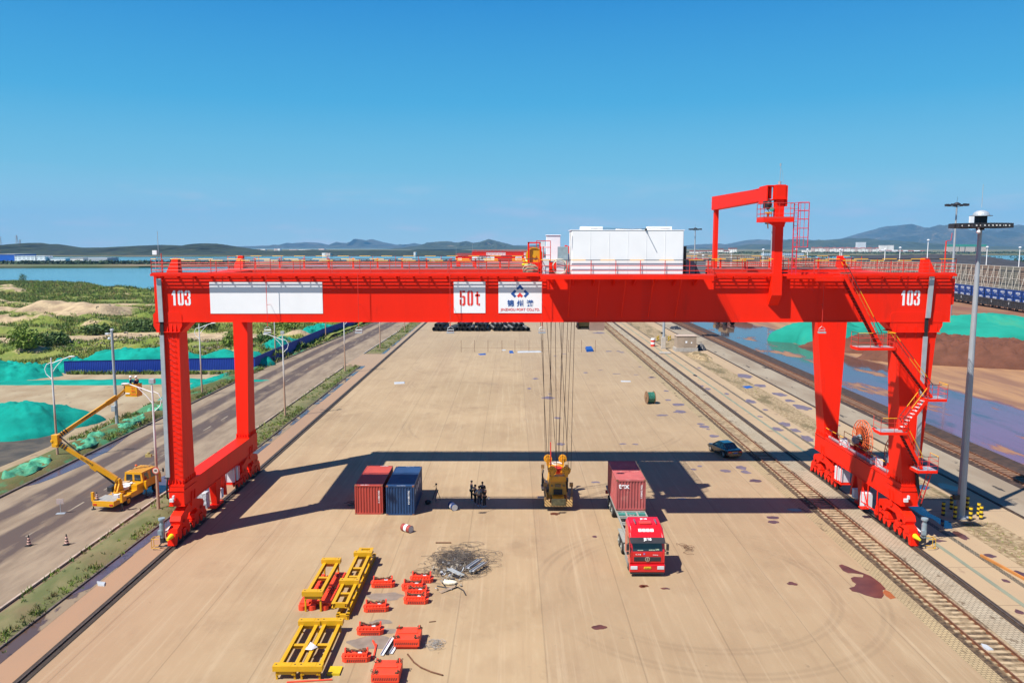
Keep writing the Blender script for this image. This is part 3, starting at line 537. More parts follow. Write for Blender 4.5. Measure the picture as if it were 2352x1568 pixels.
def shrub(px, py, rx, h, label, dens=900, m=LEAFD, z=None):
    x, y = g(px, py); z0 = gz(x, y)[0] if z is None else z
    t = thing('shrub', label, 'shrub', (x, y, z0), 0, 'shrubs on the waste land')
    c = MB(); random.seed(int(px * 7 + py))
    for i in range(7):
        a = random.uniform(0, 6.28); q = rx * .5 * random.random(); c.leaves((q * math.cos(a), q * math.sin(a), h * .08), rx * random.uniform(.45, .7), rx * random.uniform(.4, .6), h * random.uniform(.65, 1), dens // 7, .16 + .03 * rx)
    c.build('crown', m, t); s = MB()
    for i in range(5): a = i * 1.3; s.tube((0, 0, -.1), (rx * .3 * math.cos(a), rx * .3 * math.sin(a), h * .6), .06, 5, .025)
    s.build('stem', mat('bark', (.09, .06, .04), .9), t)
shrub(62, 818, 4.2, 5.2, 'large bushy willow shrub left of the dirt track end', 1900, LEAF)
shrub(95, 808, 3.0, 3.4, 'rounder low shrub just right of the large willow shrub', 1200)
shrub(140, 800, 4.6, 2.6, 'wide low dark shrub above the green net left of the camera pole', 1200)
shrub(225, 772, 5.5, 3.0, 'broad dark shrub patch behind the top of the camera pole', 1500)
shrub(312, 768, 5.5, 3.2, 'broad dark shrub patch left of the tall crane leg', 1500)
shrub(535, 808, 3.6, 3.6, 'bright green round shrub in front of the rear left crane leg', 1400, LEAF)
shrub(470, 765, 5.0, 3.4, 'dark shrub clump between the two left crane legs below the girder', 1400)
shrub(655, 762, 5.0, 2.8, 'shrub clump beyond the blue fence under the blank sign', 1300, LEAF)
shrub(610, 800, 4.0, 2.6, 'dark shrub right of the rear left crane leg above the net pile', 1100)
shrub(52, 650, 4.0, 5.5, 'lone dark bush standing on the near shore of the bay', 500)
shrub(18, 668, 6.0, 3.0, 'low dark bush at the left frame edge near the shore', 500)
shrub(355, 672, 5.0, 4.0, 'small bush at the shore just left of the crane girder', 500)
fw = MB()
for i in range(700): x = random.uniform(-700, -330); fw.leaves((x, 1010 + random.uniform(-14, 20), .2), 7, 7, random.uniform(2.5, 5), 7, 2.0)
for i in range(900): x = random.uniform(-330, 1100); fw.leaves((x, 1128 + .06 * max(0, x) + random.uniform(-4, 20), .2), 7, 7, random.uniform(1.5, 3.5), 6, 1.8)
for i in range(1100): x = random.uniform(600, 2200); fw.leaves((x, random.uniform(2350, 2950), .3), 14, 14, random.uniform(2, 5), 7, 2.6)
for i in range(500): x = random.uniform(500, 2200); fw.leaves((x, random.uniform(1400, 1800), -2), 10, 10, random.uniform(2, 4), 6, 2.4)
tag(fw.build('far_woods', mat('far_foliage', (.028, .055, .025), .9, var=.35, scale=.02)), 'dark tree belts on the far shores', 'woods', kind='stuff')
# ================================================================ far buildings
def wall_mat(name, wall, win, px_=3.2, pz=3.0, fx=.5, fz=.5):
    k = NG(name); ax = k.math('ADD', k.x, k.math('MULTIPLY', k.y, .9)); a = k.math('GREATER_THAN', k.math('FRACT', k.math('DIVIDE', ax, px_)), fx); b = k.math('GREATER_THAN', k.math('FRACT', k.math('DIVIDE', k.z, pz)), fz)
    return k.col(k.mix(k.math('MULTIPLY', a, b), wall, win), .7, gain=None)
CREAM = wall_mat('cream_block', (.90, .86, .80), (.55, .50, .46), 6.5, 3.4, .45, .45); PINKB = wall_mat('pinkish_block', (.66, .50, .44), (.34, .26, .24), 7, 3.4); BROWN = wall_mat('raw_concrete_floors', (.72, .60, .50), (.30, .25, .22), 1e6, 3.3, -1, .5)
GREYB = wall_mat('grey_office', (.42, .46, .50), (.20, .25, .31), 5, 4, .4, .4); WHB = wall_mat('white_office', (.80, .80, .78), (.34, .38, .42), 7, 3.6, .3, .5)
ROOFR = mat('red_roof', (.34, .09, .06), .8, var=.2); ROOFG = mat('grey_roof', (.35, .35, .36), .8); BLUEM = mat('blue_sheet', (.012, .09, .42), .5, var=.1, scale=.1); GNET = mat('green_scaffold', (.03, .26, .17), .8)
def bld(x0, x1, yt, yb, q, m, label, roof=None, group=None, depth=16, rh=2.2, cat='building', nm='apartment_block', slope=False, setD=None):
    (a, b), (c, d) = zz(*q, x0, yb), zz(*q, x1, yt); Y = setD or g(a, b)[1]; X0, z0 = atY(a, b, Y); X1 = atY(c, b, Y)[0]; z1 = atY(a, d, Y)[1]; h = z1
    t = thing(nm, label, cat, ((X0 + X1) / 2, Y + depth / 2, 0), 0, group); wd = (X1 - X0) / 2; hb = h - (rh if roof else 0)
    w_ = MB(); w_.box(-wd, wd, -depth / 2, depth / 2, -2, hb); w_.build('wall', m, t)
    if roof:
        r = MB()
        if slope: r.prism([(-depth / 2 - 1, hb), (depth / 2 + 1, hb), (0, hb + rh)], 'x', -wd - .6, wd + .6)
        else: r.box(-wd - .5, wd + .5, -depth / 2 - .5, depth / 2 + .5, hb, hb + rh)
        r.build('roof', roof, t)
    return t
QL = (0, 900, 3.36)
bld(-60, 205, 390, 470, QL, BLUEM, 'blue sheet metal warehouse on the far left shore', ROOFG, None, 60, .8, 'warehouse', 'warehouse')
bld(198, 475, 415, 473, QL, WHB, 'long white factory office beside the blue warehouse', mat('roof_white', (.7, .7, .7), .7), None, 22, .6, 'factory', 'factory_building')
bld(492, 610, 415, 473, QL, WHB, 'short white factory wing right of the long white office', MATS['roof_white'], None, 22, .6, 'factory', 'factory_building')
bld(660, 880, 445, 472, QL, mat('pale_wall', (.72, .72, .70), .7), 'low white shed between the factory and the grey sided hall', MATS['roof_white'], None, 18, .5, 'shed', 'shed')
t = bld(945, 1120, 440, 495, QL, MATS['pale_wall'], 'white industrial hall with grey side wall on the spit', MATS['grey_roof'], None, 34, .6, 'hall', 'industrial_hall')
mb = MB(); mb.box(17, 45, -17, 17, -1, 6.2); mb.build('annex', mat('grey_cladding', (.36, .40, .45), .7), t)
QR = (2750, 600, 1.747); QS = (3000, 900, 3.36)
nm = ['first', 'second', 'third', 'fourth', 'fifth', 'sixth', 'seventh', 'eighth', 'ninth', 'tenth', 'eleventh', 'twelfth', 'thirteenth', 'fourteenth', 'fifteenth', 'sixteenth', 'seventeenth', 'eighteenth', 'nineteenth', 'twentieth']
x = 835; i = 0
while x < 1720 and i < 20:
    wz = 34 + (i % 3) * 8; bld(x, x + wz, 298 + (i % 2) * 6 + i * .3, 368, QS, CREAM if i % 4 else PINKB, '%s %s block from left in the row of red roofed flats' % (nm[i], 'cream' if i % 4 else 'pinkish'), ROOFR, 'row of red roofed apartment blocks', 14, 2.2, slope=True); x += wz + 6; i += 1
x = 1640; i = 0
while x < 2352:
    wz = 50 + (i * 37 % 30); bld(x, x + wz, 335 + (i * 13 % 12), 366, QS, (WHB, CREAM, PINKB)[i % 3], '%s low %s building right of the flats, counted from the left' % (nm[i], ('white', 'cream', 'pinkish')[i % 3]), ROOFR if i % 2 else MATS['roof_white'], 'low buildings along the far shore', 14, 2, slope=True); x += wz + 8; i += 1
bld(1440, 1555, 232, 330, QS, WHB, 'white office tower with red rooftop lettering above the red roofed flats', None, None, 30, 3, nm='office_tower')
bld(1748, 1850, 270, 345, QS, CREAM, 'left part of the grey cream high rise pair right of the office tower', MATS['grey_roof'], None, 20, 2, nm='apartment_tower'); bld(1858, 1930, 268, 345, QS, CREAM, 'right part of the grey cream high rise pair right of the office tower', MATS['grey_roof'], None, 20, 2, nm='apartment_tower')
bld(190, 720, 378, 425, QS, GREYB, 'long grey flat roofed office block behind the jib column', None, None, 25, nm='office_block', setD=1900)
bld(715, 815, 330, 378, QS, CREAM, 'cream block left of the long row of red roofed flats', MATS['grey_roof'], None, 16, 2)
for i, (a, b) in enumerate(((1815, 1895), (1905, 1935), (1945, 2010), (2020, 2085))):
    t = bld(a, b, 660, 712, QR, BROWN, '%s tower from left of four under construction, green netting on top' % nm[i], GNET, 'towers under construction', 22, 9, nm='construction_tower', cat='tower')
for i, (a, b, c) in enumerate(((140, 205, 700), (205, 250, 690), (255, 290, 700), (293, 345, 685), (20, 80, 703), (90, 135, 703))):
    bld(a, b, c, 722, QR, CREAM, '%s low cream block from left seen behind the service crane post' % nm[i], ROOFR, 'low blocks behind the service crane', 14, 3)
QM = (600, 950, 2.138)
for i, (a, b, c, d) in enumerate(((885, 935, 100, 112), (945, 985, 100, 112), (1060, 1085, 95, 112), (1090, 1112, 95, 112), (1190, 1260, 102, 112), (1270, 1370, 103, 112), (1442, 1490, 95, 110), (1470, 1500, 132, 146), (1505, 1540, 134, 146), (2255, 2270, 125, 148))):
    bld(a, b, c, d, QM, CREAM if i % 2 else PINKB, '%s tiny pale building from left below the blue mountains' % nm[i], None, 'tiny buildings on the far land', 30, setD=1960 if i > 6 else 4200)
# lattice pylons on the left hill
for i, (a, t_, b_) in enumerate(((5, 185, 268), (232, 170, 285), (272, 232, 282))):
    p, q_ = zz(*QL, a, b_), zz(*QL, a, t_); X, z0 = atY(*p, 2500); _, z1 = atY(*q_, 2500); mb = MB(); h = z1 - z0 + 8
    for sx in (-1, 1):
        for sy in (-1, 1): mb.tube((sx * 4, sy * 4, -8), (sx * .6, sy * .6, h), .5, 4)
    for j in range(6): zz_ = h * (j + 1) / 7; w_ = 4 * (1 - zz_ / h) + .6; mb.bar((-w_, 0, zz_), (w_, 0, zz_ + 3), .4, .4); mb.bar((w_, 0, zz_), (-w_, 0, zz_ + 3), .4, .4)
    for j in (.8, .9): mb.bar((-7, 0, h * j), (7, 0, h * j), .5, .5)
    o = mb.build('power_pylon', GALV); o.location = (X, 2500, z0); tag(o, ('leftmost lattice pylon at the frame edge', 'tall lattice pylon in the middle of the three on the left hill', 'small lattice pylon right of the tall one')[i], 'pylon', 'pylons on the left hill')

# air between here and the mountains
hz = MB(); hz.box(-12200, 12200, -260, 17200, -3.2, 760); hm = bpy.data.materials.new('haze'); hm.use_nodes = True; hm.node_tree.nodes.remove(hm.node_tree.nodes['Principled BSDF'])
pv = hm.node_tree.nodes.new('ShaderNodeVolumePrincipled'); pv.inputs['Color'].default_value = (.20, .54, .95, 1); pv.inputs['Density'].default_value = 5.2e-5; pv.inputs['Anisotropy'].default_value = .0
hm.node_tree.links.new(pv.outputs[0], hm.node_tree.nodes['Material Output'].inputs['Volume']); hz.build('haze', hm)['kind'] = 'stuff'
# ================================================================ rail mounted gantry crane
CO = (2.3, 67.9, 0)
crane = thing('gantry_crane', 'giant red rail mounted gantry crane numbered 103 spanning the whole yard', 'crane', CO)
def part(mb, name, mats, parent=crane, label=None, **kw):
    o = mb.build(name, mats, parent, off=CO if parent else (0, 0, 0), **kw)
    if parent is not None and parent != crane: o.matrix_parent_inverse = Matrix()
    if label: o['label'] = label
    return o
ZB, ZT = 16.92, 20.38
XL, XR = -26.72, 32.85
YF, YR = 59.5, 75.0; GW = 1.45
SEAM = mat('crane_red_seam', (.42, .012, .008), .6)
def rails(mb, hb, pts, h=1.1, mids=(.28, .55, .82), sp=2.2, r=.028, kick=True):
    for a, b in zip(pts, pts[1:]):
        a, b = Vector(a), Vector(b); L_ = (b - a).length; n = max(1, round(L_ / sp)); up = Vector((0, 0, 1))
        for i in range(n + 1): p = a + (b - a) * i / n; mb.tube(p, p + up * h, r, 5)
        for q in mids: mb.tube(a + up * q, b + up * q, r * .8, 5)
        hb.tube(a + up * h, b + up * h, r * 1.15, 6)
        if kick: mb.bar(a + up * .06, b + up * .06, .02, .12)
def girder(y, lab, front):
    m = MB(); m.box(XL, XR, y, y + GW, ZB, ZT)
    m.box(XL - .02, XR + .02, y - .06, y + GW + .06, ZB - .05, ZB); m.box(XL, XR, y - .05, y + GW + .05, ZT, ZT + .05)
    for x in ((-19.5, -8.0, 4.2, 10.3, 22.9, 26.4) if front else (-12, 3, 18)): m.box(x, x + .035, y - .012, y, ZB + .02, ZT - .02)
    if front:
        for x in (4.2, 6.3, 8.2, 10.2, 12.2): m.bar((x, y - .05, ZB + .35), (x, 57.4, ZT - .2), .07, .07)
        for i in range(18): x = XL + 1.4 + i * 3.3; m.box(x, x + .02, y - .006, y, ZB + .02, ZT - .02)
        m.box(XL + .1, XR - .1, y - .006, y, ZB + 1.05, ZB + 1.07)
    m.prism([(XR, ZB + 1.2), (XR + .25, ZB + 1.3), (XR + .25, ZT - .3), (XR, ZT - .2)], 'y', y + .1, y + GW - .1)
    o = part(m, 'girder', RED, label=lab)
    tr = MB(); tr.box(XL + .8, XR - .8, y + GW / 2 - .04, y + GW / 2 + .04, ZT + .05, ZT + .2); part(tr, 'trolley_rail', RAILD)
    return o
gf = girder(YF, 'front box girder carrying the signs', True); gr_ = girder(YR, 'rear box girder', False)
sp_ = MB()
for i in range(5):
    for j in range(17): sp_.tube((9.75 + i * .14, YF - .03, ZB + .12 + j * .2), (9.75 + i * .14, YF, ZB + .12 + j * .2), .035, 6)
part(sp_, 'bolts', SEAM)
for x0, x1 in ((XL + .02, XL + 2.3), (XR - 2.3, XR - .02)):
    m = MB(); m.box(x0, x1, YF + GW, YR, ZB + .5, ZT - .1); part(m, 'end_tie', RED)
# deck plates and walkway brackets
for y0, y1 in ((YF, YF + GW), (YR - .05, YR + GW + .75)):
    m = MB(); m.box(XL + .05, XR - .05, y0, y1, ZT + .055, ZT + .085); part(m, 'deck', GREYD)
m = MB()
for i in range(5): y = YF - .47 + i * .105; m.box(XL + .05, 1.95, y, y + .035, ZT + .05, ZT + .08); m.box(14.6, XR - .05, y, y + .035, ZT + .05, ZT + .08)
part(m, 'grating', GREYD)
m = MB()
for y0, y1 in ((YF - .56, YF - .5), (YR + GW + .75, YR + GW + .81)):
    m.box(XL, XR, y0, y1, ZT - .06, ZT + .12)
x = XL + .6
while x < XR:
    m.prism([(YF - .5, ZT + .04), (YF, ZT + .04), (YF, ZT - .3), (YF - .06, ZT - .3)], 'x', x, x + .05); m.bar((x + .03, YR + GW, ZT - .3), (x + .03, YR + GW + .75, ZT), .05, .05); x += 1.25
part(m, 'walkway_edge', RED)
rl, hd = MB(), MB()
yw = YF - .5
rails(rl, hd, [(XL + .1, YF + GW, ZT + .1), (XL + .1, yw, ZT + .1), (1.95, yw, ZT + .1)]); rails(rl, hd, [(14.5, yw, ZT + .1), (19.5, yw, ZT + .1)]); rails(rl, hd, [(20.4, yw, ZT + .1), (24.2, yw, ZT + .1)], sp=1.6)
rails(rl, hd, [(25.0, yw, ZT + .1), (XR - .1, yw, ZT + .1), (XR - .1, YF + GW, ZT + .1)]); rails(rl, hd, [(XL + .1, YR, ZT + .1), (XL + .1, YR + GW + .75, ZT + .1), (XR - .1, YR + GW + .75, ZT + .1), (XR - .1, YR, ZT + .1)])
rails(rl, hd, [(XL + 1.2, YF + GW + .05, ZT + .1), (1.0, YF + GW + .05, ZT + .1)], .95, (.3, .62), 2.9, .035, False); rails(rl, hd, [(15.2, YF + GW + .05, ZT + .1), (XR - 1.2, YF + GW + .05, ZT + .1)], .95, (.3, .62), 2.9, .035, False)
part(rl, 'railing', RED2); part(hd, 'handrail', ZEBRA)
m = MB(); x = XL + 2.5
while x < XR - 1:
    m = MB(); m.prism([(x, ZT + .1), (x + .2, ZT + .1), (x + .14, ZT + 1.05), (x + .06, ZT + 1.05)], 'y', YR + .1, YR + .18); m.box(x - .05, x + .25, YR - .1, YR + .3, ZT + .9, ZT + 1.0); x += 2.3; part(m, 'festoon_post', RED)
for x, y, s in ((-25.4, YF + .2, 1), (-20.6 + -5.2, YR + .3, 1), (26.0 + 5.2, YF + .2, -1), (31.2, YR + .3, -1)):
    m = MB(); m.loft([(x - .5 * s, y, ZT + .09), (x + .45 * s, y, ZT + .09), (x + .45 * s, y + .8, ZT + .09), (x - .5 * s, y + .8, ZT + .09)], [(x + .0 * s, y + .15, ZT + 1.25), (x + .4 * s, y + .15, ZT + 1.25), (x + .4 * s, y + .65, ZT + 1.25), (x + .0 * s, y + .65, ZT + 1.25)]); part(m, 'end_stop', RED)
# legs
def leg(t, b, zt, zb, lab):
    m = MB(); m.taper(b, t, zb, zt); x0, x1, y0, y1 = b; m.box(x0 - .09, x1 + .09, y0 - .09, y1 + .09, zb - .04, zb + .05); x0, x1, y0, y1 = t; m.box(x0 - .1, x1 + .1, y0 - .07, y1 + .07, zt - .75, zt - .68)
    for i in range(5): q = i / 4; m.box(b[0] + (b[1] - b[0] - .03) * q, b[0] + (b[1] - b[0] - .03) * q + .03, b[2] - .08, b[2] - .002, zb + .05, zb + .4)
    for i in range(6): q = i / 5; m.box(b[1], b[1] + .08, b[2] + (b[3] - b[2] - .03) * q, b[2] + (b[3] - b[2] - .03) * q + .03, zb + .05, zb + .4); m.box(b[0] - .08, b[0], b[2] + (b[3] - b[2] - .03) * q, b[2] + (b[3] - b[2] - .03) * q + .03, zb + .05, zb + .4)
    return part(m, 'leg', RED, label=lab)
ZS0, ZS1 = 2.75, 4.35
l1 = leg((-26.4, -25.0, YF + .02, YF + GW - .02), (-26.28, -25.2, YF - .12, YF + 2.1), ZB - .03, ZS1, 'front left leg with rungs on its front'); leg((-26.4, -25.0, YR + .02, YR + GW - .02), (-26.28, -25.2, YR - .5, YR + 1.55), ZB - .03, ZS1, 'rear left leg')
l3 = leg((28.85, 31.95, YF + .02, YF + GW - .02), (29.95, 31.15, YF - .12, YF + 2.1), ZB - .03, ZS1, 'front right leg behind the stairs'); leg((28.75, 31.75, YR + .02, YR + GW - .02), (29.9, 31.1, YR - .5, YR + 1.55), ZB - .03, ZS1, 'rear right tapered leg')
# leg heads under the front girder
for a, b, o_ in ((-26.9, -24.75, 0), (28.35, 32.3, 0)):
    m = MB(); z0, z1 = ZB - .78, ZB + .72; pl = [(a + .25, z0), (b - .25, z0), (b, z0 + .45), (b, z1 - .2), (b - .2, z1), (a + .2, z1), (a, z1 - .2), (a, z0 + .45)]
    m.prism(pl, 'y', YF - .035, YF - .001); n = 5
    for i in range(n): x = a + .45 + (b - a - .9) * i / (n - 1); m.prism([(YF - .035, z0 + .02), (YF - .16, z0 + .02), (YF - .035, z0 + .62)], 'x', x - .015, x + .015); m.prism([(YF - .035, z0 - .02), (YF - .14, z0 - .02), (YF - .035, z0 - .5)], 'x', x - .015, x + .015)
    m.box(a + .2, b - .2, YF - .18, YF + GW + .1, z0 - .03, z0 + .02); part(m, 'head_plate', RED)
for s, xa in ((1, -24.98), (-1, 28.85)):
    for y in (YF, YR):
        m = MB(); m.prism([(xa, ZB - .01), (xa + .9 * s, ZB - .01), (xa, ZB - .9)], 'y', y + .1, y + GW - .1); part(m, 'haunch', RED)
# rungs on the left front leg
m = MB(); z = 4.8
while z < 16:
    f = (z - 4.35) / 12.5; x = -26.22 + .62 * 1 - .12 * f; yy = YF - .12 + .14 * f; m.path([(x, yy, z), (x, yy - .1, z), (x + .34, yy - .1, z - .14), (x + .34, yy, z - .14)], .014, 5); m.box(x - .22, x + .02, yy - .03, yy - .01, z, z + .015); z += .42
part(m, 'rung', SEAM)
# grey cable duct down both ends
def duct(pts, wd, nm='cable_duct'):
    m = MB()
    for i, (a, b) in enumerate(zip(pts, pts[1:])): m.bar(a, b, wd, .12)
    return part(m, nm, GALV)
duct([(-26.25, YF - .2, ZT - .25), (-26.22, YF - .2, 16.9)], .34); duct([(-26.25, YF - .16, 15.9), (-26.3, YF - .28, 5.0)], .30)
duct([(31.2, YF - .2, ZT - .1), (31.08, YF - .2, 17.2)], .34); duct([(30.98, YF - .2, 15.8), (30.85, YF - .28, 5.6)], .32)
for a in ((-26.35, -26.1, YF - .19, YF - .1, 15.9, 16.9), (30.9, 31.15, YF - .19, YF - .1, 15.8, 17.2)): part(MB().box(*a), 'cable', BLACK)
m = MB(); m.path([(-26.3, YF - .28, 5.0), (-26.42, YF - .3, 4.2), (-26.5, YF - .1, 3.3), (-26.3, YF + .3, 3.0)], .07); part(m, 'cable', BLACK); m = MB(); m.path([(30.85, YF - .28, 5.6), (31.0, YF - .35, 4.2), (31.3, YF - .5, 3.0), (31.45, YF - .1, 2.7)], .09); m.path([(30.95, YF - .26, 5.6), (31.12, YF - .3, 4.2), (31.4, YF - .4, 3.1), (31.5, YF, 2.8)], .07); part(m, 'cable', BLACK)
# sill beams
for x0, x1, lab in ((-26.3, -25.15, 'left sill beam'), (29.9, 31.15, 'right sill beam')):
    m = MB(); m.box(x0, x1, YF - .25, 76.9, ZS0, ZS1 - .05); m.box(x0 - .05, x1 + .05, YF - .3, 76.95, ZS0 - .04, ZS0); m.box(x0 - .05, x1 + .05, YF - .28, 76.93, ZS1 - .05, ZS1 - .04)
    m.box(x0 - .06, x1 + .06, YF - .3, YF + 2.2, ZS1 - .45, ZS1 - .40)
    for y in (60.9, 74.9):
        for q in (x0 - .1, x1 + .02):
            for d in (-.3, .3): m.prism([(y + d - .14, ZS0), (y + d + .14, ZS0), (y + d, ZS0 + .75)], 'x', q, q + .08)
    part(m, 'sill_beam', RED, label=lab)
    lp = MB(); lp.box(x0 + .1, x0 + .4, YF - .5, YF - .33, 3.1, 3.35); lp.box(x0 + .35, x0 + .48, YF - .55, YF - .35, 3.35, 3.6); part(lp, 'floodlight', CABW)
# bogies
WHL = mat('wheel_steel', (.10, .055, .04), .5, metal=.5, var=.3)
def bogie(x, c, mir):
    m = MB(); P0 = [(-.55, 2.72), (.55, 2.72), (.75, 2.55), (2.15, 2.1), (2.35, 1.75), (2.25, 1.5), (1.1, 1.45), (.7, 1.85), (-.7, 1.85), (-1.1, 1.45), (-2.25, 1.5), (-2.35, 1.75), (-2.15, 2.1), (-.75, 2.55)]
    m.prism([(c + a, b) for a, b in P0], 'x', x - .40, x + .40)
    for sx in (-.47, .41): m.disc((x + sx + .03, c, 2.45), (1, 0, 0), .28, .08, 14)
    o = part(m, 'equaliser_beam', RED)
    for s in (-1, 1):
        q = MB(); cc = c + 1.68 * s
        q.prism([(cc + a, b) for a, b in [(-.3, 1.75), (.3, 1.75), (.45, 1.5), (1.1, 1.3), (1.15, .95), (.5, .85), (.35, 1.05), (-.35, 1.05), (-.5, .85), (-1.15, .95), (-1.1, 1.3), (-.45, 1.5)]], 'x', x - .34, x + .34)
        for sx in (-.40, .34): q.disc((x + sx + .03, cc, 1.5), (1, 0, 0), .2, .06, 12)
        part(q, 'equaliser_beam', RED)
        for t in (-1, 1):
            w_ = MB(); wc = cc + .78 * t; w_.prism([(wc + a, b) for a, b in [(-.62, .88), (.62, .88), (.66, .6), (.5, .3), (.25, .3), (.12, .62), (-.12, .62), (-.25, .3), (-.5, .3), (-.66, .6)]], 'x', x - .28, x - .2)
            w_.prism([(wc + a, b) for a, b in [(-.62, .88), (.62, .88), (.66, .6), (.5, .3), (.25, .3), (.12, .62), (-.12, .62), (-.25, .3), (-.5, .3), (-.66, .6)]], 'x', x + .2, x + .28)
            w_.box(x - .2, x + .2, wc - .6, wc + .6, .74, .88); w_.tube((x - .44 * mir, wc, .6), (x - .28 * mir, wc, .6), .16, 10); w_.box(x - .6 * mir if mir > 0 else x + .28, x - .28 if mir > 0 else x + .6, wc - .2, wc + .14, .62, .9)
            tr = part(w_, 'wheel_truck', RED)
            for d in (-.34, .34): v = MB(); v.disc((x, wc + d, .36), (1, 0, 0), .25, .14, 16); v.disc((x, wc + d, .36), (1, 0, 0), .28, .04, 16); part(v, 'wheel', WHL, tr).location = (0, 0, 0)
    return o
for x, mir in ((-25.65, 1), (30.35, -1)):
    for c in (60.9, 74.9): bogie(x, c, mir)
def vecbox(c, s): m = MB(); m.box(c[0] - s[0] / 2, c[0] + s[0] / 2, c[1] - s[1] / 2, c[1] + s[1] / 2, c[2] - s[2] / 2, c[2] + s[2] / 2); return m
MOTG = mat('motor_grey_blue', (.22, .28, .31), .45, var=.15, scale=4)
for x, s in ((-25.65, -1), (30.35, 1)):
    m = MB(); m.prism([(57.75, .12), (58.1, .12), (58.35, .9), (57.85, 1.05)], 'x', x - .3, x + .3); part(m, 'bumper_plate', RED); m = MB(); m.prism([(77.7, .9), (78.0, 1.05), (78.15, .12), (77.9, .12)], 'x', x - .3, x + .3); part(m, 'bumper_plate', RED)
    m = MB(); m.tube((x + .0, 57.85, .85), (x, 57.3, .85), .20, 12, .12); m.tube((x, 57.3, .85), (x, 57.1, .85), .10, 10); part(m, 'buffer', mat('buffer_yellow', (.80, .62, .01), .4)); m = MB(); m.tube((x, 78.0, .85), (x, 78.5, .85), .18, 12, .1); part(m, 'buffer', mat('buffer_yellow', (.80, .62, .01), .4))
    xx = x + s * .75; m = MB(); m.tube((xx, 58.0, .7), (xx, 58.0, 1.75), .19, 14); m.tube((xx, 58.0, 1.75), (xx, 58.0, 2.05), .15, 14); m.tube((xx, 58.0, 2.05), (xx, 58.0, 2.2), .25, 14); m.box(xx - .25, xx + .05, 57.75, 57.95, .95, 1.3); part(m, 'clamp_motor', MOTG)
    m = MB(); m.box(xx - .14, xx + .14, 57.85, 58.15, .3, .7); m.bar((x + s * .2, 58, .45), (xx + s * .1, 58, .4), .2, .2); m.path([(xx, 57.9, .35), (xx - .1, 57.5, .2), (x, 57.3, .25)], .04); part(m, 'rail_clamp', DARK)
    m = MB()
    for z in (.15, .85): m.path([(xx + s * .1, 57.8, z), (xx + s * .55, 57.7, z), (xx + s * .5, 57.2, z), (xx - s * .1, 57.15, z)], .025)
    for p in ((xx + s * .55, 57.7), (xx + s * .5, 57.2)): m.tube((*p, .15), (*p, .85), .025)
    part(m, 'guard_frame', YEL)
    b = MB(); b.box(x - s * .1 - .1 - (0 if s > 0 else -.2) + s * .55, x + s * .55 + .1, 59.2, 59.5, 1.2, 1.75); b.bar((x + s * .5, 59.3, 1.25), (x + s * .62, 58.2, 1.05), .12, .06); part(b, 'junction_box', CABW)
# middle supports, cabinets
for x, s in ((-25.7, 1), (30.45, -1)):
    m = MB(); m.loft([(x - .22, 66.6, .35), (x + .22, 66.6, .35), (x + .22, 67.3, .35), (x - .22, 67.3, .35)], [(x - .35, 66.3, ZS0), (x + .35, 66.3, ZS0), (x + .35, 67.6, ZS0), (x - .35, 67.6, ZS0)])
    m.box(x - .35, x + .35, 66.0, 67.9, .22, .4); m.loft([(x - .2, 69.0, .5), (x + .2, 69.0, .5), (x + .2, 69.2, .5), (x - .2, 69.2, .5)], [(x - .35, 68.0, ZS0), (x + .35, 68.0, ZS0), (x + .35, 68.5, ZS0), (x - .35, 68.5, ZS0)]); part(m, 'middle_support', RED)
    cb = [(x - (.15 if s > 0 else -.0) - .35, 65.6, 1.15, .75, .75, 1.35), (x - .1, 68.1, .95, .6, .5, .8), (x - .05, 71.6, 1.75, .95, .7, 1.25), (x - .05, 70.8, 1.75, .8, .5, 1.2)]
    for i, (a, b, c, d, e, f) in enumerate(cb): part(vecbox((a, b, c), (d, e, f)), 'electric_cabinet', (mat('wrapped_cabinet', (.45, .48, .50), .35, var=.5, scale=5, bump=1., bscale=5) if i == 0 and s > 0 else CABW), bevel=.03)
    m = MB(); m.box(x - .6, x + .6, 70.3, 72.3, 1.0, 1.08)
    for a in (x - .57, x + .57):
        for b in (70.35, 71.3, 72.25): m.tube((a, b, 1.0), (a, b, ZS0), .035, 5)
    part(m, 'cabinet_frame', RED)
m = MB(); m.box(28.95, 29.6, 63.9, 64.5, .9, .98); 
for p in ((29.75, 62.9), (29.75, 64.6), (29.75, 65.7)): m.tube((*p, .9), (*p, ZS0), .05, 6)
m.bar((29.75, 62.9, 1.0), (29.75, 65.7, 1.0), .08, .08); m.bar((29.75, 64.6, 1.0), (29.75, 65.7, 2.4), .06, .06); part(m, 'access_frame', RED)
# sill walkway on the right
r2, h2 = MB(), MB(); rails(r2, h2, [(29.95, 75.0, ZS1), (29.95, 62.0, ZS1)], 1.0, (.5,), 1.9); rails(r2, h2, [(31.1, 73.0, ZS1), (31.1, 62.2, ZS1)], 1.0, (.5,), 2.4); part(r2, 'railing', RED2); part(h2, 'handrail', stripe_mat('yellow_black_handrail_y', (.75, .38, .01), (.03, .03, .03), 1.6, 'y'))
m = MB(); m.box(30.2, 30.45, 62.3, 74.5, ZS1, ZS1 + .22); part(m, 'cable_tray', GALV)
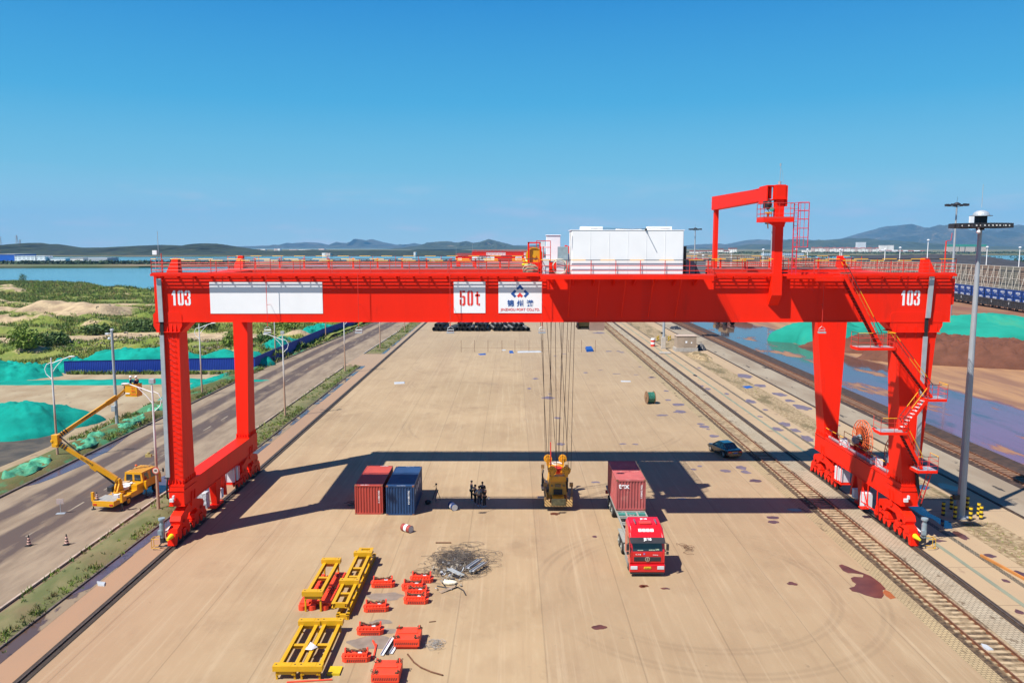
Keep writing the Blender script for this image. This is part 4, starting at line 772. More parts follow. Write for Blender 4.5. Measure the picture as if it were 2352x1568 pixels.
# cable reels
def reel(y):
    x = 31.75; z = 5.15; R_ = 1.75; m = MB()
    for dx, rr in ((-.16, R_), (.16, R_)):
        m.ring((x + dx, y, z), (1, 0, 0), rr, .035, 34, 5); m.ring((x + dx, y, z), (1, 0, 0), rr * .62, .025, 28, 5); m.ring((x + dx, y, z), (1, 0, 0), rr * .82, .02, 28, 4)
        for i in range(26): a = i * 2 * math.pi / 26; m.bar((x + dx, y + .5 * math.cos(a), z + .5 * math.sin(a)), (x + dx, y + rr * math.cos(a), z + rr * math.sin(a)), .03, .05)
    o = part(m, 'reel_spokes', mat('reel_orange_paint', (.75, .13, .03), .5, var=.1))
    c = MB(); c.disc((x, y, z), (1, 0, 0), R_ * .66, .26, 28); part(c, 'cable_coil', BLACK)
    c = MB(); c.tube((x - .5, y, z), (x + .3, y, z), .16, 12); c.tube((x - .9, y, z), (x - .5, y, z + .0), .2, 12); c.tube((x - .5, y - .25, z + .35), (x - .5, y - .55, z + .5), .13, 10); c.box(x - .8, x - .45, y - .35, y + .2, z - .3, z + .3); part(c, 'reel_drive', MOTG)
    c = MB(); c.box(x - 1.7, x - .3, y - .5, y + .5, ZS1, ZS1 + .1); c.bar((x - .6, y, ZS1), (x - .6, y, z), .25, .15); c.bar((x - .2, y - .9, ZS1), (x - .5, y, z), .1, .1); part(c, 'reel_bracket', RED)
    for dx, dy, s in ((-1.45, -.1, .5), (-1.6, .7, .35), (-1.1, 1.2, .4)): part(vecbox((x + dx, y + dy, ZS1 + .1 + s * .7), (s * .9, s, s * 1.3)), 'electric_cabinet', CABW, bevel=.02)
reel(70.6); reel(64.2)
# signs on the front face
def sign(x0, x1, z0, z1): m = MB(); m.box(x0, x1, YF - .028, YF - .002, z0, z1); return part(m, 'sign_board', WHITE)
b0 = sign(-22.57, -14.16, 17.51, 19.86); b0['label'] = 'large blank white board'
b1 = sign(-4.35, -1.99, 17.55, 19.9); b2 = sign(-1.01, 2.22, 17.55, 19.9)
SGR = mat('sign_red', (.72, .04, .03), .5, var=.03); SGB = mat('sign_blue', (.012, .075, .30), .5, var=.03)
def lab(body, size, m, x, z, sx=1., bold=0., sp=1., dy=.04, parent=crane, nm='lettering'):
    return text(nm, body, size, m, parent, (x - CO[0], YF - dy - CO[1], z - CO[2]), sx=sx, bold=bold, sp=sp)
GL = {'1': [[(.12, .78), (.3, 1), (.5, 1), (.5, 0), (.26, 0), (.26, .72), (.12, .66)]],
      '0': [[(.28, 0), (.14, 0), (0, .1), (0, .9), (.14, 1), (.28, 1), (.28, .86), (.22, .82), (.22, .18), (.28, .14)], [(.34, 0), (.34, .14), (.40, .18), (.40, .82), (.34, .86), (.34, 1), (.48, 1), (.62, .9), (.62, .1), (.48, 0)]],
      '3': [[(0, .66), (0, .9), (.14, 1), (.28, 1), (.28, .86), (.2, .84), (.2, .66)], [(.34, 1), (.48, 1), (.62, .9), (.62, .6), (.54, .51), (.62, .42), (.62, .1), (.48, 0), (.34, 0), (.34, .14), (.41, .18), (.41, .44), (.30, .45), (.30, .57), (.41, .59), (.41, .82), (.34, .86)], [(0, .1), (.14, 0), (.28, 0), (.28, .14), (.2, .17), (.2, .36), (0, .36)]],
      '5': [[(.02, .54), (.02, 1), (.24, 1), (.24, .66), (.24, .54)], [(.30, 1), (.60, 1), (.60, .87), (.30, .87)], [(0, .1), (.14, 0), (.22, 0), (.22, .42), (0, .42)], [(.28, 0), (.48, 0), (.62, .1), (.62, .58), (.5, .66), (.28, .66), (.28, .54), (.41, .52), (.41, .16), (.28, .13)]],
      't': [[(.14, .95), (.34, .95), (.34, 0), (.14, .1)], [(.0, .76), (.52, .76), (.52, .62), (0, .62)], [(.38, 0), (.52, 0), (.52, .16), (.38, .16)]], '2': [[(0, .66), (0, .9), (.14, 1), (.48, 1), (.62, .9), (.62, .56), (.22, .2), (.62, .2), (.62, 0), (0, 0), (0, .24), (.41, .62), (.41, .84), (.2, .84), (.2, .66)]]}
def glyphs(s_, x, z, h, adv, m, y, parent, off, w=1., d=.008, nm='lettering'):
    q = MB()
    for ch in s_:
        for pl in GL[ch]: q.prism([(x + a * h * w, z + b * h) for a, b in pl], 'y', y - d, y)
        x += adv
    return q.build(nm, m, parent, off=off)
for cx in (-25.50, 29.02): glyphs('103', cx, 18.12, 1.12, .52, WHITE, YF - .003, crane, CO, .62)
glyphs('50t', -3.92, 18.10, 1.13, .58, SGR, YF - .032, crane, CO, .62)
def lz(a, b): return atY(*zz(1700, 980, 4.238, a, b), YF - .04)
m = MB()
for pl in ([(1610, 668), (1675, 735), (1645, 762), (1610, 728), (1575, 762), (1545, 735)], [(1520, 757), (1550, 785), (1512, 828), (1547, 862), (1520, 892), (1453, 825)], [(1700, 757), (1765, 825), (1700, 892), (1672, 862), (1707, 828), (1670, 785)]): m.prism([lz(*p) for p in pl], 'y', YF - .038, YF - .03)
part(m, 'emblem', SGB); m = MB(); m.prism([lz(*p) for p in ((1610, 805), (1662, 860), (1637, 892), (1610, 868), (1583, 892), (1558, 860))], 'y', YF - .038, YF - .03); part(m, 'emblem', SGR)
lab('锦 州 港', .52, SGB, .62, lz(1610, 995)[1], 1.0, .012, 1.1); lab('JINZHOU PORT CO,LTD.', .265, SGR, .62, lz(1610, 1095)[1], .98, .003, 1.02)
# pull-down work lights along the front
for px in (613, 823, 1034, 1245, 1890):
    x = atY(px, 700, YF - .6)[0]; m = MB(); m.tube((x, YF - .62, ZT + .1), (x, YF - .62, 16.6), .022, 5); m.tube((x - .02, YF - .55, 18.2), (x + .1, YF - .05, 18.2), .015, 5); part(m, 'lamp_pole', RED2)
    m = MB(); m.tube((x - .25, YF - .62, 16.35), (x + .25, YF - .62, 16.35), .03, 6); m.box(x - .27, x + .27, YF - .78, YF - .5, 16.1, 16.22); m.path([(x - .22, YF - .62, 16.1), (x - .22, YF - .62, 16.45), (x, YF - .62, 16.62), (x + .22, YF - .62, 16.45), (x + .22, YF - .62, 16.1)], .015, 5); part(m, 'work_light', GALV)
# electrical house platform on the front
PX0, PX1, PY0 = 2.09, 14.45, 57.1
m = MB(); m.box(PX0, PX1, PY0, YF - .56, ZT - .02, ZT + .02); m.box(PX0, PX1, PY0 - .06, PY0, ZT - .22, ZT + .06); m.box(PX0, PX0 + .06, PY0, YF - .56, ZT - .22, ZT - .03); m.box(PX1 - .06, PX1, PY0, YF - .56, ZT - .22, ZT - .03)
for i in range(8): x = PX0 + .9 + i * 1.5; m.prism([(PY0 + .1, ZT - .02), (YF, ZT - .02), (YF, ZT - .8), (YF - .15, ZT - .8)], 'x', x, x + .05)
part(m, 'side_platform', RED); r2, h2 = MB(), MB(); rails(r2, h2, [(PX0 + .05, YF - .5, ZT + .05), (PX0 + .05, PY0, ZT + .05), (PX1, PY0, ZT + .05), (PX1, YF - .5, ZT + .05)], 1.1, (.35, .7), 1.88, .025); part(r2, 'railing', RED2); part(h2, 'handrail', ZEBRA)
m = MB(); m.box(4.26, 12.25, PY0 + .12, PY0 + 2.6, ZT + .1, 23.62); hs_ = part(m, 'electrical_house', WHITE, bevel=.05, label='big white electrical house on the side platform')
m = MB(); [m.box(4.26 + i * 1.33, 4.275 + i * 1.33, PY0 + .105, PY0 + .12, ZT + .15, 23.6) for i in range(1, 6)]; m.box(4.2, 12.3, PY0 + .1, PY0 + 2.65, 23.63, 23.68); m.box(4.95, 6.5, PY0 + .5, PY0 + 1.7, 23.68, 23.92); m.box(9.8, 11.45, PY0 + .5, PY0 + 1.7, 23.68, 23.92); m.box(7.5, 9.3, PY0 + .6, PY0 + 1.2, 23.68, 23.75); part(m, 'house_roof', WHITE)
m = MB(); m.path([(5.6, PY0 + .4, 23.74), (6.8, PY0 + .3, 23.78), (8.6, PY0 + .35, 23.72), (10.2, PY0 + .3, 23.78), (11.3, PY0 + .4, 23.74)], .02); m.bar((9.55, PY0 + .05, 23.66), (9.5, PY0 + .09, 23.72), .12, .1)
m.path([(9.5, PY0 + .05, 23.7), (9.42, PY0 - .6, 23.78)], .03); part(m, 'roof_cable', DARK)
m = MB(); m.box(12.26, 12.5, PY0 + .3, PY0 + 1.4, ZT + .1, 22.5); part(m, 'louvre', BLACK)
for x in (13.0, 13.75): m = MB(); m.box(x, x + .68, YF + .1, YF + .8, ZT + .1, 21.5); m.box(x - .03, x + .71, YF + .07, YF + .83, 21.5, 21.55); part(m, 'resistor_box', stripe_mat('resistor_ribs', (.20, .23, .26), (.10, .12, .14), .16, 'z', .5), label='grey ribbed resistor box')
for a, b, c, d, e, m_ in ((2.45, 57.5, .42, .4, 1.22, CABW), (3.5, 58.0, .55, .6, 1.0, CABW), (3.72, 58.6, .75, .6, 2.05, MOTG)): part(vecbox((a, b, ZT + .06 + e / 2), (c, d, e)), 'electric_cabinet', m_, bevel=.02)
m = MB(); m.tube((2.2, 57.3, ZT), (2.2, 57.3, 22.5), .02, 6); m.box(2.05, 2.38, 57.2, 57.32, 22.5, 22.85); part(m, 'antenna', CABW)
m = MB()
for i in range(6): m.ring((3.45, 57.5 + .05 * i, ZT + .62 + .02 * i), (.25, 1, .1), .52 + .03 * math.sin(i * 2), .02, 20, 5)
m.path([(3.9, 57.5, ZT + .2), (4.1, 57.3, 21.5), (4.2, 57.15, 22.6), (4.15, 57.1, 23.5)], .02); part(m, 'cable_loop', mat('white_cable', (.60, .58, .48), .6))
# upper left corner masts
m = MB(); m.tube((-26.35, YF + .2, ZT), (-26.35, YF + .2, 23.6), .02, 6); m.tube((-26.6, YF + .2, ZT), (-26.6, YF + .2, 21.9), .03, 6); part(m, 'antenna', GALV)
part(vecbox((-26.6, YF + .15, 22.05), (.32, .12, .32)), 'antenna_box', WHITE)
m = MB(); m.tube((-26.15, YF + .2, ZT), (-26.15, YF + .2, 22.0), .035, 6); part(m, 'mast', RED2); m = MB(); m.tube((32.3, YF + .2, ZT), (32.3, YF + .2, 22.9), .05, 6); m.path([(32.3, YF + .2, 22.9), (32.65, YF + .2, 22.95), (32.7, YF + .2, 23.5)], .02); part(m, 'mast', RED2)
# service portal crane on top
m = MB(); m.loft([(19.15, 58.75, ZB + 2.0), (19.9, 58.75, ZB + 2.0), (19.9, YF, ZB + 1.2), (19.15, YF, ZB + 1.2)], [(19.15, 58.75, ZT + .1), (19.9, 58.75, ZT + .1), (19.9, YF, ZT + .1), (19.15, YF, ZT + .1)]); m.box(19.25, 19.85, 58.8, 59.4, ZT + .1, 25.9); m.box(19.15, 19.95, 58.6, 59.55, 25.9, 25.96); m.box(19.2, 19.9, 58.7, 59.5, 25.96, 26.95); m.box(19.92, 20.05, 58.75, 59.5, 25.4, 26.9); part(m, 'portal_column', RED)
m = MB(); m.box(19.0, 19.35, 75.4, 76.0, ZT + .1, 25.95); part(m, 'portal_column', RED)
m = MB(); m.loft([(19.0, 59.6, 26.85), (19.15, 59.6, 26.85), (19.15, 59.6, 26.0), (19.0, 59.6, 26.0)], [(18.85, 76.2, 27.15), (19.0, 76.2, 27.15), (19.0, 76.2, 25.95), (18.85, 76.2, 25.95)]); m.box(18.85, 19.5, 59.5, 76.2, 25.9, 25.95); m.box(18.95, 19.4, 59.5, 76.2, 26.87, 26.92); m.box(18.7, 18.78, 59.3, 61.2, 25.7, 26.9); m.box(18.7, 19.2, 59.3, 61.2, 26.9, 26.96); part(m, 'portal_beam', RED)
m = MB(); m.box(18.9, 19.1, 59.4, 59.9, 25.2, 25.85); m.ball((18.85, 59.2, 25.6), .22); m.path([(18.75, 59.2, 25.8), (18.6, 59.2, 25.4), (18.9, 59.2, 25.0), (18.8, 59.2, 24.2)], .03); m.box(18.5, 18.75, 59.1, 59.5, 25.3, 25.8); part(m, 'hoist', DARK); part(MB().tube((19.0, 59.0, 25.2), (19.2, 59.3, 25.2), .16, 12), 'hoist_motor', mat('teal_motor', (.02, .25, .2), .4))
m = MB(); m.tube((18.8, 59.2, 25.0), (18.8, 59.2, 24.2), .09, 8, .05); m.tube((18.8, 59.2, 24.2), (18.85, 59.2, 23.8), .04, 6); m.box(18.6, 19.0, 59.0, 59.3, 24.9, 25.0); part(m, 'hook_block', YEL)
m = MB(); m.box(18.1, 20.3, 57.9, 58.7, 24.25, 24.5); m.box(18.1, 19.2, 58.7, 59.6, 24.25, 24.5); m.prism([(18.6, 24.25), (19.9, 24.25), (19.8, 23.9), (19.2, 23.9)], 'y', 58.5, 58.75); part(m, 'portal_platform', RED)
r2, h2 = MB(), MB(); rails(r2, h2, [(19.2, 59.6, 24.5), (18.12, 59.6, 24.5), (18.12, 57.92, 24.5), (20.28, 57.92, 24.5), (20.28, 58.7, 24.5)], 1.1, (.35, .72), .9, .022); part(r2, 'railing', RED2); part(h2, 'railing', RED2)
m = MB()
for x in (20.35, 20.65): m.box(x - .03, x + .03, 58.1, 58.16, ZT + .1, 25.6)
z = ZT + .3
while z < 25.5: m.tube((20.35, 58.13, z), (20.65, 58.13, z), .015, 5); z += .3
for z in (22.45, 23.15, 23.8, 24.45, 25.05, 25.62): m.path([(20.4, 58.1, z), (20.55, 57.4, z), (21.1, 57.3, z), (21.35, 57.9, z), (21.2, 58.4, z), (20.65, 58.2, z)], .022, 5)
for x, y in ((20.55, 57.4), (21.1, 57.3), (21.35, 57.9), (21.2, 58.4)): m.tube((x, y, 22.45), (x, y, 25.62), .02, 5)
part(m, 'ladder', mat('ladder_crimson', (.60, .02, .05), .5))
m = MB(); m.tube((19.55, 59.1, 26.96), (19.55, 59.1, 27.2), .12, 8); m.tube((19.55, 59.1, 27.2), (19.57, 59.1, 28.5), .015, 5); m.tube((19.56, 59.1, 28.3), (19.56, 59.1, 28.5), .05, 6); m.path([(19.8, 59.1, 27.0), (19.75, 59.1, 27.8), (19.6, 59.1, 28.2)], .01, 4); part(m, 'lightning_rod', GALV)
m = MB(); m.box(19.95, 23.3, 57.95, YF - .56, ZT - .02, ZT + .03); m.box(19.95, 23.3, 57.9, 57.95, ZT - .2, ZT + .08); m.box(22.0, 24.1, 57.85, YF - .56, ZT - .06, ZT - .03); m.box(22.0, 24.1, 57.78, 57.84, ZT - .38, ZT - .05); part(m, 'side_platform', RED)
# stairs down the right end
def flight(p, q, wd=.7, steps=None, y=57.6):
    (x0, z0), (x1, z1) = p, q; m = MB(); t = MB(); r, h = MB(), MB()
    for yy in (y, y + wd): m.bar((x0, yy, z0), (x1, yy, z1), .05, .22)
    n = steps or int(abs(z1 - z0) / .24)
    for i in range(1, n): f = i / n; x = x0 + (x1 - x0) * f; z = z0 + (z1 - z0) * f; t.box(x - .13, x + .13, y + .03, y + wd - .03, z - .015, z + .015)
    up = Vector((0, 0, 1)); k_ = 5
    for yy in (y, y + wd):
        for i in range(k_ + 1): f = i / k_; c = Vector((x0 + (x1 - x0) * f, yy, z0 + (z1 - z0) * f)); r.tube(c, c + up * 1.0, .02, 5)
        r.tube(Vector((x0, yy, z0)) + up * .5, Vector((x1, yy, z1)) + up * .5, .016, 5); h.tube(Vector((x0, yy, z0)) + up, Vector((x1, yy, z1)) + up, .026, 6)
    s_ = part(m, 'staircase', RED); part(t, 'tread', DARK if x1 > x0 else CABW, s_); part(r, 'railing', RED2, s_); part(h, 'handrail', ZEBRA, s_)
def landing(x0, x1, z, y0=57.55, y1=58.9):
    y0, y1 = 57.55, 58.75; m = MB(); m.bar((x0 + .3, y1, z - .15), (x0 + .3, 59.5, z - .15), .1, .15); m.bar((x1 - .3, y1, z - .15), (x1 - .3, 59.5, z - .15), .1, .15); m.box(x0, x1, y0, y1, z - .22, z - .02); l = part(m, 'landing', RED); d = MB(); d.box(x0 + .06, x1 - .06, y0 + .05, y1 - .05, z - .018, z); part(d, 'landing_deck', GALV, l)
    r, h = MB(), MB(); rails(r, h, [(x0, y1, z), (x0, y0, z), (x1, y0, z), (x1, y1, z)] if x1 - x0 > 1.7 else [(x0, y0, z), (x1, y0, z), (x1, y1, z)], 1.05, (.35, .7), .9, .02, False); part(r, 'railing', RED2, l); part(h, 'handrail', ZEBRA, l)
flight((24.0, ZT), (26.9, 15.3)); landing(25.2, 27.9, 15.2); flight((27.9, 15.2), (30.9, 11.45), y=57.7); landing(30.5, 31.95, 11.4); flight((30.6, 11.4), (28.9, 8.95), y=57.6)
landing(27.2, 29.2, 8.9); flight((28.9, 8.9), (30.5, 6.05), y=57.7); landing(30.1, 31.6, 6.0)
m = MB()
for y in (57.8, 58.3): m.bar((31.3, y, 5.8), (30.65, y, 3.4), .05, .06)
for i in range(8): f = i / 8; m.tube((31.3 - .65 * f, 57.8, 5.8 - 2.4 * f), (31.3 - .65 * f, 58.3, 5.8 - 2.4 * f), .02, 5)
part(m, 'ladder', SEAM)
# ================================================================ trolley on the girders
TO = (3.9, 68.0, ZT + .2)
trolley = thing('crane_trolley', 'hoist trolley with operator cab and ropes running across the big crane', 'trolley', TO)
def tp(mb, name, m, parent=None, **kw): return mb.build(name, m, parent or trolley, off=TO, **kw)
zt_ = ZT + .2
m = MB(); m.box(1.6, 1.95, 60.0, 76.0, zt_ + .2, zt_ + .75); m.box(5.6, 5.95, 60.0, 76.0, zt_ + .2, zt_ + .75)
for y in (60.0, 64.0, 71.5, 75.6): m.box(1.95, 5.6, y, y + .35, zt_ + .25, zt_ + .7)
tp(m, 'trolley_frame', RED)
for x in (1.77, 5.77):
    for y in (60.22, 75.72): tp(MB().disc((x, y, zt_ + .22), (0, 1, 0), .22, .12, 16), 'wheel', WHL)
m = MB(); m.box(1.95, 5.6, 62.6, 73, zt_ + .71, zt_ + .75); tp(m, 'trolley_deck', GREYD)
m = MB()
for x in (1.2, 2.1): 
    for y in (60.6, 61.5): m.box(x, x + .12, y, y + .12, zt_ + .3, zt_ + 2.25)
m.box(1.2, 2.22, 60.6, 61.62, zt_ + .6, zt_ + .72); m.box(1.2, 2.22, 60.6, 60.7, zt_ + 2.15, zt_ + 2.25); tp(m, 'sheave_frame', RED)
m = MB(); m.disc((1.7, 61.0, zt_ + 1.2), (0, 1, 0), .6, .35, 22); m.disc((1.7, 61.0, zt_ + 1.2), (0, 1, 0), .66, .05, 22); m.disc((1.7, 61.0, zt_ + 1.2), (0, 1, 0), .15, .5, 12); tp(m, 'rope_drum', YEL)
m = MB(); m.tube((1.2, 60.4, zt_ + .55), (.75, 60.4, zt_ + .55), .09, 10); m.tube((1.3, 62.5, zt_ + .75), (.85, 62.5, zt_ + .75), .09, 10); tp(m, 'buffer', MATS['buffer_yellow'])
m = MB(); m.box(2.75, 3.85, 63.9, 64.9, zt_ + .75, 23.35); m.box(2.7, 3.9, 63.85, 64.95, 23.35, 23.42); tp(m, 'control_cabinet', WHITE, bevel=.02)
m = MB(); m.loft([(4.2, 62.5, 22.0), (5.5, 62.5, 21.8), (5.5, 64.0, 21.8), (4.2, 64.0, 22.0)], [(4.2, 62.5, 22.6), (5.5, 62.5, 22.15), (5.5, 64, 22.15), (4.2, 64, 22.6)]); m.box(4.2, 5.5, 63.9, 64.05, zt_ + .75, 21.9); tp(m, 'hood', RED)
m = MB(); m.disc((4.55, 62.4, 21.35), (0, 1, 0), .38, .2, 18); m.box(4.1, 5.0, 62.5, 63.2, zt_ + .7, 21.9); tp(m, 'fan_unit', mat('deep_blue_paint', (.01, .03, .14), .5))
m = MB(); m.tube((2.2, 68.5, 21.9), (5.2, 68.5, 21.9), .45, 18); m.box(2.6, 3.4, 66.2, 67.2, zt_ + .75, 21.6); m.tube((4.2, 66.4, 21.6), (5.2, 66.4, 21.6), .3, 14); tp(m, 'hoist_drum', MOTG)
r2, h2 = MB(), MB(); rails(r2, h2, [(1.7, 62.3, zt_ + .75), (1.7, 75.5, zt_ + .75)], 1.1, (.35, .7), 1.8); rails(r2, h2, [(5.9, 62.3, zt_ + .75), (5.9, 75.5, zt_ + .75)], 1.1, (.35, .7), 1.8); rails(r2, h2, [(1.9, 62.4, zt_ + .75), (3.0, 62.4, zt_ + .75)], 1.6, (.5, 1.1), .6); tp(r2, 'railing', RED2); tp(h2, 'handrail', RED2)
cb_ = MB(); cb_.prism([(63.2, 15.85), (65.3, 15.85), (65.3, 18.4), (62.8, 18.4), (62.8, 16.7)], 'x', 6.15, 7.35); cb_.box(5.5, 7.35, 64.4, 65.3, 18.4, zt_ + .3); cab_ = tp(cb_, 'operator_cab', mat('cab_white_shade_tint', (.72, .66, .68), .5))  # white cab, pinkish cast of the girder's shade painted into its colour
m = MB(); m.prism([(63.22, 16.1), (65.0, 16.1), (65.0, 18.2), (62.82, 18.2), (62.82, 16.8)], 'x', 5.28, 6.15); m.box(6.2, 7.1, 62.77, 62.8, 16.9, 18.2); tp(m, 'cab_window', mat('cab_glass', (.05, .07, .04), .08, coat=.5), cab_)
m = MB()
for z in (15.95, 18.25): m.box(5.24, 6.16, 63.1, 65.1, z, z + .12)
m.box(5.24, 5.34, 63.0, 63.12, 16, 18.2); tp(m, 'cab_frame', DARK, cab_)
SHV = [(3.50, 67.35, 3.2), (4.72, 67.35, 3.2), (3.28, 70.9, 3.3), (4.62, 70.9, 3.3)]
random.seed(3)
tops = [(2.15, 66.9), (2.45, 67.0), (2.5, 64.6), (3.25, 67.0), (3.5, 69.0), (3.7, 66.9), (4.3, 67.1), (4.85, 67.0), (5.15, 66.9), (5.35, 67.0), (3.6, 67.2), (4.7, 69.6)]
bots = [(3.1, 67.2), (3.05, 70.9), (3.9, 67.2), (3.55, 70.9), (3.15, 67.3), (4.9, 67.2), (4.3, 70.9), (4.35, 67.2), (4.95, 70.9), (5.1, 67.2), (3.9, 67.8), (4.2, 70.9)]
for (a, b), (c, d) in zip(tops, bots): tp(MB().tube((a, b, zt_ + .4), (c, d, 3.3), .022, 5), 'hoist_rope', ROPE)
# ================================================================ spreader
SO = (3.95, 69.0, .4)
spr = thing('container_spreader', 'yellow container spreader hanging from ropes just above the ground', 'spreader', SO)
def sp2(mb, name, m, parent=None, **kw): return mb.build(name, m, parent or spr, off=SO, **kw)
xc = 3.98
SPZ = stripe_mat('spreader_stripes', (.62, .42, .16), (.20, .10, .04), .26, 'x', .6, 1.0)
for y0, y1, s in ((65.9, 66.4, 1), (71.6, 72.1, -1)):
    m = MB(); m.box(xc - 1.18, xc + 1.18, y0, y1, .45, .78); m.box(xc - 1.18, xc - .75, y0, y1, .78, 1.02); m.box(xc + .75, xc + 1.18, y0, y1, .78, 1.02); sp2(m, 'end_beam', SPZ)
    m = MB(); m.box(xc - .62, xc + .62, y0 - .03 if s > 0 else y1, y0 - .003 if s > 0 else y1 + .03, .55, 1.15); sp2(m, 'end_plate', mat('worn_dark_plate', (.10, .10, .06), .45, metal=.4, var=.4, scale=3, dirt=((.35, .25, .1), .25, 3)))
    for a in (-1.12, 1.12):
        m = MB(); yy = y0 + .15; m.tube((xc + a, yy, .9), (xc + a, yy, 1.25), .13, 8); m.path([(xc + a, yy, 1.15), (xc + a * 1.05, yy + .3, 1.6), (xc + a * 1.02, yy + .5, 2.1)], .08, 6); m.box(xc + a - .15, xc + a + .15, yy + .45, yy + .6, 2.0, 2.35); sp2(m, 'flipper', mat('worn_bronze', (.25, .15, .06), .5, metal=.3, var=.4, scale=4))
m = MB(); m.taper((xc - .62, xc + .62, 66.4, 71.6), (xc - .5, xc + .5, 66.4, 71.6), .5, 1.15); m.box(xc - .95, xc - .68, 66.4, 71.6, .55, .95); m.box(xc + .68, xc + .95, 66.4, 71.6, .55, .95); sp2(m, 'telescopic_beam', YELS)
m = MB(); m.taper((xc - .78, xc + .78, 67.0, 71.0), (xc - .66, xc + .66, 67.3, 70.8), 1.15, 2.3); sp2(m, 'main_frame', YELS)
m = MB(); m.box(xc - .38, xc + .38, 66.9, 67.05, 1.2, 1.62); sp2(m, 'recess', DARK); m = MB(); m.box(xc - .25, xc + .25, 67.08, 67.14, 1.8, 2.05); m.box(xc - .6, xc - .42, 67.08, 67.14, 1.85, 1.98); m.box(xc + .42, xc + .6, 67.08, 67.14, 1.85, 1.98); sp2(m, 'data_plate', mat('dull_plate', (.22, .15, .06), .6))
m = MB(); m.box(xc - .72, xc + .72, 67.1, 67.6, 2.3, 2.75); m.box(xc - .72, xc + .72, 70.6, 71.1, 2.3, 2.75); m.box(xc - .68, xc - .45, 67.6, 70.6, 2.3, 2.7); m.box(xc + .45, xc + .68, 67.6, 70.6, 2.3, 2.7)
for x, y, z in SHV: m.box(x - .13, x + .13, y - .25, y - .19, 2.7, z + .12); m.box(x - .13, x + .13, y + .19, y + .25, 2.7, z + .12)
sp2(m, 'head_block', YELS)
for x, y, z in SHV:
    m = MB(); m.disc((x, y, z), (0, 1, 0), .36, .3, 20); m.disc((x, y, z), (0, 1, 0), .38, .05, 20); m.disc((x, y, z), (0, 1, 0), .1, .52, 10)
    for i in range(8): a = i * .785; m.disc((x + .24 * math.cos(a), y - .155, z + .24 * math.sin(a)), (0, 1, 0), .035, .02, 6, 1)
    sp2(m, 'sheave', [YELS, DARK])
m = MB(); m.tube((xc + .05, 69.1, 2.5), (xc + .05, 69.1, 2.95), .3, 16, .42); m.disc((xc + .05, 69.1, 2.96), (0, 0, 1), .45, .06, 18); sp2(m, 'cable_basket', RED2)
m = MB(); m.ring((xc + .05, 69.6, 3.2), (0, 0, 1), .42, .03, 20, 5); sp2(m, 'guide_ring', WHITE)
m = MB(); m.bar((xc - .55, 68.6, 2.7), (xc - .58, 68.6, 5.4), .09, .09); sp2(m, 'pointer_post', RED2)
m = MB(); m.box(xc - 1.35, xc - 1.1, 68.3, 69.2, 1.1, 1.9); m.path([(xc - 1.25, 68.2, 1.9), (xc - 1.3, 68.4, 2.5), (xc - 1.2, 68.6, 2.9)], .07); sp2(m, 'hydraulic_unit', DARK); m = MB(); m.box(xc + .78, xc + .92, 67.6, 68.4, 1.2, 2.3); sp2(m, 'hydraulic_unit', DARK); m = MB(); m.box(xc - 1.0, xc - .72, 67.5, 70.2, 1.2, 1.5); sp2(m, 'hydraulic_unit', DARK)
m = MB(); m.box(xc - 1.75, xc - 1.0, 67.2, 67.7, .75, .8); m.box(xc - 1.4, xc - .95, 67.9, 69.4, 1.35, 1.5); sp2(m, 'side_tray', mat('cream_plate', (.60, .50, .34), .5))
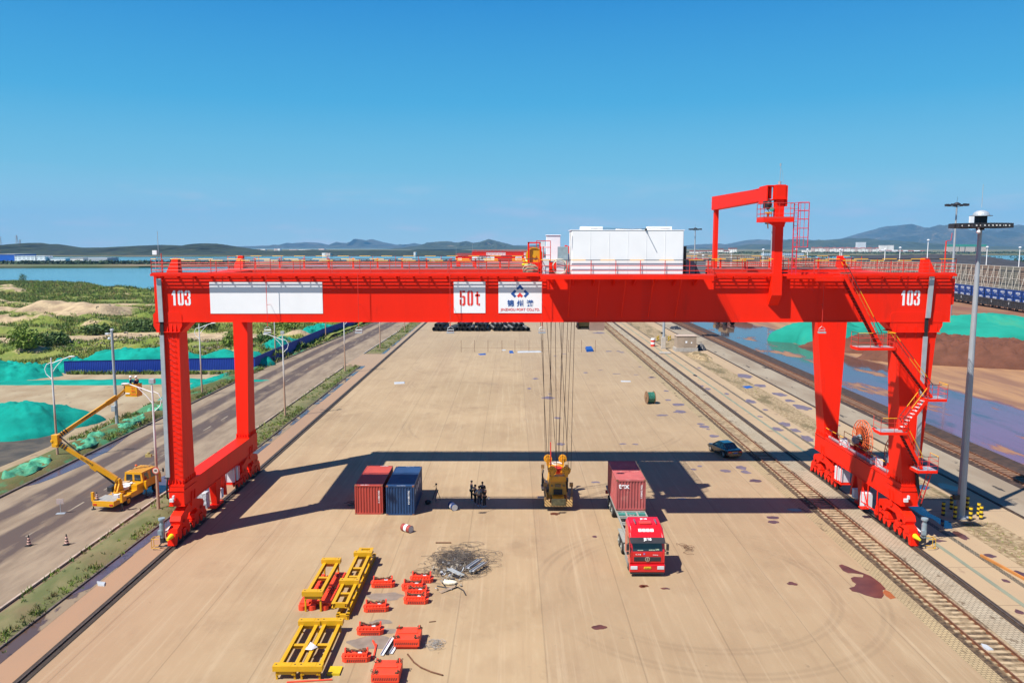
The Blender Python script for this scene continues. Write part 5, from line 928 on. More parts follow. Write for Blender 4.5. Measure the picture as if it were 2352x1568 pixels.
# ================================================================ containers
def container(name, label, cat, loc, L_, W_, H_, m, mt=None, rz=0., group=None, door=False, marks=True):
    t = thing(name, label, cat, loc, rz, group); fr = mt or m
    w2 = W_ / 2; b = MB()
    for x in (-w2, w2 - .1):
        for y in (0, L_ - .1): b.box(x, x + .1, y, y + .1, 0, H_)
    for y in (0, L_ - .1): b.box(-w2 + .1, w2 - .1, y, y + .1, 0, .14); b.box(-w2 + .1, w2 - .1, y, y + .1, H_ - .12, H_)
    for x in (-w2, w2 - .07): b.box(x, x + .07, .1, L_ - .1, 0, .14); b.box(x, x + .07, .1, L_ - .1, H_ - .08, H_)
    b.build('frame', fr, t)
    def corr(n, u0, u1, dep):            # trapezoid corrugation profile
        pr = []; s = (u1 - u0) / n
        for i in range(n): a = u0 + i * s; pr += [(a, dep), (a + s * .18, dep), (a + s * .32, 0), (a + s * .68, 0), (a + s * .82, dep)]
        pr.append((u1, dep)); return pr
    for y, sg in ((.02, 1), (L_ - .02, -1)):
        e = MB(); pr = corr(9, -w2 + .1, w2 - .1, .05); V = [(a, y + sg * d, .14) for a, d in pr] + [(a, y + sg * d, H_ - .12) for a, d in pr]; n = len(pr)
        e.add(V, [(i, i + 1, n + i + 1, n + i) if sg > 0 else (i + 1, i, n + i, n + i + 1) for i in range(n - 1)]); e.build('end_wall', m, t)
    ns = max(6, int(L_ / .28))
    for x, sg in ((-w2 + .015, 1), (w2 - .015, -1)):
        sd = MB(); pr = corr(ns, .1, L_ - .1, .036); V = [(x + sg * d, a, .14) for a, d in pr] + [(x + sg * d, a, H_ - .08) for a, d in pr]; n = len(pr)
        sd.add(V, [(i + 1, i, n + i, n + i + 1) if sg > 0 else (i, i + 1, n + i + 1, n + i) for i in range(n - 1)]); sd.build('side_wall', m, t)
    r = MB(); pr = corr(int(L_ / .28), .12, L_ - .12, .02); V = [(-w2 + .07, a, H_ - .015 - d) for a, d in pr] + [(w2 - .07, a, H_ - .015 - d) for a, d in pr]; n = len(pr)
    r.add(V, [(i, n + i, n + i + 1, i + 1) for i in range(n - 1)]); r.build('roof', m, t)
    c = MB()
    for x in (-w2 - .004, w2 - .166):
        for y in (-.004, L_ - .166):
            for z in (-.002, H_ - .11): c.box(x, x + .17, y, y + .17, z, z + .114)
    c.build('corner_casting', mat('casting_rust', (.20, .08, .04), .7, var=.2), t)
    fl = MB(); fl.box(-w2 + .08, w2 - .08, .1, L_ - .1, .1, .13); fl.build('floor', DARK, t)
    return t
CR1 = mat('container_red', (.38, .048, .032), .6, var=.10, scale=1.0, dirt=((.52, .20, .13), .10, 2.0)); CR1R = CR1
CBL = mat('container_blue', (.012, .045, .125), .5, var=.15, scale=1.0, dirt=((.22, .20, .19), .14, 2.6)); CMR = mat('container_maroon', (.38, .085, .08), .65, var=.14, scale=1.0, dirt=((.46, .24, .20), .25, 1.8))
T1 = container('shipping_container', 'red shipping container left of the blue one on the yard', 'container', (-12.1, 65.2, 0), 6.0, 2.36, 2.55, CR1, group='containers standing on the yard')
T2 = container('shipping_container', 'dark blue shipping container right of the red one on the yard', 'container', (-9.42, 65.0, 0), 6.0, 2.36, 2.55, CBL, group='containers standing on the yard')
T3 = container('shipping_container', 'maroon shipping container lettered tex, loaded on the truck trailer', 'container', (9.55, 62.0, 1.45), 5.75, 2.36, 2.5, CMR)
def vtext(t, body, x, z, s, y=-.006, m=None): return text('lettering', body, s, m or WHITE, t, (x, y, z), (math.pi / 2, math.pi / 2, 0), ext=.003, bold=.004)
vtext(T1, 'CICU 505116 5', .86, 1.55, .17); vtext(T2, 'TKLU 2006163 8', .72, 1.55, .17); vtext(T3, 'TEXU 234850 2', .84, 1.55, .17)
text('lettering', 'tex', .62, WHITE, T3, (-.58, -.02, 2.0), ext=.003, bold=.016)
text('lettering', 'TKLU 2006163', .12, WHITE, T2, (.1, .04, 2.552), (0, 0, 0), ext=.002); text('lettering', 'TKLU 2006163', .12, WHITE, T2, (.1, 5.9, 2.552), (0, 0, math.pi), ext=.002)
text('lettering', 'CICU 505116', .13, WHITE, T1, (-.3, .06, 2.552), (0, 0, 0), ext=.002, bold=.006); text('lettering', 'CICU 505116', .13, WHITE, T1, (.4, 5.9, 2.552), (0, 0, math.pi), ext=.002, bold=.006)
for i, (ch, y, z) in enumerate((('中', 1.0, 1.7), ('铁', 2.1, 1.7), ('联', 3.2, 1.7), ('集', 4.3, 1.7))): text('lettering', ch, .62, WHITE, T2, (1.186, y, z), (math.pi / 2, 0, math.pi / 2), ext=.003)
# ================================================================ truck
TKR = mat('truck_red', (.55, .008, .012), .22, var=.04, coat=.6); TRG = mat('trailer_grey_green', (.27, .28, .25), .6, var=.15, scale=3, dirt=((.25, .2, .15), .2, 3)); CHR = mat('chrome', (.6, .6, .6), .2, metal=.9)
HLG = mat('headlight_glass', (.55, .58, .6), .1, coat=.6)
TL = (9.27, 52.4, 0); tk = thing('truck', 'red semi truck facing the camera with a grey trailer chassis', 'truck', TL, R(0))
def wheel(parent, x, y, r, wd, nm='wheel', m2=None, out=1):
    m = MB(); m.disc((x, y, r), (1, 0, 0), r, wd, 22); o = m.build(nm, BLACK, parent, bevel=.03); h = MB(); h.disc((x + out * wd * .42, y, r), (1, 0, 0), r * .58, wd * .2, 16); h.disc((x + out * wd * .5, y, r), (1, 0, 0), r * .2, wd * .3, 10); h.build('rim', m2 or TRG, o); return o
c = MB(); W2 = 1.2
prof = [(.12, .75), (.0, 1.0), (.02, 1.75), (.22, 2.55), (.62, 2.95), (1.0, 3.32), (2.35, 3.45), (2.4, 1.0), (2.2, .8)]
ins = [(.12, .75), (.0, 1.0), (.02, 1.75), (.22, 2.55), (.62, 2.95), (1.0, 3.32), (2.35, 3.45), (2.4, 1.0), (2.2, .8)]
rg = lambda x, sh: [(x, a, b - (sh * max(0, b - 2.6))) for a, b in prof]
c.loft(rg(W2 - .0, .28), rg(W2 - .16, .0), 0, True); c.loft(rg(W2 - .16, 0), rg(-W2 + .16, 0), 0, False); c.loft(rg(-W2 + .16, 0), rg(-W2, .28), 0, True)
c.build('cab', TKR, tk, bevel=.04)
c = MB(); c.add([(-1.02, .015, 1.82), (1.02, .015, 1.82), (.98, .19, 2.5), (-.98, .19, 2.5)], [(0, 1, 2, 3)]); c.add([(-1.215, .35, 1.8), (-1.215, .35, 2.5), (-1.215, 1.2, 2.5), (-1.215, 1.2, 1.75)], [(0, 1, 2, 3)]); c.add([(1.215, .35, 1.8), (1.215, 1.2, 1.75), (1.215, 1.2, 2.5), (1.215, .35, 2.5)], [(0, 1, 2, 3)])
ws = c.build('windscreen', GLASS, tk); 
c = MB(); c.box(-.7, -.3, .0, .02, 1.86, 1.9); c.box(.1, .5, .005, .02, 1.86, 1.93); c.box(.55, .8, .0, .02, 1.88, 1.98); c.build('dashboard_papers', mat('papers', (.35, .42, .3), .7, var=.6, scale=12), tk)
c = MB(); c.loft([(-1.2, -.14, 2.42), (1.2, -.14, 2.42), (1.2, .3, 2.62), (-1.2, .3, 2.62)], [(-1.2, -.12, 2.48), (1.2, -.12, 2.48), (1.2, .3, 2.68), (-1.2, .3, 2.68)]); c.build('sun_visor', DARK, tk)
text('lettering', 'J2618', .30, WHITE, tk, (0, .05, 2.64), (math.atan2(.2, .44) * 0 + R(25), 0, 0), sx=.75, bold=.012)
text('lettering', 'J2618', .26, WHITE, tk, (0, 1.9, 3.44), (R(5), 0, 0), sx=.8, bold=.01)
c = MB(); c.box(-.42, .42, 1.05, 1.5, 3.33, 3.47); c.build('roof_hatch', mat('hatch_red', (.62, .05, .04), .45), tk, bevel=.05)
c = MB()
for i in range(4): a = -.54 + i * .275; c.add([(a, .62, 2.975), (a + .22, .62, 2.975), (a + .22, .78, 3.13), (a, .78, 3.13)], [(0, 1, 2, 3)])
c.build('roof_lamp', mat('roof_lamp_white', (.8, .8, .8), .3, emit=0), tk)
for x in (-.72, .72): c = MB(); c.tube((x, .95, 3.45), (x, 1.5, 3.52), .03, 8, .07); c.build('air_horn', CHR, tk)
c = MB(); c.box(-.92, .92, -.03, .01, 1.12, 1.42); c.box(-.9, .9, -.04, -.01, 1.25, 1.29); c.box(-.7, .7, -.06, .0, .5, .72); c.build('grille', DARK, tk, bevel=.02)
c = MB(); c.disc((0, -.05, 1.28), (0, 1, 0), .17, .03, 18); c.disc((0, -.07, 1.28), (0, 1, 0), .12, .02, 14, 1); c.build('badge', [CHR, DARK], tk); text('lettering', 'S', .22, CHR, tk, (0, -.085, 1.28), bold=.01)
c = MB(); c.box(-1.22, 1.22, -.1, .25, .34, .88); c.build('bumper', TKR, tk, bevel=.06)
c = MB(); c.box(-1.15, 1.15, -.06, .2, .22, .34); c.build('bumper_skirt', DARK, tk)
for x in (-1.15, .68): c = MB(); c.box(x, x + .47, -.125, -.06, .56, .8); c.build('headlight', HLG, tk, bevel=.02)
c = MB(); c.box(-.24, .24, -.14, -.11, .62, .76); c.build('number_plate', mat('plate_yellow', (.75, .48, .02), .5), tk); text('lettering', '辽G·J2618', .095, BLACK, tk, (0, -.145, .69))
text('lettering', '红 天 ◆', .1, WHITE, tk, (-.62, -.005, 1.58)); text('lettering', 'R delong', .1, WHITE, tk, (.55, -.005, 1.56)); text('lettering', '★', .2, mat('lilac', (.35, .25, .6), .5), tk, (-.22, -.005, 1.62))
for s in (-1, 1):
    c = MB(); c.box(s * 1.36 - .09, s * 1.36 + .09, -.1, .0, 1.9, 2.35); c.box(s * 1.36 - .08, s * 1.36 + .08, -.1, .0, 1.62, 1.82); c.tube((s * 1.2, .1, 2.38), (s * 1.36, -.02, 2.38), .025, 6); c.tube((s * 1.2, .1, 1.6), (s * 1.36, -.02, 1.64), .025, 6); c.build('mirror', DARK, tk, bevel=.015)
c = MB(); c.box(-1.22, -1.1, .9, 2.2, .45, 1.0); c.box(1.1, 1.22, .9, 2.2, .45, 1.0); c.box(-.45, -.3, .6, 7.0, .75, 1.0); c.box(.3, .45, .6, 7.0, .75, 1.0); c.box(-1.1, -.5, 2.6, 3.6, .45, .95); c.box(.5, 1.1, 2.6, 3.6, .45, .95); c.box(-.6, .6, 4.2, 5.4, 1.0, 1.2); c.box(-1.15, 1.15, 3.7, 6.6, .98, 1.05); c.tube((-.8, 2.55, .9), (-.8, 2.55, 2.2), .09, 10); c.box(-.9, .9, 2.5, 2.65, 1.1, 2.4); c.build('tractor_chassis', TRG, tk)
for y in (1.25,): wheel(tk, -1.0, y, .5, .3, out=-1); wheel(tk, 1.0, y, .5, .3)
for y in (4.25, 5.6):
    for s in (-1, 1): wheel(tk, s * .92, y, .5, .55, out=s)
tr = thing('container_trailer', 'grey skeletal container trailer with three axles coupled behind the red truck', 'trailer', (9.55, 56.4, 0))
c = MB()
for x in (-.5, .38): c.box(x, x + .12, 0, 12.6, 1.05, 1.38)
for y in (.0, 1.4, 2.9, 4.3, 5.45, 6.6, 8.0, 9.4, 10.8, 12.4): c.box(-1.15, 1.15, y, y + .14, 1.2, 1.4)
c.box(-1.18, -1.08, 0, 12.6, 1.22, 1.36); c.box(1.08, 1.18, 0, 12.6, 1.22, 1.36)
for y in (1.5, 4.4): c.bar((-.4, y, 1.3), (1.0, y + 1.3, 1.3), .08, .08); c.bar((.4, y, 1.3), (-1.0, y + 1.3, 1.3), .08, .08)
c.build('chassis', TRG, tr); c = MB(); c.box(-1.1, 1.1, 4.95, 5.35, 1.0, 1.35); c.build('headboard', mat('teal_paint', (.04, .22, .19), .5), tr)
for y in (8.3, 9.6, 10.9):
    for s in (-1, 1): wheel(tr, s * .92, y, .5, .5, out=s)
c = MB(); c.box(-.9, -.75, 4.2, 4.35, .2, 1.1); c.box(.75, .9, 4.2, 4.35, .2, 1.1); c.box(-1.0, -.65, 4.1, 4.45, .15, .2); c.build('landing_leg', DARK, tr); c = MB(); c.box(-1.2, 1.2, 12.6, 12.75, .6, .9); c.build('rear_bar', RED2, tr)
# ================================================================ car
CARP = mat('car_black_paint', (.008, .011, .015), .12, var=.1, coat=.8)
car = thing('parked_car', 'black saloon car parked beside the railway track seen from behind', 'car', (23.8, 82.8, 0), R(15))
def loftx(mb, secs, m=0):                # sections: (y, [(x,z)...])
    rr = [[(x, y, z) for x, z in pl] for y, pl in secs]
    for i, (a, b) in enumerate(zip(rr, rr[1:])): mb.loft(a, b, m, False)
    mb.add(rr[0], [tuple(range(len(rr[0]) - 1, -1, -1))], m); mb.add(rr[-1], [tuple(range(len(rr[-1])))], m)
def sec(w, z0, zs, zt): return [(-w * .86, z0), (-w, z0 + .18), (-w, zs), (-w * .9, zt), (w * .9, zt), (w, zs), (w, z0 + .18), (w * .86, z0)]
c = MB(); loftx(c, [(.0, sec(.78, .35, .75, .88)), (.12, sec(.86, .25, .82, .98)), (.7, sec(.9, .2, .86, 1.02)), (1.5, sec(.91, .2, .85, .98)), (3.2, sec(.9, .2, .82, .95)), (4.2, sec(.87, .22, .72, .82)), (4.6, sec(.78, .3, .6, .66)), (4.72, sec(.6, .36, .5, .55))]); c.build('body', CARP, car, smooth=False, bevel=.03)
c = MB(); loftx(c, [(.75, [(-.66, 1.0), (-.62, 1.02), (.62, 1.02), (.66, 1.0)]), (1.45, [(-.78, .98), (-.58, 1.42), (.58, 1.42), (.78, .98)]), (2.6, [(-.78, .95), (-.58, 1.43), (.58, 1.43), (.78, .95)]), (3.5, [(-.74, .92), (-.66, .96), (.66, .96), (.74, .92)])]); cc_ = c.build('cabin_glass', GLASS, car)
c = MB(); c.box(-.57, .57, 1.42, 2.62, 1.425, 1.46); c.bar((-.60, 1.4, 1.42), (-.66, .72, 1.02), .09, .05); c.bar((.60, 1.4, 1.42), (.66, .72, 1.02), .09, .05); c.bar((-.6, 2.6, 1.42), (-.72, 3.5, .94), .08, .05); c.bar((.6, 2.6, 1.42), (.72, 3.5, .94), .08, .05); c.bar((-.6, 2.0, 1.44), (-.79, 2.0, .94), .08, .05); c.bar((.6, 2.0, 1.44), (.79, 2.0, .94), .08, .05); c.build('roof', CARP, car, bevel=.015)
for s in (-1, 1):
    for y in (.95, 3.75): wheel(car, s * .8, y, .33, .22, out=s, m2=CHR)
    c = MB(); c.box(s * .62 - .17, s * .62 + .17, -.015, .1, .7, .84); c.build('tail_light', mat('tail_red', (.5, .02, .015), .25, coat=.4), car, bevel=.02)
    c = MB(); c.box(s * .98 - .08, s * .98 + .08, 2.95, 3.1, .95, 1.07); c.build('mirror', CARP, car, bevel=.02)
c = MB(); c.box(-.25, .25, -.02, .0, .6, .73); c.build('number_plate', mat('plate_blue', (.03, .10, .4), .5), car); c = MB(); c.box(-.42, .42, -.02, .02, .78, .81); c.build('trim', CHR, car)
# ================================================================ boom lift truck
BY = mat('boom_yellow', (.62, .30, .004), .35, var=.06, dirt=((.28, .2, .1), .07, 3), coat=.2)
bt = thing('boom_lift_truck', 'yellow crew cab boom lift truck with its jacks down on the left road', 'truck', (-34.35, 69.0, 0), R(-8))
def bp(mb, name, m, parent=None, **kw): return mb.build(name, m, parent or bt, **kw)
c = MB(); loftx(c, [(1.0, [(-.92, .75), (-.92, 1.5), (-.80, 2.28), (.80, 2.28), (.92, 1.5), (.92, .75)]), (3.35, [(-.92, .75), (-.92, 1.5), (-.80, 2.28), (.80, 2.28), (.92, 1.5), (.92, .75)]), (3.85, [(-.9, .7), (-.9, 1.35), (-.86, 1.55), (.86, 1.55), (.9, 1.35), (.9, .7)])]); bp(c, 'cab', BY, bevel=.05)
c = MB(); c.box(-.86, .86, 3.86, 3.95, .55, .85)
for x in (-.5, -.25, 0, .25, .5): c.box(x - .03, x + .03, 1.1, 3.2, 2.28, 2.31)
bp(c, 'cab_roof_ribs', BY)
c = MB()
for s in (-1, 1):
    for y0, y1 in ((1.25, 1.95), (2.25, 3.1)): c.add([(s * .93, y0, 1.5), (s * .93, y1, 1.5), (s * .825, y1 - .08, 2.14), (s * .825, y0 + .05, 2.14)], [(0, 1, 2, 3)])
c.add([(-.72, .99, 1.5), (-.1, .99, 1.5), (-.1, .99, 2.08), (-.68, .99, 2.08)], [(0, 1, 2, 3)]); c.add([(.1, .99, 1.5), (.72, .99, 1.5), (.68, .99, 2.08), (.1, .99, 2.08)], [(0, 1, 2, 3)]); c.add([(-.75, 3.83, 1.62), (.75, 3.83, 1.62), (.72, 3.42, 2.18), (-.72, 3.42, 2.18)], [(0, 1, 2, 3)]); bp(c, 'window', GLASS)
c = MB(); c.box(-.95, .95, -3.3, 1.0, .72, .9); c.box(-1.0, 1.0, -3.35, -1.6, .55, .98); c.box(-.98, -.45, -.9, 1.0, .9, 1.05); c.box(.45, .98, -.9, .95, .55, 1.0); c.box(.42, .98, .0, .95, 1.0, 1.45); c.box(-.95, .9, -3.36, -3.3, .5, .8); bp(c, 'bed', BY, bevel=.02)
c = MB(); c.box(-.93, .93, -3.28, -1.65, .981, .995); bp(c, 'bed_plate', mat('checker_plate', (.34, .33, .30), .5, metal=.2, var=.2, scale=4)); c = MB(); c.box(-.5, .5, -2.6, 3.3, .45, .72); bp(c, 'chassis', DARK)
for s in (-1, 1): c = MB(); c.box(s * .75 - .16, s * .75 + .16, -3.385, -3.36, .6, .74); bp(c, 'tail_light', MATS['tail_red'])
for y in (-1.2,):
    for s in (-1, 1): wheel(bt, s * .72, y, .38, .4, out=s, m2=BY)
for s in (-1, 1): wheel(bt, s * .8, 2.95, .38, .22, out=s, m2=BY)
for x, y in ((-1.35, -2.75), (1.35, -2.75), (1.2, .95), (-1.2, .95)):
    s = 1 if x > 0 else -1; c = MB(); c.box(x - .11, x + .11, y - .11, y + .11, .75, 1.55); c.box(min(x, s * .9), max(x, s * .9), y - .07, y + .07, .95, 1.1); o = bp(c, 'outrigger', BY, bevel=.02); c = MB(); c.tube((x, y, .05), (x, y, .8), .05, 8); c.tube((x, y, 0), (x, y, .06), .18, 12); c.build('jack_foot', DARK, o)
c = MB(); c.tube((-.05, -1.15, .98), (-.05, -1.15, 1.25), .5, 20); c.prism([(-1.6, 1.25), (-.7, 1.25), (-.85, 2.0), (-1.05, 2.35), (-1.3, 2.3), (-1.25, 1.9)], 'x', -.25, -.13); c.prism([(-1.6, 1.25), (-.7, 1.25), (-.85, 2.0), (-1.05, 2.35), (-1.3, 2.3), (-1.25, 1.9)], 'x', .05, .17); bp(c, 'turret', BY)
c = MB(); c.box(-.75, -.28, -1.7, -.9, 1.26, 1.72); bp(c, 'control_cover', DARK, bevel=.05)
A = Vector((-.04, -1.15, 2.2)); B = Vector((-4.7, -2.4, 5.75)); B2 = B + Vector((.0, .25, .45)); C_ = Vector((-1.35, 1.3, 9.1)); D_ = Vector((-.75, 1.75, 9.75))
c = MB(); c.bar(A, B, .26, .34); c.bar(A + (B - A) * .02, A + (B - A) * .45, .32, .42); c.bar(A + (B - A) * .34 + Vector((0, 0, -.25)), A + (B - A) * .44 + Vector((0, 0, -.2)), .3, .35); lb = bp(c, 'lower_boom', BY, bevel=.02)
c = MB(); c.bar(B2, C_, .24, .32); c.bar(C_ + (B2 - C_) * .18, C_, .30, .42); ub = bp(c, 'upper_boom', BY, bevel=.02)
c = MB(); c.bar(C_, D_, .16, .2); c.bar(C_ + Vector((0, 0, -.15)), D_ + Vector((-.05, 0, -.35)), .08, .08); bp(c, 'jib_boom', BY)
c = MB(); c.box(B.x - .35, B.x + .25, B.y - .2, B.y + .35, B.z - .45, B.z + .65); c.tube(B + Vector((-.3, -.25, .1)), B + Vector((-.3, .45, .1)), .14, 10); c.tube(B + Vector((.1, -.25, -.2)), B + Vector((.1, .45, -.2)), .12, 10); bp(c, 'elbow', BY, bevel=.05)
c = MB(); c.tube(A + Vector((-.2, .1, -.55)), A + (B - A) * .35 + Vector((0, 0, -.3)), .08, 10); c.tube(A + (B - A) * .35 + Vector((0, 0, -.3)), A + (B - A) * .42 + Vector((0, 0, -.2)), .04, 8); bp(c, 'hydraulic_ram', DARK); c = MB(); c.tube(A + (B - A) * .62 + Vector((0, .05, .25)), B + Vector((.2, .1, .5)), .06, 8); bp(c, 'hydraulic_ram', DARK)
c = MB()
for f in (.84, .88, .92): p = A + (B - A) * f; q = A + (B - A) * (f + .02); c.bar(p + Vector((0, -.02, 0)), q + Vector((0, -.02, 0)), .28, .36)
for f in (.04, .08, .12): p = B2 + (C_ - B2) * f; q = B2 + (C_ - B2) * (f + .02); c.bar(p, q, .26, .34)
bp(c, 'hazard_mark', DARK)
dd = (C_ - B2); yaw = math.atan2(dd.y, dd.x); pit = math.atan2(dd.z, Vector((dd.x, dd.y)).length)
pm = B2 + dd * .52; text('lettering', 'XHZ5064JGKQ5', .2, DARK, bt, (pm.x + .04, pm.y - .14, pm.z), (math.pi / 2, -pit, yaw), ext=.003, bold=.004)
dd = (A - B); yaw = math.atan2(dd.y, dd.x); pit = math.atan2(dd.z, Vector((dd.x, dd.y)).length); pm = A + (B - A) * .5; text('lettering', '徐工 高空作业', .2, DARK, bt, (pm.x + .05, pm.y - .16, pm.z), (math.pi / 2, -pit, yaw), ext=.003)
# bucket
bk = MB(); bx0, bx1, by0, by1, bz = -.65, .48, 1.5, 2.3, 9.15
for a in ((bx0, bx1, by0, by0 + .04), (bx0, bx1, by1 - .04, by1), (bx0, bx0 + .04, by0 + .04, by1 - .04), (bx1 - .04, bx1, by0 + .04, by1 - .04)): bk.box(*a, bz, bz + 1.05)
bk.box(bx0, bx1, by0, by1, bz - .05, bz); bk.box(bx0 - .04, bx1 + .04, by0 - .04, by0, bz + 1.0, bz + 1.08); bk.box(bx0 - .04, bx1 + .04, by1, by1 + .04, bz + 1.0, bz + 1.08); bko = bp(bk, 'bucket', BY)
c = MB()
for i in range(4): a = bx0 + .55 + i * .14; c.add([(a, by0 - .045, bz + .12), (a + .07, by0 - .045, bz + .12), (a + .13, by0 - .045, bz + .24), (a + .06, by0 - .045, bz + .24)], [(0, 1, 2, 3)]); 
c.build('hazard_mark', SGR, bko); text('lettering', '徐工', .17, SGR, bko, (.12, by0 - .05, bz + .78)); text('lettering', '高空作业\n注意安全', .1, SGR, bko, (.12, by0 - .05, bz + .48)); c = MB(); c.box(bx0 + .04, bx0 + .45, by0 - .048, by0 - .042, bz + .2, bz + .3); c.build('sticker', WHITE, bko)
c = MB(); c.box(bx0 - .35, bx0 - .05, by0 + .1, by0 + .4, bz + .95, bz + 1.2); c.tube((bx0 - .2, by0 + .2, bz + .9), (bx0 - .2, by0 + .2, bz + .2), .05, 6); bp(c, 'bucket_controls', DARK, bevel=.02)
for s, y in ((-1, 3.3), (1, 3.3)): c = MB(); c.box(s * 1.22 - .08, s * 1.22 + .08, 3.7, 3.76, 1.6, 1.95); c.tube((s * .92, 3.5, 1.75), (s * 1.2, 3.72, 1.8), .02, 6); bp(c, 'mirror', DARK)
def world_pt(o, p): return Matrix.Translation(o.location) @ o.rotation_euler.to_matrix().to_4x4() @ Vector(p)
# cardboard boxes in the bed
CARD = mat('cardboard', (.45, .33, .22), .85, var=.15); PW = mat('white_box', (.7, .7, .72), .6)
for i, (x, y, s, m_, l_, rz) in enumerate(((-.3, .3, (.7, .5, .35), PW, 'white cardboard box open on the truck bed behind the cab', .5), (.15, .75, (.4, .3, .3), CARD, 'brown cardboard box beside the white one on the truck bed', .2), (-.1, -.25, (.6, .45, .25), PW, 'white box lid lying nearest the boom base on the truck bed', 1.0), (-.65, .7, (.45, .4, .4), CARD, 'brown cardboard box against the cab back wall', .1), (.45, -2.2, (.35, .3, .25), PW, 'small white carton on the rear deck of the boom truck', .3))):
    c = MB(); a, b, h = s; c.box(-a / 2, a / 2, -b / 2, b / 2, 0, h); w_ = world_pt(bt, (x, y, 1.06 if y > -1 else 1.0)); o = c.build('cardboard_box', m_); o.location = w_; o.rotation_euler = (0, 0, rz)
    tag(o, l_, 'box', 'boxes on the boom truck'); f = MB(); f.bar((-a / 2, 0, h), (-a / 2 - .15, 0, h + .15), b, .01); f.bar((a / 2, 0, h), (a / 2 + .18, 0, h + .06), b, .01); f.build('flap', m_, o)
# ================================================================ people
SKIN = mat('skin', (.45, .25, .16), .6, var=.05); HAIR = mat('black_hair', (.01, .009, .008), .6)
def skinmesh(name, pts, edges, rad, m, parent, sub=1):
    me = bpy.data.meshes.new(name); me.from_pydata(pts, edges, []); me.materials.append(m); o = bpy.data.objects.new(name, me); COL.objects.link(o); o.parent = parent
    sk = o.modifiers.new('skin', 'SKIN'); me.skin_vertices.new() if not me.skin_vertices else None
    for i, r in enumerate(rad): d = me.skin_vertices[0].data[i]; d.radius = (r, r) if not isinstance(r, tuple) else r; d.use_root = (i == 0)
    sk.use_smooth_shade = True; s_ = o.modifiers.new('sub', 'SUBSURF'); s_.levels = sub; s_.render_levels = sub; return o
def person(label, loc, rz, shirt, pants, pose='stand', hair=HAIR, helmet=None, h=1.76, group=None, lean=0.):
    t = thing('person', label, 'person', loc, rz, group); k_ = h / 1.76
    hd = Vector((0, .02 + lean * .5, 1.62)); 
    arms = {'stand': [((.20, 0, 1.42), (.25, .02, 1.14), (.24, .10, .90)), ((-.20, 0, 1.42), (-.25, .02, 1.14), (-.24, .10, .90))],
            'talk': [((.20, 0, 1.42), (.26, .02, 1.16), (.12, .24, 1.22)), ((-.20, 0, 1.42), (-.25, .02, 1.14), (-.24, .10, .90))],
            'cross': [((.20, 0, 1.42), (.27, .03, 1.17), (.02, .22, 1.14)), ((-.20, 0, 1.42), (-.27, .03, 1.17), (-.02, .20, 1.18))],
            'hips': [((.20, 0, 1.42), (.36, -.08, 1.18), (.18, .06, 1.02)), ((-.20, 0, 1.42), (-.25, .02, 1.14), (-.22, .06, .90))],
            'reach': [((.20, 0, 1.42), (.28, .22, 1.25), (.26, .50, 1.30)), ((-.20, 0, 1.42), (-.28, .22, 1.25), (-.24, .50, 1.30))]}[pose]
    L2 = lambda p: (p[0] * k_, (p[1] + lean * max(0, p[2] - .9)) * k_, p[2] * k_)
    pts = [(0, 0, .95), (0, 0, 1.15), (0, -.01, 1.38), (0, 0, 1.5), (0, .02, 1.56), (0, .03, 1.66)]; rad = [(.14, .10), (.13, .09), (.17, .10), .055, .07, .085]; ed = [(0, 1), (1, 2), (2, 3), (3, 4), (4, 5)]
    for a, b, c in arms:
        i = len(pts); pts += [a, b, c]; rad += [.055, .042, .032]; ed += [(2, i), (i, i + 1), (i + 1, i + 2)]
        d = (Vector(c) - Vector(b)).normalized(); palm = Vector(c) + d * .07; j = len(pts); pts.append(tuple(palm)); rad.append((.034, .018)); ed.append((i + 2, j))
        u = Vector((1, 0, 0)) if abs(d.x) < .8 else Vector((0, 1, 0))
        for q in range(4): e1 = palm + d * .035 + u * (q - 1.5) * .017; e2 = e1 + d * (.03 + .006 * (1.5 - abs(q - 1.5))) + Vector((0, .008, -.008)); n_ = len(pts); pts += [tuple(e1), tuple(e2)]; rad += [.009, .007]; ed += [(j, n_), (n_, n_ + 1)]
        th = Vector(c) + d * .03 + Vector((0, .035, 0)); n_ = len(pts); pts += [tuple(th), tuple(th + d * .03)]; rad += [.01, .008]; ed += [(i + 2, n_), (n_, n_ + 1)]
    legs = [((.09, 0, .88), (.10, .02, .48), (.11, -.01, .09)), ((-.09, 0, .88), (-.11, .03, .48), (-.12, .02, .09))]
    for a, b, c in legs: i = len(pts); pts += [a, b, c]; rad += [.085, .058, .042]; ed += [(0, i), (i, i + 1), (i + 1, i + 2)]
    skinmesh('body', [L2(p) for p in pts], ed, rad, SKIN, t)
    sp_ = [(0, 0, .94), (0, 0, 1.15), (0, -.01, 1.38), (0, 0, 1.475)]; sr = [(.165, .12), (.155, .11), (.19, .12), .075]; se = [(0, 1), (1, 2), (2, 3)]; long_ = shirt[1]
    for a, b, c in arms:
        i = len(sp_); e_ = tuple(Vector(b) + (Vector(c) - Vector(b)) * (.85 if long_ else .05)); sp_ += [a, b] + ([e_] if long_ else []); sr += [.075, .06] + ([.048] if long_ else []); se += [(2, i), (i, i + 1)] + ([(i + 1, i + 2)] if long_ else [])
    skinmesh('shirt', [L2(p) for p in sp_], se, sr, shirt[0], t)
    pp = [(0, 0, .95)]; pr = [(.16, .115)]; pe = []
    for a, b, c in legs: i = len(pp); pp += [a, b, (c[0], c[1], .1)]; pr += [.1, .075, .062]; pe += [(0, i), (i, i + 1), (i + 1, i + 2)]
    skinmesh('trousers', [L2(p) for p in pp], pe, pr, pants, t)
    s_ = MB()
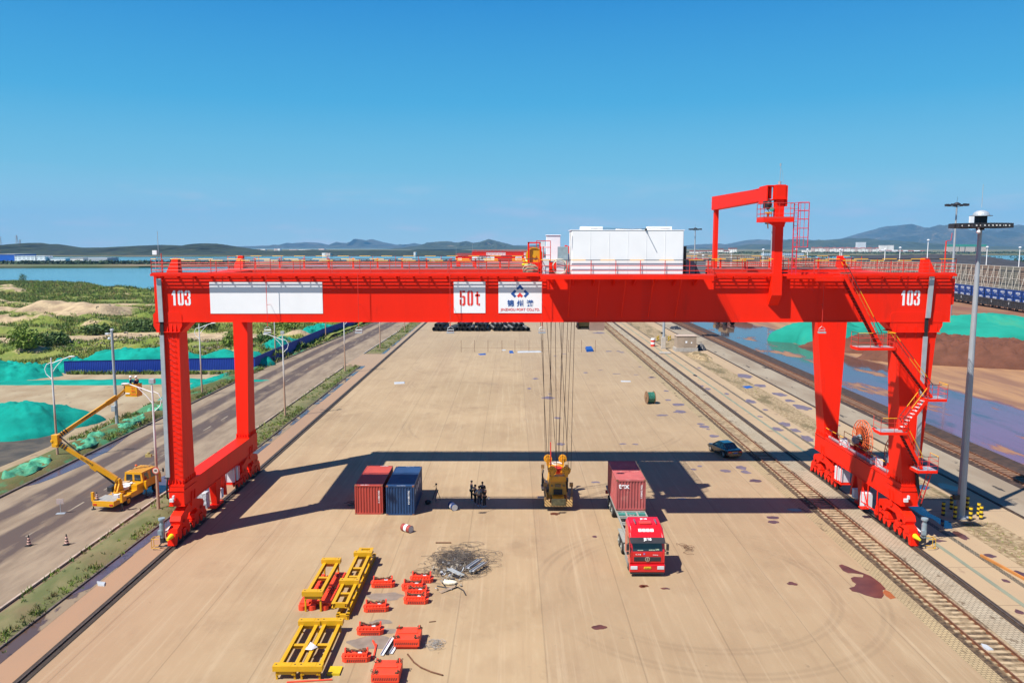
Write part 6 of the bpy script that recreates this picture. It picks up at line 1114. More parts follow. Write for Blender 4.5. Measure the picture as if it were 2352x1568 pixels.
    for a, b, c in legs: x, y = c[0] * k_, c[1] * k_; s_.loft([(x - .045, y - .07, 0), (x + .045, y - .07, 0), (x + .05, y + .17, 0), (x - .05, y + .17, 0)], [(x - .04, y - .06, .10), (x + .04, y - .06, .10), (x + .03, y + .12, .06), (x - .03, y + .12, .06)])
    s_.build('shoes', mat('pale_shoes', (.35, .36, .38), .7) if helmet is None else DARK, t, bevel=.01)
    hh = L2((0, .02, 1.66)); c = MB(); c.ball((hh[0], hh[1] - .005, hh[2] + .035), .108, 12, 7, (.92, 1.03, .95))
    if helmet: c.disc((hh[0], hh[1] + .02, hh[2] + .03), (0, 0, 1), .135, .015, 16)
    c.build('helmet' if helmet else 'hair', helmet or hair, t, smooth=True)
    f = MB(); f.ball((hh[0], hh[1] + .095, hh[2] - .02), .016, 6, 4); 
    for s in (-1, 1): f.ball((hh[0] + s * .088, hh[1] + .0, hh[2] - .015), .02, 6, 4, (.5, 1, 1.4))
    f.build('nose', SKIN, t); e = MB()
    for s in (-1, 1): e.ball((hh[0] + s * .032, hh[1] + .082, hh[2] + .0), .009, 6, 4)
    e.box(hh[0] - .025, hh[0] + .025, hh[1] + .085, hh[1] + .09, hh[2] - .055, hh[2] - .05); e.build('eyes', HAIR, t)
    return t
GS = mat('grey_cloth', (.10, .11, .13), .9); BS = mat('black_cloth', (.012, .012, .014), .9); LG = mat('light_grey_cloth', (.24, .28, .32), .9); NV = mat('navy_cloth', (.012, .02, .07), .85); PB_ = mat('dark_jeans', (.018, .022, .035), .9)
gp = 'five people talking on the yard'
person('person in a grey shirt and dark trousers, leftmost of the five talking', (-3.62, 69.0, 0), R(-70), (GS, True), BS, 'talk', group=gp, h=1.8)
person('person in a black top facing the light grey shirt, second from left', (-3.25, 67.95, 0), R(-60), (BS, False), BS, 'stand', group=gp, h=1.74)
person('person in a light grey shirt standing in the middle of the five', (-2.88, 67.5, 0), R(-150), (LG, False), PB_, 'hips', group=gp, h=1.76)
person('person in black at the back between the grey shirt and the rightmost one', (-2.62, 68.6, 0), R(170), (BS, True), BS, 'cross', group=gp, h=1.82)
p5 = person('person in black holding a white bag, rightmost of the five talking', (-2.38, 67.2, 0), R(60), (BS, False), BS, 'stand', group=gp, h=1.8)
c = MB(); c.box(-.05, .05, -.04, .04, 0, .2); o = c.build('bag', WHITE, None, bevel=.02); o.location = (-2.02, 67.25, .66); tag(o, 'small white bag held by the rightmost person in black', 'bag')
wp = world_pt(bt, (-.35, 1.9, 9.15)); person('worker in dark overalls and white helmet, left one in the lift bucket', wp, R(-60), (NV, True), NV, 'reach', helmet=WHITE, group='workers in the lift bucket')
wp = world_pt(bt, (.2, 1.95, 9.15)); person('worker in navy jacket and white helmet, right one in the lift bucket', wp, R(70), (NV, True), NV, 'talk', helmet=WHITE, group='workers in the lift bucket')
person('worker in navy overalls and orange helmet leaning behind the boom truck', (-36.3, 74.3, 0), R(-80), (NV, True), NV, 'stand', helmet=mat('orange_helmet', (.75, .12, .01), .4), lean=.35)
# ================================================================ drums, tripod, bag, spool
def drum(label, loc, rz, m):
    t = thing('oil_drum', label, 'drum', loc, rz, 'drums lying on the yard'); c = MB(); c.tube((-.44, 0, .29), (.44, 0, .29), .285, 24)
    for x in (-.44, -.15, .15, .44): c.disc((x, 0, .29), (1, 0, 0), .30, .025, 24)
    c.build('body', m, t); b = MB(); b.tube((-.145, 0, .29), (.145, 0, .29), .292, 24); b.build('white_band', WHITE, t); [MB().disc((s_ * .45, 0, .29), (1, 0, 0), .27, .012, 24).build('end_cap', mat('drum_end', (.5, .5, .5), .5), t) for s_ in (-1, 1)]
drum('red drum with white band lying below the red container', (-8.35, 61.1, 0), R(-38), mat('drum_red', (.30, .05, .04), .5, var=.1)); drum('blue drum with white band lying between the blue container and the people', (-5.1, 66.5, 0), R(-65), mat('drum_navy', (.02, .04, .13), .5))
t = thing('camera_tripod', 'black camera tripod standing in the shade right of the blue container', 'tripod', (-6.75, 68.9, 0)); c = MB()
for a in (0, 2.1, 4.2): o = MB().tube((.02 * math.cos(a), .02 * math.sin(a), 1.15), (.42 * math.cos(a + .5), .42 * math.sin(a + .5), 0), .022, 6); o.build('leg', BLACK, t)
c.tube((0, 0, 1.0), (0, 0, 1.45), .025, 8); c.box(-.08, .08, -.06, .06, 1.45, 1.58); c.tube((0, 0, 1.45), (-.25, -.1, 1.3), .012, 6); c.build('head', BLACK, t)
c = MB(); c.ball((0, 0, .18), .26, 12, 8, (1.1, .8, .75)); c.box(-.16, .16, -.26, -.16, .05, .25); o = c.build('backpack', BLACK, None, bevel=.03, smooth=True); o.location = (-7.4, 68.0, 0); tag(o, 'black backpack on the ground beside the tripod', 'bag')
t = thing('cable_drum', 'wooden cable drum wound with green wrapped cable on the yard', 'cable drum', (19.95, 113.2, 0), R(8))
for s in (-1, 1): c = MB(); c.disc((s * .55, 0, .9), (1, 0, 0), .9, .07, 26); c.disc((s * .6, 0, .9), (1, 0, 0), .15, .1, 12); c.build('flange', mat('drum_wood', (.22, .12, .06), .8, var=.3), t)
c = MB(); c.tube((-.52, 0, .9), (.52, 0, .9), .76, 26); c.build('cable_coil', mat('green_wrap', (.02, .12, .08), .5, var=.5, scale=6, dirt=((.3, .35, .33), .2, 6)), t)
# ================================================================ steel frames and magnets
def frame(label, loc, L_, W_, z, legs=None, cross=(.5,), group='yellow spreader frames', blocks=True, bpos=None):
    t = thing('spreader_frame', label, 'steel frame', loc, 0, group); c = MB(); w2 = W_ / 2 - .13
    for x in (-w2, w2 - .2): c.box(x, x + .2, .05, L_ - .05, z, z + .03); c.box(x, x + .2, .05, L_ - .05, z + .27, z + .30); c.box(x + .09, x + .11, .05, L_ - .05, z + .03, z + .27)
    c.build('side_beam', YEL, t)
    for q in cross: c = MB(); y = L_ * q; c.box(-w2 + .14, w2 - .14, y, y + .24, z + .2, z + .23); c.box(-w2 + .14, w2 - .14, y + .07, y + .09, z + .02, z + .2); c.build('cross_beam', YEL, t)
    for y in ((.1, L_ - .26) if bpos else ()): MB().box(-w2 + .2, w2 - .2, y, y + .16, z, z + .3).build('cross_beam', YEL, t)
    for y in bpos or (0, L_ - .42):
        c = MB(); c.box(-w2, w2, y + .1, y + .3, z + .0, z + .3)
        if blocks: c.box(-W_ / 2, W_ / 2, y, y + .42, z + .22, z + .52); c.box(-W_ / 2 + .4, W_ / 2 - .35, y + .02, y + .4, z + .52, z + .535)
        b = c.build('end_block', YEL, t, bevel=.01)
        if blocks: h = MB(); [h.box(a - .04, a + .04, y + .17, y + .25, z + .521, z + .527) for a in (-W_ / 2 + .16, W_ / 2 - .16)]; h.build('lift_hole', DARK, b)
    for y in ((.12, L_ - .3) if legs is None else legs):
        for x in (-w2 + .05, w2 - .05): c = MB(); c.box(x - .05, x + .05, y, y + .1, 0, z); c.build('leg', YEL, t)
    return t
frame('yellow frame nearest the camera, left of the low pair', (-11.85, 39.2, 0), 5.45, 1.3, .28)
frame('yellow frame nearest the camera, right of the low pair', (-10.55, 39.2, 0), 5.5, 1.3, .28)
frame('yellow frame on tall legs over the red bars', (-12.35, 47.0, 0), 5.5, 1.3, .82)
frame('long flat yellow frame lying on the ground under another frame', (-10.3, 45.95, 0), 9.9, 1.05, .02, legs=(), cross=(.25, .45, .6, .8), blocks=False)
frame('long yellow frame resting on top of the longest frame', (-10.5, 46.2, .34), 9.2, 1.28, .3, cross=(.17, .45, .6, .93), legs=(.6, 3.2, 5.4, 7.6), bpos=(2.9, 7.6))
def magnet(label, x, y, rz=0., two=False, z=0., parent_label=None):
    t = thing('lifting_magnet', label, 'lifting magnet', (x, y, z), rz, 'orange red lifting magnets'); c = MB()
    pl = [(-.62, -.32), (.62, -.32), (.78, -.18), (.78, .18), (.62, .32), (-.62, .32), (-.78, .18), (-.78, -.18)]; sc = lambda f: [(a * f, b * f * .98) for a, b in pl]
    c.prism(sc(.98), 'z', .02, .28); c.prism(sc(1.03), 'z', .28, .33); c.prism([(-.6, -.2), (.6, -.2), (.6, .22), (-.6, .22)], 'z', .33, .48)
    for i in range(7): a = -.6 + i * .2; c.box(a - .015, a + .015, -.31, -.2, .33, .43)
    c.build('body', ORG, t, bevel=.01); h = MB()
    for i in range(9): a = -.46 + i * .115; h.add([(a - .03, -.318, .07), (a + .02, -.318, .07), (a + .06, -.318, .2), (a + .01, -.318, .2)], [(0, 1, 2, 3)])
    h.build('hazard_stripes', DARK, t)
    for s in (-1, 1): l = MB(); l.prism([(-.16, .48), (.16, .48), (.06, .72), (-.06, .72)], 'x', s * .6 - .04, s * .6 + .04); l.prism([(s * .3, .48), (s * .62, .48), (s * .62, .6)], 'y', -.02, .02); l.build('lug', ORG, t)
    random.seed(int(x * 31 + y * 7)); ch = MB(); p = Vector((-.55, 0, .68))
    for i in range(24): q = Vector((-.55 + 1.1 * (i + 1) / 24, random.uniform(-.12, .12), .52 + .08 * random.random() + .12 * abs(1 - (i + 1) / 12) ** 3)); d = q - p; ch.ring(p + d / 2, Vector((d.y, -d.x, .4 + (i % 2) * 2)), .045, .017, 8, 4); ch.tube(p, q, .016, 5); p = q
    for s in (-.45, .45):
        for i in range(5): ch.ring((s + random.uniform(-.1, .1), random.uniform(-.1, .1), .53 + .02 * i), (random.random() - .5, random.random() - .5, 1), .06, .016, 10, 4)
    ch.build('chain', RUST, t); g_ = MB(); g_.box(.1, .32, -.16, .0, .485, .5); g_.build('label_plate', CABW, t)
    return t
magnet('orange red magnet right of the long yellow frame, topmost of the left column', -8.6, 50.85, R(2)); magnet('orange red magnet second from top in the left column', -8.45, 47.3, R(3)); magnet('orange red magnet third from top in the left column above the damp patch', -8.3, 44.35, R(1)); magnet('orange red magnet lowest of the left column beside the yellow plate', -8.52, 41.3, R(2))
magnet('orange red magnet at the back of the right hand cluster by the scrap heap', -6.1, 51.6, R(-2)); magnet('orange red magnet second from back of the right hand cluster', -6.5, 50.35, R(1)); magnet('orange red magnet third from back of the right hand cluster', -6.15, 49.4, R(0)); magnet('orange red magnet in front of the right hand cluster with clear stripes', -6.1, 48.4, R(-1))
def bigmag(label, x, y):
    t = thing('lifting_magnet', label, 'lifting magnet', (x, y, 0), 0, 'large rectangular lifting magnets'); c = MB(); c.box(-.72, .72, .0, 1.5, .18, .62); c.box(-.6, .6, .12, 1.4, 0, .18); c.box(-.55, .55, .68, .82, .62, .68); c.build('body', ORG, t, bevel=.02)
    h = MB()
    for i in range(11): a = -.62 + i * .118; h.add([(a - .03, -.006, .3), (a + .02, -.006, .3), (a + .07, -.006, .44), (a + .02, -.006, .44)], [(0, 1, 2, 3)])
    h.build('hazard_stripes', DARK, t); random.seed(int(y * 9))
    for sx in (-.58, .58):
        for yy in (.2, 1.32):
            l = MB(); l.prism([(yy - .1, .62), (yy + .1, .62), (yy, .82)], 'x', sx - .03, sx + .03); l.build('lug', ORG, t); ch = MB()
            for i in range(9): ch.ring((sx + random.uniform(-.14, .14), yy + random.uniform(-.14, .1), .64 + .012 * i), (random.random() - .5, random.random() - .5, .6), .06, .018, 10, 4)
            ch.build('chain', RUST, t)
    b = MB(); b.path([(-.5, 1.4, .66), (-.75, .8, .5), (-.74, .3, .2)], .012, 5); b.build('power_cable', DARK, t)
bigmag('large rectangular magnet with stripes right of the steel channels', -5.93, 42.4); bigmag('large rectangular magnet at the bottom edge with rusty chains', -6.55, 38.7)
t = thing('lifting_beam', 'red lifting beam with round feet under the tall legged yellow frame', 'lifting beam', (-12.35, 47.3, 0)); c = MB(); c.box(-.95, -.35, 0.2, 4.6, .18, .42); c.box(.3, 1.0, .2, 4.9, .18, .42); c.box(-.35, .3, .5, .9, .2, .4); c.box(-.35, .3, 2.4, 3.0, .2, .42); c.build('beam', ORG, t, bevel=.02)
for x in (-.75, -.15, .65):
    for y in (.15, 2.2, 4.4): c = MB(); c.tube((x, y, 0), (x, y, .3), .24, 16); c.build('foot', ORG, t)
c = MB(); random.seed(5)
for i in range(30): c.ring((random.choice((-.1, .65)) + random.uniform(-.25, .25), random.choice((2.2, 4.2, 1.4)) + random.uniform(-.3, .3), .46 + random.random() * .06), (random.random() - .5, random.random() - .5, .6), .07, .018, 10, 4)
c.build('chain', RUST, t)
c = MB(); c.box(-.34, .34, -.4, .4, .02, .1); c.box(-.34, .34, -.42, -.4, 0, .14); o = c.build('steel_plate', mat('bright_yellow_plate', (.56, .40, .01), .5), None); o.location = (-9.45, 40.1, 0); tag(o, 'small bright yellow plate beside the lowest magnet of the left column', 'plate')
def simple(name, mb, m, label, cat, group=None, **kw): o = mb.build(name, m, None, **kw); return tag(o, label, cat, group)
for i, x in enumerate((-7.2, -6.95, -6.72)): c = MB(); c.bar((x, 41.7 + i * .1, .06), (x + .3, 43.7, .06), .17, .02); c.bar((x - .08, 41.7 + i * .1, .1), (x + .22, 43.7, .1), .015, .1); simple('steel_channel', c, CABW if i != 1 else DARK, ('leftmost pale steel channel left of the large magnet', 'dark middle steel channel left of the large magnet', 'rightmost pale steel channel touching the large magnet')[i], 'steel channel', 'steel channels on the ground')
simple('red_bar', MB().bar((-8.0, 43.4, .05), (-7.75, 42.8, .05), .08, .08), ORG, 'short red bar lying slanted above the long red bar', 'bar'); simple('red_bar', MB().bar((-7.72, 42.95, .05), (-7.62, 41.4, .05), .08, .08), ORG, 'long red bar left of the steel channels', 'bar'); simple('red_pipe', MB().tube((-11.7, 39.0, .05), (-9.4, 39.25, .05), .04, 8), ORG, 'thin red pipe along the bottom edge by the yellow frames', 'pipe')
simple('bent_pipe', MB().path([(-5.8, 41.85, .05), (-5.35, 41.0, .05), (-4.9, 40.45, .05), (-4.3, 40.0, .05), (-3.65, 39.67, .05)], .045, 7), RUST, 'bent rusty pipe curving right of the large magnets', 'pipe'); simple('iron_bar', MB().tube((-5.83, 58.6, .05), (-4.65, 58.6, .05), .05, 7), RUST, 'straight rusty iron bar above the scrap heap', 'bar'); simple('iron_bar', MB().tube((-5.0, 45.7, .03), (-4.6, 45.8, .03), .03, 6), RUST, 'short rusty bar between the magnets and the wire bundle', 'bar')
simple('plastic_sheet', MB().loft([(-11.35, 41.3, .62), (-10.95, 41.2, .64), (-10.7, 41.6, .6), (-11.2, 42.0, .62)], [(-11.2, 41.4, .78), (-11.0, 41.4, .74), (-10.85, 41.6, .72), (-11.15, 41.8, .8)]), mat('pale_cloth', (.62, .58, .56), .8, var=.2, scale=5), 'crumpled pale cloth draped between the two near yellow frames', 'cloth')
# scrap heap
random.seed(11)
def wires(n, cx, cy, sx, sy, r0=.15, r1=.6, th=.012):
    c = MB()
    for i in range(n):
        x, y = cx + random.gauss(0, sx), cy + random.gauss(0, sy); r = random.uniform(r0, r1); a = random.random() * 6.28; pts = []; e = random.uniform(.4, 1); q = random.uniform(3, 7)
        for j in range(11): b = a + q * j / 10; pts.append((x + r * math.cos(b) * (1 + .1 * j), y + r * e * math.sin(b) * (1 + .1 * j), .02 + .12 * random.random() + .2 * math.exp(-((x - cx) / sx) ** 2 - ((y - cy) / sy) ** 2)))
        c.path(pts, th, 4)
    return c
tag(wires(230, -3.9, 54.8, .8, 1.3).build('scrap_wire', mat('scrap_cable', (.075, .06, .05), .7, var=.5, scale=6)), 'tangled dark scrap cable heap in front of the containers', 'scrap heap', kind='stuff')
tag(wires(34, -2.3, 55.0, .7, 1.4, .2, .5, .01).build('loose_wire', MATS['scrap_cable']), 'loose wire loops scattered around the scrap heap', 'wire', kind='stuff')
tag(wires(26, -4.4, 42.9, .25, .22, .05, .3, .008).build('wire_bundle', mat('grey_wire', (.25, .24, .23), .6)), 'small grey wire bundle right of the large magnet', 'wire', kind='stuff')
tag(wires(9, 13.0, 57.3, .2, .5, .1, .35, .012).build('wire_bundle', RUST), 'rusty wire tangle on the yard right of the truck', 'wire', kind='stuff')
tag(wires(7, -13.9, 67.6, .3, .2, .1, .35, .014).build('wire_bundle', DARK), 'dark cable coil in the shade left of the red container', 'wire', kind='stuff')
sc = MB(); 
for i in range(90):
    x, y = -4.1 + random.gauss(0, .6), 52.9 + random.gauss(0, 1.1); a = random.random() * 3.14; l = random.uniform(.08, .35); sc.bar((x, y, .08 + .15 * random.random()), (x + l * math.cos(a), y + l * math.sin(a), .08 + .2 * random.random()), random.uniform(.04, .16), random.uniform(.02, .08), random.choice((0, 0, 1, 2)))
tag(sc.build('scrap_bits', [mat('pale_scrap', (.26, .23, .18), .7), GALV, DARK]), 'pale and metal scrap pieces in the front of the heap', 'scrap', kind='stuff')
for i, (a, b, w_, l_) in enumerate((((-3.1, 53.0, .35), (-2.3, 54.4, .4), .3, 'grey steel tray on top of the scrap heap, left one'), ((-2.75, 52.7, .25), (-1.9, 54.1, .3), .22, 'grey steel tray on the right flank of the scrap heap'), ((-4.4, 53.0, .3), (-3.4, 52.2, .15), .25, 'short grey steel tray at the front of the scrap heap'))): c = MB(); c.bar(a, b, w_, .03); c.bar((a[0] - .12, a[1], a[2] + .06), (b[0] - .12, b[1], b[2] + .06), .02, .12); c.bar((a[0] + .14, a[1], a[2] + .06), (b[0] + .14, b[1], b[2] + .06), .02, .12); simple('cable_tray', c, GALV, l_, 'cable tray', 'trays in the scrap heap')
c = MB(); c.ball((0, 0, .12), .35, 8, 5, (1.6, .8, .4)); o = simple('foam_sheet', c, mat('cream_foam', (.62, .56, .42), .8, var=.1), 'cream foam lump at the front of the scrap heap', 'foam'); o.location = (-4.2, 51.2, 0)
simple('wooden_plank', MB().bar((-4.7, 49.8, .03), (-3.8, 50.6, .12), .3, .04), mat('old_wood', (.26, .19, .13), .85, var=.25, scale=5), 'old wooden plank in front of the scrap heap', 'plank'); simple('hose', MB().path([(-5.0, 50.8, .05), (-4.3, 50.5, .05), (-3.6, 50.6, .05), (-3.2, 50.1, .05), (-3.0, 49.4, .05)], .04, 6), DARK, 'black hose curving below the scrap heap', 'hose')
# ================================================================ lamps left of the yard
POLE = NG('lamp_pole_paint'); POLE.col(POLE.mix(POLE.rng(POLE.z, 4.5, 7.0), (.40, .25, .17), (.66, .66, .65)), .5, gain=None); POLE = POLE.m
def street_lamp(label, x, y, s, h=10.9, flood=False, extra=False):
    t = thing('street_lamp', label, 'street lamp', (x, y, 0), 0, 'street lamps along the road'); c = MB(); c.tube((0, 0, 0), (0, 0, h), .14, 10, .07); c.tube((0, 0, 0), (0, 0, .1), .25, 10); c.build('pole', POLE, t)
    a = MB(); a.path([(0, 0, h - .6), (s * .9, 0, h - .25), (s * 1.9, 0, h + .1)], .045, 6); a.path([(0, 0, h - 1.6), (s * .5, 0, h - .9), (s * 1.2, 0, h - .2)], .03, 5)
    a.path([(s * .05, 0, h - .45), (-s * .5, 0, h - .7), (-s * .75, 0, h - 1.2), (-s * .6, 0, h - 1.75), (0, 0, h - 2.3)], .035, 6); a.build('arm', WHITE, t)
    b = MB(); b.ball((s * 2.2, 0, h + .14), .2, 8, 5, (2.0, .75, .45)); b.build('lamp_head', LAMPG, t, smooth=True)
    if flood: b = MB(); b.box(-.22, .22, -.1, .25, h + .15, h + .55); b.tube((0, 0, h), (0, 0, h + .2), .04, 6); b.build('floodlight', GALV, t, bevel=.02)
    if extra:
        b = MB(); b.disc((0, -.16, 3.6), (0, 1, 0), .30, .03, 24); so_ = b.build('speed_sign', mat('sign_rim_red', (.55, .10, .06), .5), t); b = MB(); b.disc((0, -.18, 3.6), (0, 1, 0), .22, .012, 24); b.build('sign_face', mat('sign_face', (.70, .62, .52), .5), so_); text('lettering', '40', .27, BLACK, so_, (0, -.19, 3.6), bold=.008)
        b = MB(); b.box(-.85, -.35, -.12, .12, 4.75, 5.0); b.tube((-.6, 0, 5.0), (-.6, 0, 5.15), .12, 8); b.tube((-.35, 0, 4.9), (0, 0, 4.9), .02, 5); b.build('camera_box', mat('dirty_yellow_box', (.35, .28, .10), .6), t)
    return t
street_lamp('street lamp nearest on the left bank, arm reaching over the road', -48.4, 82.8, 1); street_lamp('street lamp with the round 40 sign beside the boom truck', -30.3, 66.1, -1, flood=True, extra=True)
street_lamp('street lamp on the left bank seen between the two left crane legs', -47.2, 119.5, 1); street_lamp('street lamp with square floodlight just right of the rear left crane leg', -30.2, 104.1, -1, flood=True)
for i, (x, y, s) in enumerate(((-47.3, 157.8, 1), (-46.0, 195.5, 1), (-44.6, 224, 1), (-30.0, 141.5, -1), (-29.2, 175, -1), (-28.6, 211, -1))):
    street_lamp(('first lamp beyond the fence corner on the left side of the road', 'second lamp beyond the fence corner on the left side of the road', 'farthest visible lamp on the left side of the road', 'lamp at the far end of the first green verge', 'lamp at the near end of the second green verge', 'farthest lamp on the second green verge')[i], x, y, s, flood=i == 3)
t = thing('camera_pole', 'tall grey camera pole beside the lift bucket with cameras on top', 'camera pole', (-49.0, 96.9, 0)); c = MB(); c.tube((0, 0, 0), (0, 0, 12.4), .20, 12, .13); c.build('pole', GALV, t)
c = MB(); c.box(-.75, -.35, -.15, .15, 11.8, 12.0); c.tube((-.6, 0, 11.9), (0, 0, 12.0), .03, 5); c.ball((-.35, 0, 11.3), .18, 8, 5); c.tube((-.3, 0, 11.5), (0, 0, 11.7), .03, 5); c.box(-.1, .2, -.2, .2, 12.3, 12.5); c.build('camera', CABW, t); c = MB(); c.box(-.45, .05, -.4, -.15, 2.3, 3.0); c.build('control_box', GALV, t, bevel=.02); c = MB(); c.path([(.22, -.1, .2), (.24, -.1, 3), (.22, -.1, 12)], .02, 5); c.build('conduit', DARK, t)
# traffic cones and sign
def cone(label, x, y, z=0, s=1.):
    t = thing('traffic_cone', label, 'traffic cone', (x, y, z), 0, 'traffic cones'); c = MB(); c.box(-.22 * s, .22 * s, -.22 * s, .22 * s, 0, .04); c.tube((0, 0, .04), (0, 0, .85 * s), .16 * s, 14, .03 * s); c.build('body', BLACK, t)
    b = MB()
    for i in range(3): z0 = .14 + i * .2; r0 = .16 - .13 * (z0 - .04) / .81 + .006; r1 = .16 - .13 * (z0 + .06) / .81 + .006; b.tube((0, 0, z0 * s), (0, 0, (z0 + .1) * s), r0 * s, 14, r1 * s)
    b.build('band', mat('cone_pinkish', (.70, .42, .34), .5), t)
cone('black traffic cone with pale bands, leftmost on the left road', -36.6, 58.1); cone('black traffic cone with pale bands, second from left on the road', -33.85, 58.3); cone('black traffic cone beside the left crane leg in front of the boom truck', -33.8, 75.9)
p = world_pt(bt, (-.75, -3.05, .995)); cone('black and cream cone standing on the rear deck of the boom truck', p.x, p.y, p.z, .8)
t = thing('road_sign', 'small blank sign on a thin stand left of the boom truck', 'sign', (-38.3, 65.4, 0), R(10)); c = MB(); c.tube((0, 0, 0), (0, 0, 1.1), .025, 6); c.box(-.35, .35, -.2, .2, 0, .04); c.build('stand', GALV, t); c = MB(); c.box(-.28, .28, -.015, .015, .85, 1.3); c.build('board', mat('pinkish_board', (.45, .36, .33), .7), t)
def litter(label, pts, m, z=.03, nm='litter', cat='litter'):
    c = MB(); x = sum(p[0] for p in pts) / len(pts); y = sum(p[1] for p in pts) / len(pts); b = [(p[0] - x, p[1] - y, .0) for p in pts]; c.loft(b, [(a * .9, b_ * .9, z + .04 * random.random()) for a, b_, _ in b]); o = c.build(nm, m); o.location = (x, y, .006); return tag(o, label, cat)
BTP = mat('blue_tarp', (.006, .07, .30), .5, var=.25, scale=2, bump=.6, bscale=3); WTP = mat('white_sheet', (.40, .42, .44), .5, var=.1)
def q8(*pts): return [g(*zz(1600, 1200, 1.8092, a, b)) for a, b in pts]
litter('large crumpled blue tarp at the right end of the rope barrier', q8((1340, 352), (1385, 348), (1400, 372), (1350, 376)), BTP, .5, 'blue_tarp', 'tarp'); litter('blue tarp below the left part of the rope barrier', q8((565, 392), (620, 388), (622, 396), (580, 398)), BTP, .1, 'blue_tarp', 'tarp'); litter('small blue tarp under the middle of the rope barrier', q8((790, 372), (815, 372), (822, 384), (792, 385)), BTP, .2, 'blue_tarp', 'tarp')
litter('long pale plastic sheet lying under the rope barrier', q8((850, 372), (1020, 370), (1025, 378), (850, 381)), WTP, .1, 'plastic_sheet', 'plastic sheet'); litter('white strip left of the blue tarp on the far yard', q8((735, 360), (765, 360), (768, 365), (738, 366)), WTP, .05, 'plastic_sheet', 'plastic sheet')
litter('white board lying flat on the yard left of the ropes', [g(905, 878), g(930, 877), g(929, 881), g(906, 882)], WTP, .05, 'board', 'board'); litter('pale board lying on the yard right of the ropes', q8((1597, 584), (1670, 586), (1671, 592), (1600, 591)), WTP, .04, 'board', 'board')
litter('crumpled white plastic between the rails at the right edge', [g(*zz(2900, 1900, 1.887, a, b)) for a, b in ((1930, 1275), (1975, 1290), (2030, 1325), (1990, 1330), (1940, 1300))], WTP, .08, 'plastic_sheet', 'plastic sheet'); litter('white paper lying at the bottom of the left road', [g(*p) for p in ((222, 1336), (243, 1338), (240, 1346), (225, 1345))], WTP, .08); litter('small white scrap on the left road near the two cones', [g(*p) for p in ((376, 1228 - 130), (386, 1099), (385, 1103), (377, 1103))], WTP, .05) if False else None
litter('small blue scrap on the gravel between the right tracks', [g(*zz(2600, 1250, 2.412, a, b)) for a, b in ((890, 712), (960, 708), (998, 722), (930, 732))], BTP, .06, 'blue_tarp', 'tarp')
t = thing('rope_barrier', 'thin rope barrier of upright rods across the far yard', 'barrier', (0, 172, 0)); pr = None; rp_ = MB()
for a in (443, 540, 637, 738, 832, 933, 1030, 1125, 1220, 1313, 1413):
    x, y = q8((a, 376))[0]; c = MB(); c.tube((x, y - 172, 0), (x, y - 172, 2.6), .035, 5); c.build('rod', RUST, t)
    if pr: rp_.tube((pr[0], pr[1] - 172, .9), (x, y - 172, .9), .012, 4)
    pr = (x, y)
rp_.build('rope', RUST, t)
# ================================================================ black pipes
PIPE = mat('black_plastic_pipe', (.018, .017, .017), .45, var=.3, scale=1)
def pipe_mesh(L_=9., R_=.58, n=16):
    V, F = [], []; st = []; y = 0.
    while y < L_: st += [(y, R_), (y + .16, R_), (y + .2, R_ * .93), (y + .36, R_ * .93)]; y += .4
    prof = [(0, R_ * .78)] + st + [(st[-1][0], R_ * .78)]; prof.append((0, R_ * .78))
    m = MB(); rings = [[(r * math.cos(2 * math.pi * i / n), y, r * math.sin(2 * math.pi * i / n) + R_) for i in range(n)] for y, r in prof]
    for a, b in zip(rings, rings[1:]): m.loft(a, b, 0, False)
    return m
pm_ = pipe_mesh().build('plastic_pipe', PIPE, smooth=False); first = True; idx = 0
rows = [[(155, 0), (232, 0), (305, 0), (382, 8), (465, 4), (540, 6), (635, 3), (720, 3)], [(805, -4), (880, 0), (970, 0), (1047, -3)], [(1190, -12), (1262, -10), (1338, -10), (1415, -14)], [(1510, -12), (1590, -10), (1670, -12), (1748, -14)]]
upper = [[(190, 0), (265, 0), (595, 6), (672, 5)], [(925, 2), (1008, 0)], [(1225, -10), (1300, -9)], [(1548, -11), (1625, -11)]]
grp = ['leftmost group', 'second group from left', 'third group from left', 'rightmost group']; od = ['first', 'second', 'third', 'fourth', 'fifth', 'sixth', 'seventh', 'eighth']
def putpipe(a, ang, z, label, dy=0.):
    global first
    x, y = g(*zz(1700, 980, 4.238, a, 1462)); x += math.sin(R(-ang)) * -dy * 0
    o = pm_ if first else pm_.copy()
    if not first: COL.objects.link(o)
    first = False; o.location = (x, y + dy + random.uniform(-.3, .3), z); o.rotation_euler = (0, 0, R(-ang)); tag(o, label, 'pipe', 'black plastic pipes stacked on the yard')
for gi in range(4):
    for i, (a, ang) in enumerate(rows[gi]): putpipe(a, ang + 3, 0.01, '%s ribbed black pipe from left in the bottom row of the %s' % (od[i], grp[gi]))
    for i, (a, ang) in enumerate(upper[gi]): putpipe(a, ang + 3, 1.02, '%s black pipe from left in the upper row of the %s' % (od[i], grp[gi]), 0.2)
for i, a in enumerate((250, 520, 590, 835, 900, 1130, 1340, 1440, 1640)): putpipe(a, 0, 0.01, '%s black pipe from left in the back row peeping under the girder' % (od + ['ninth'])[i], 14)
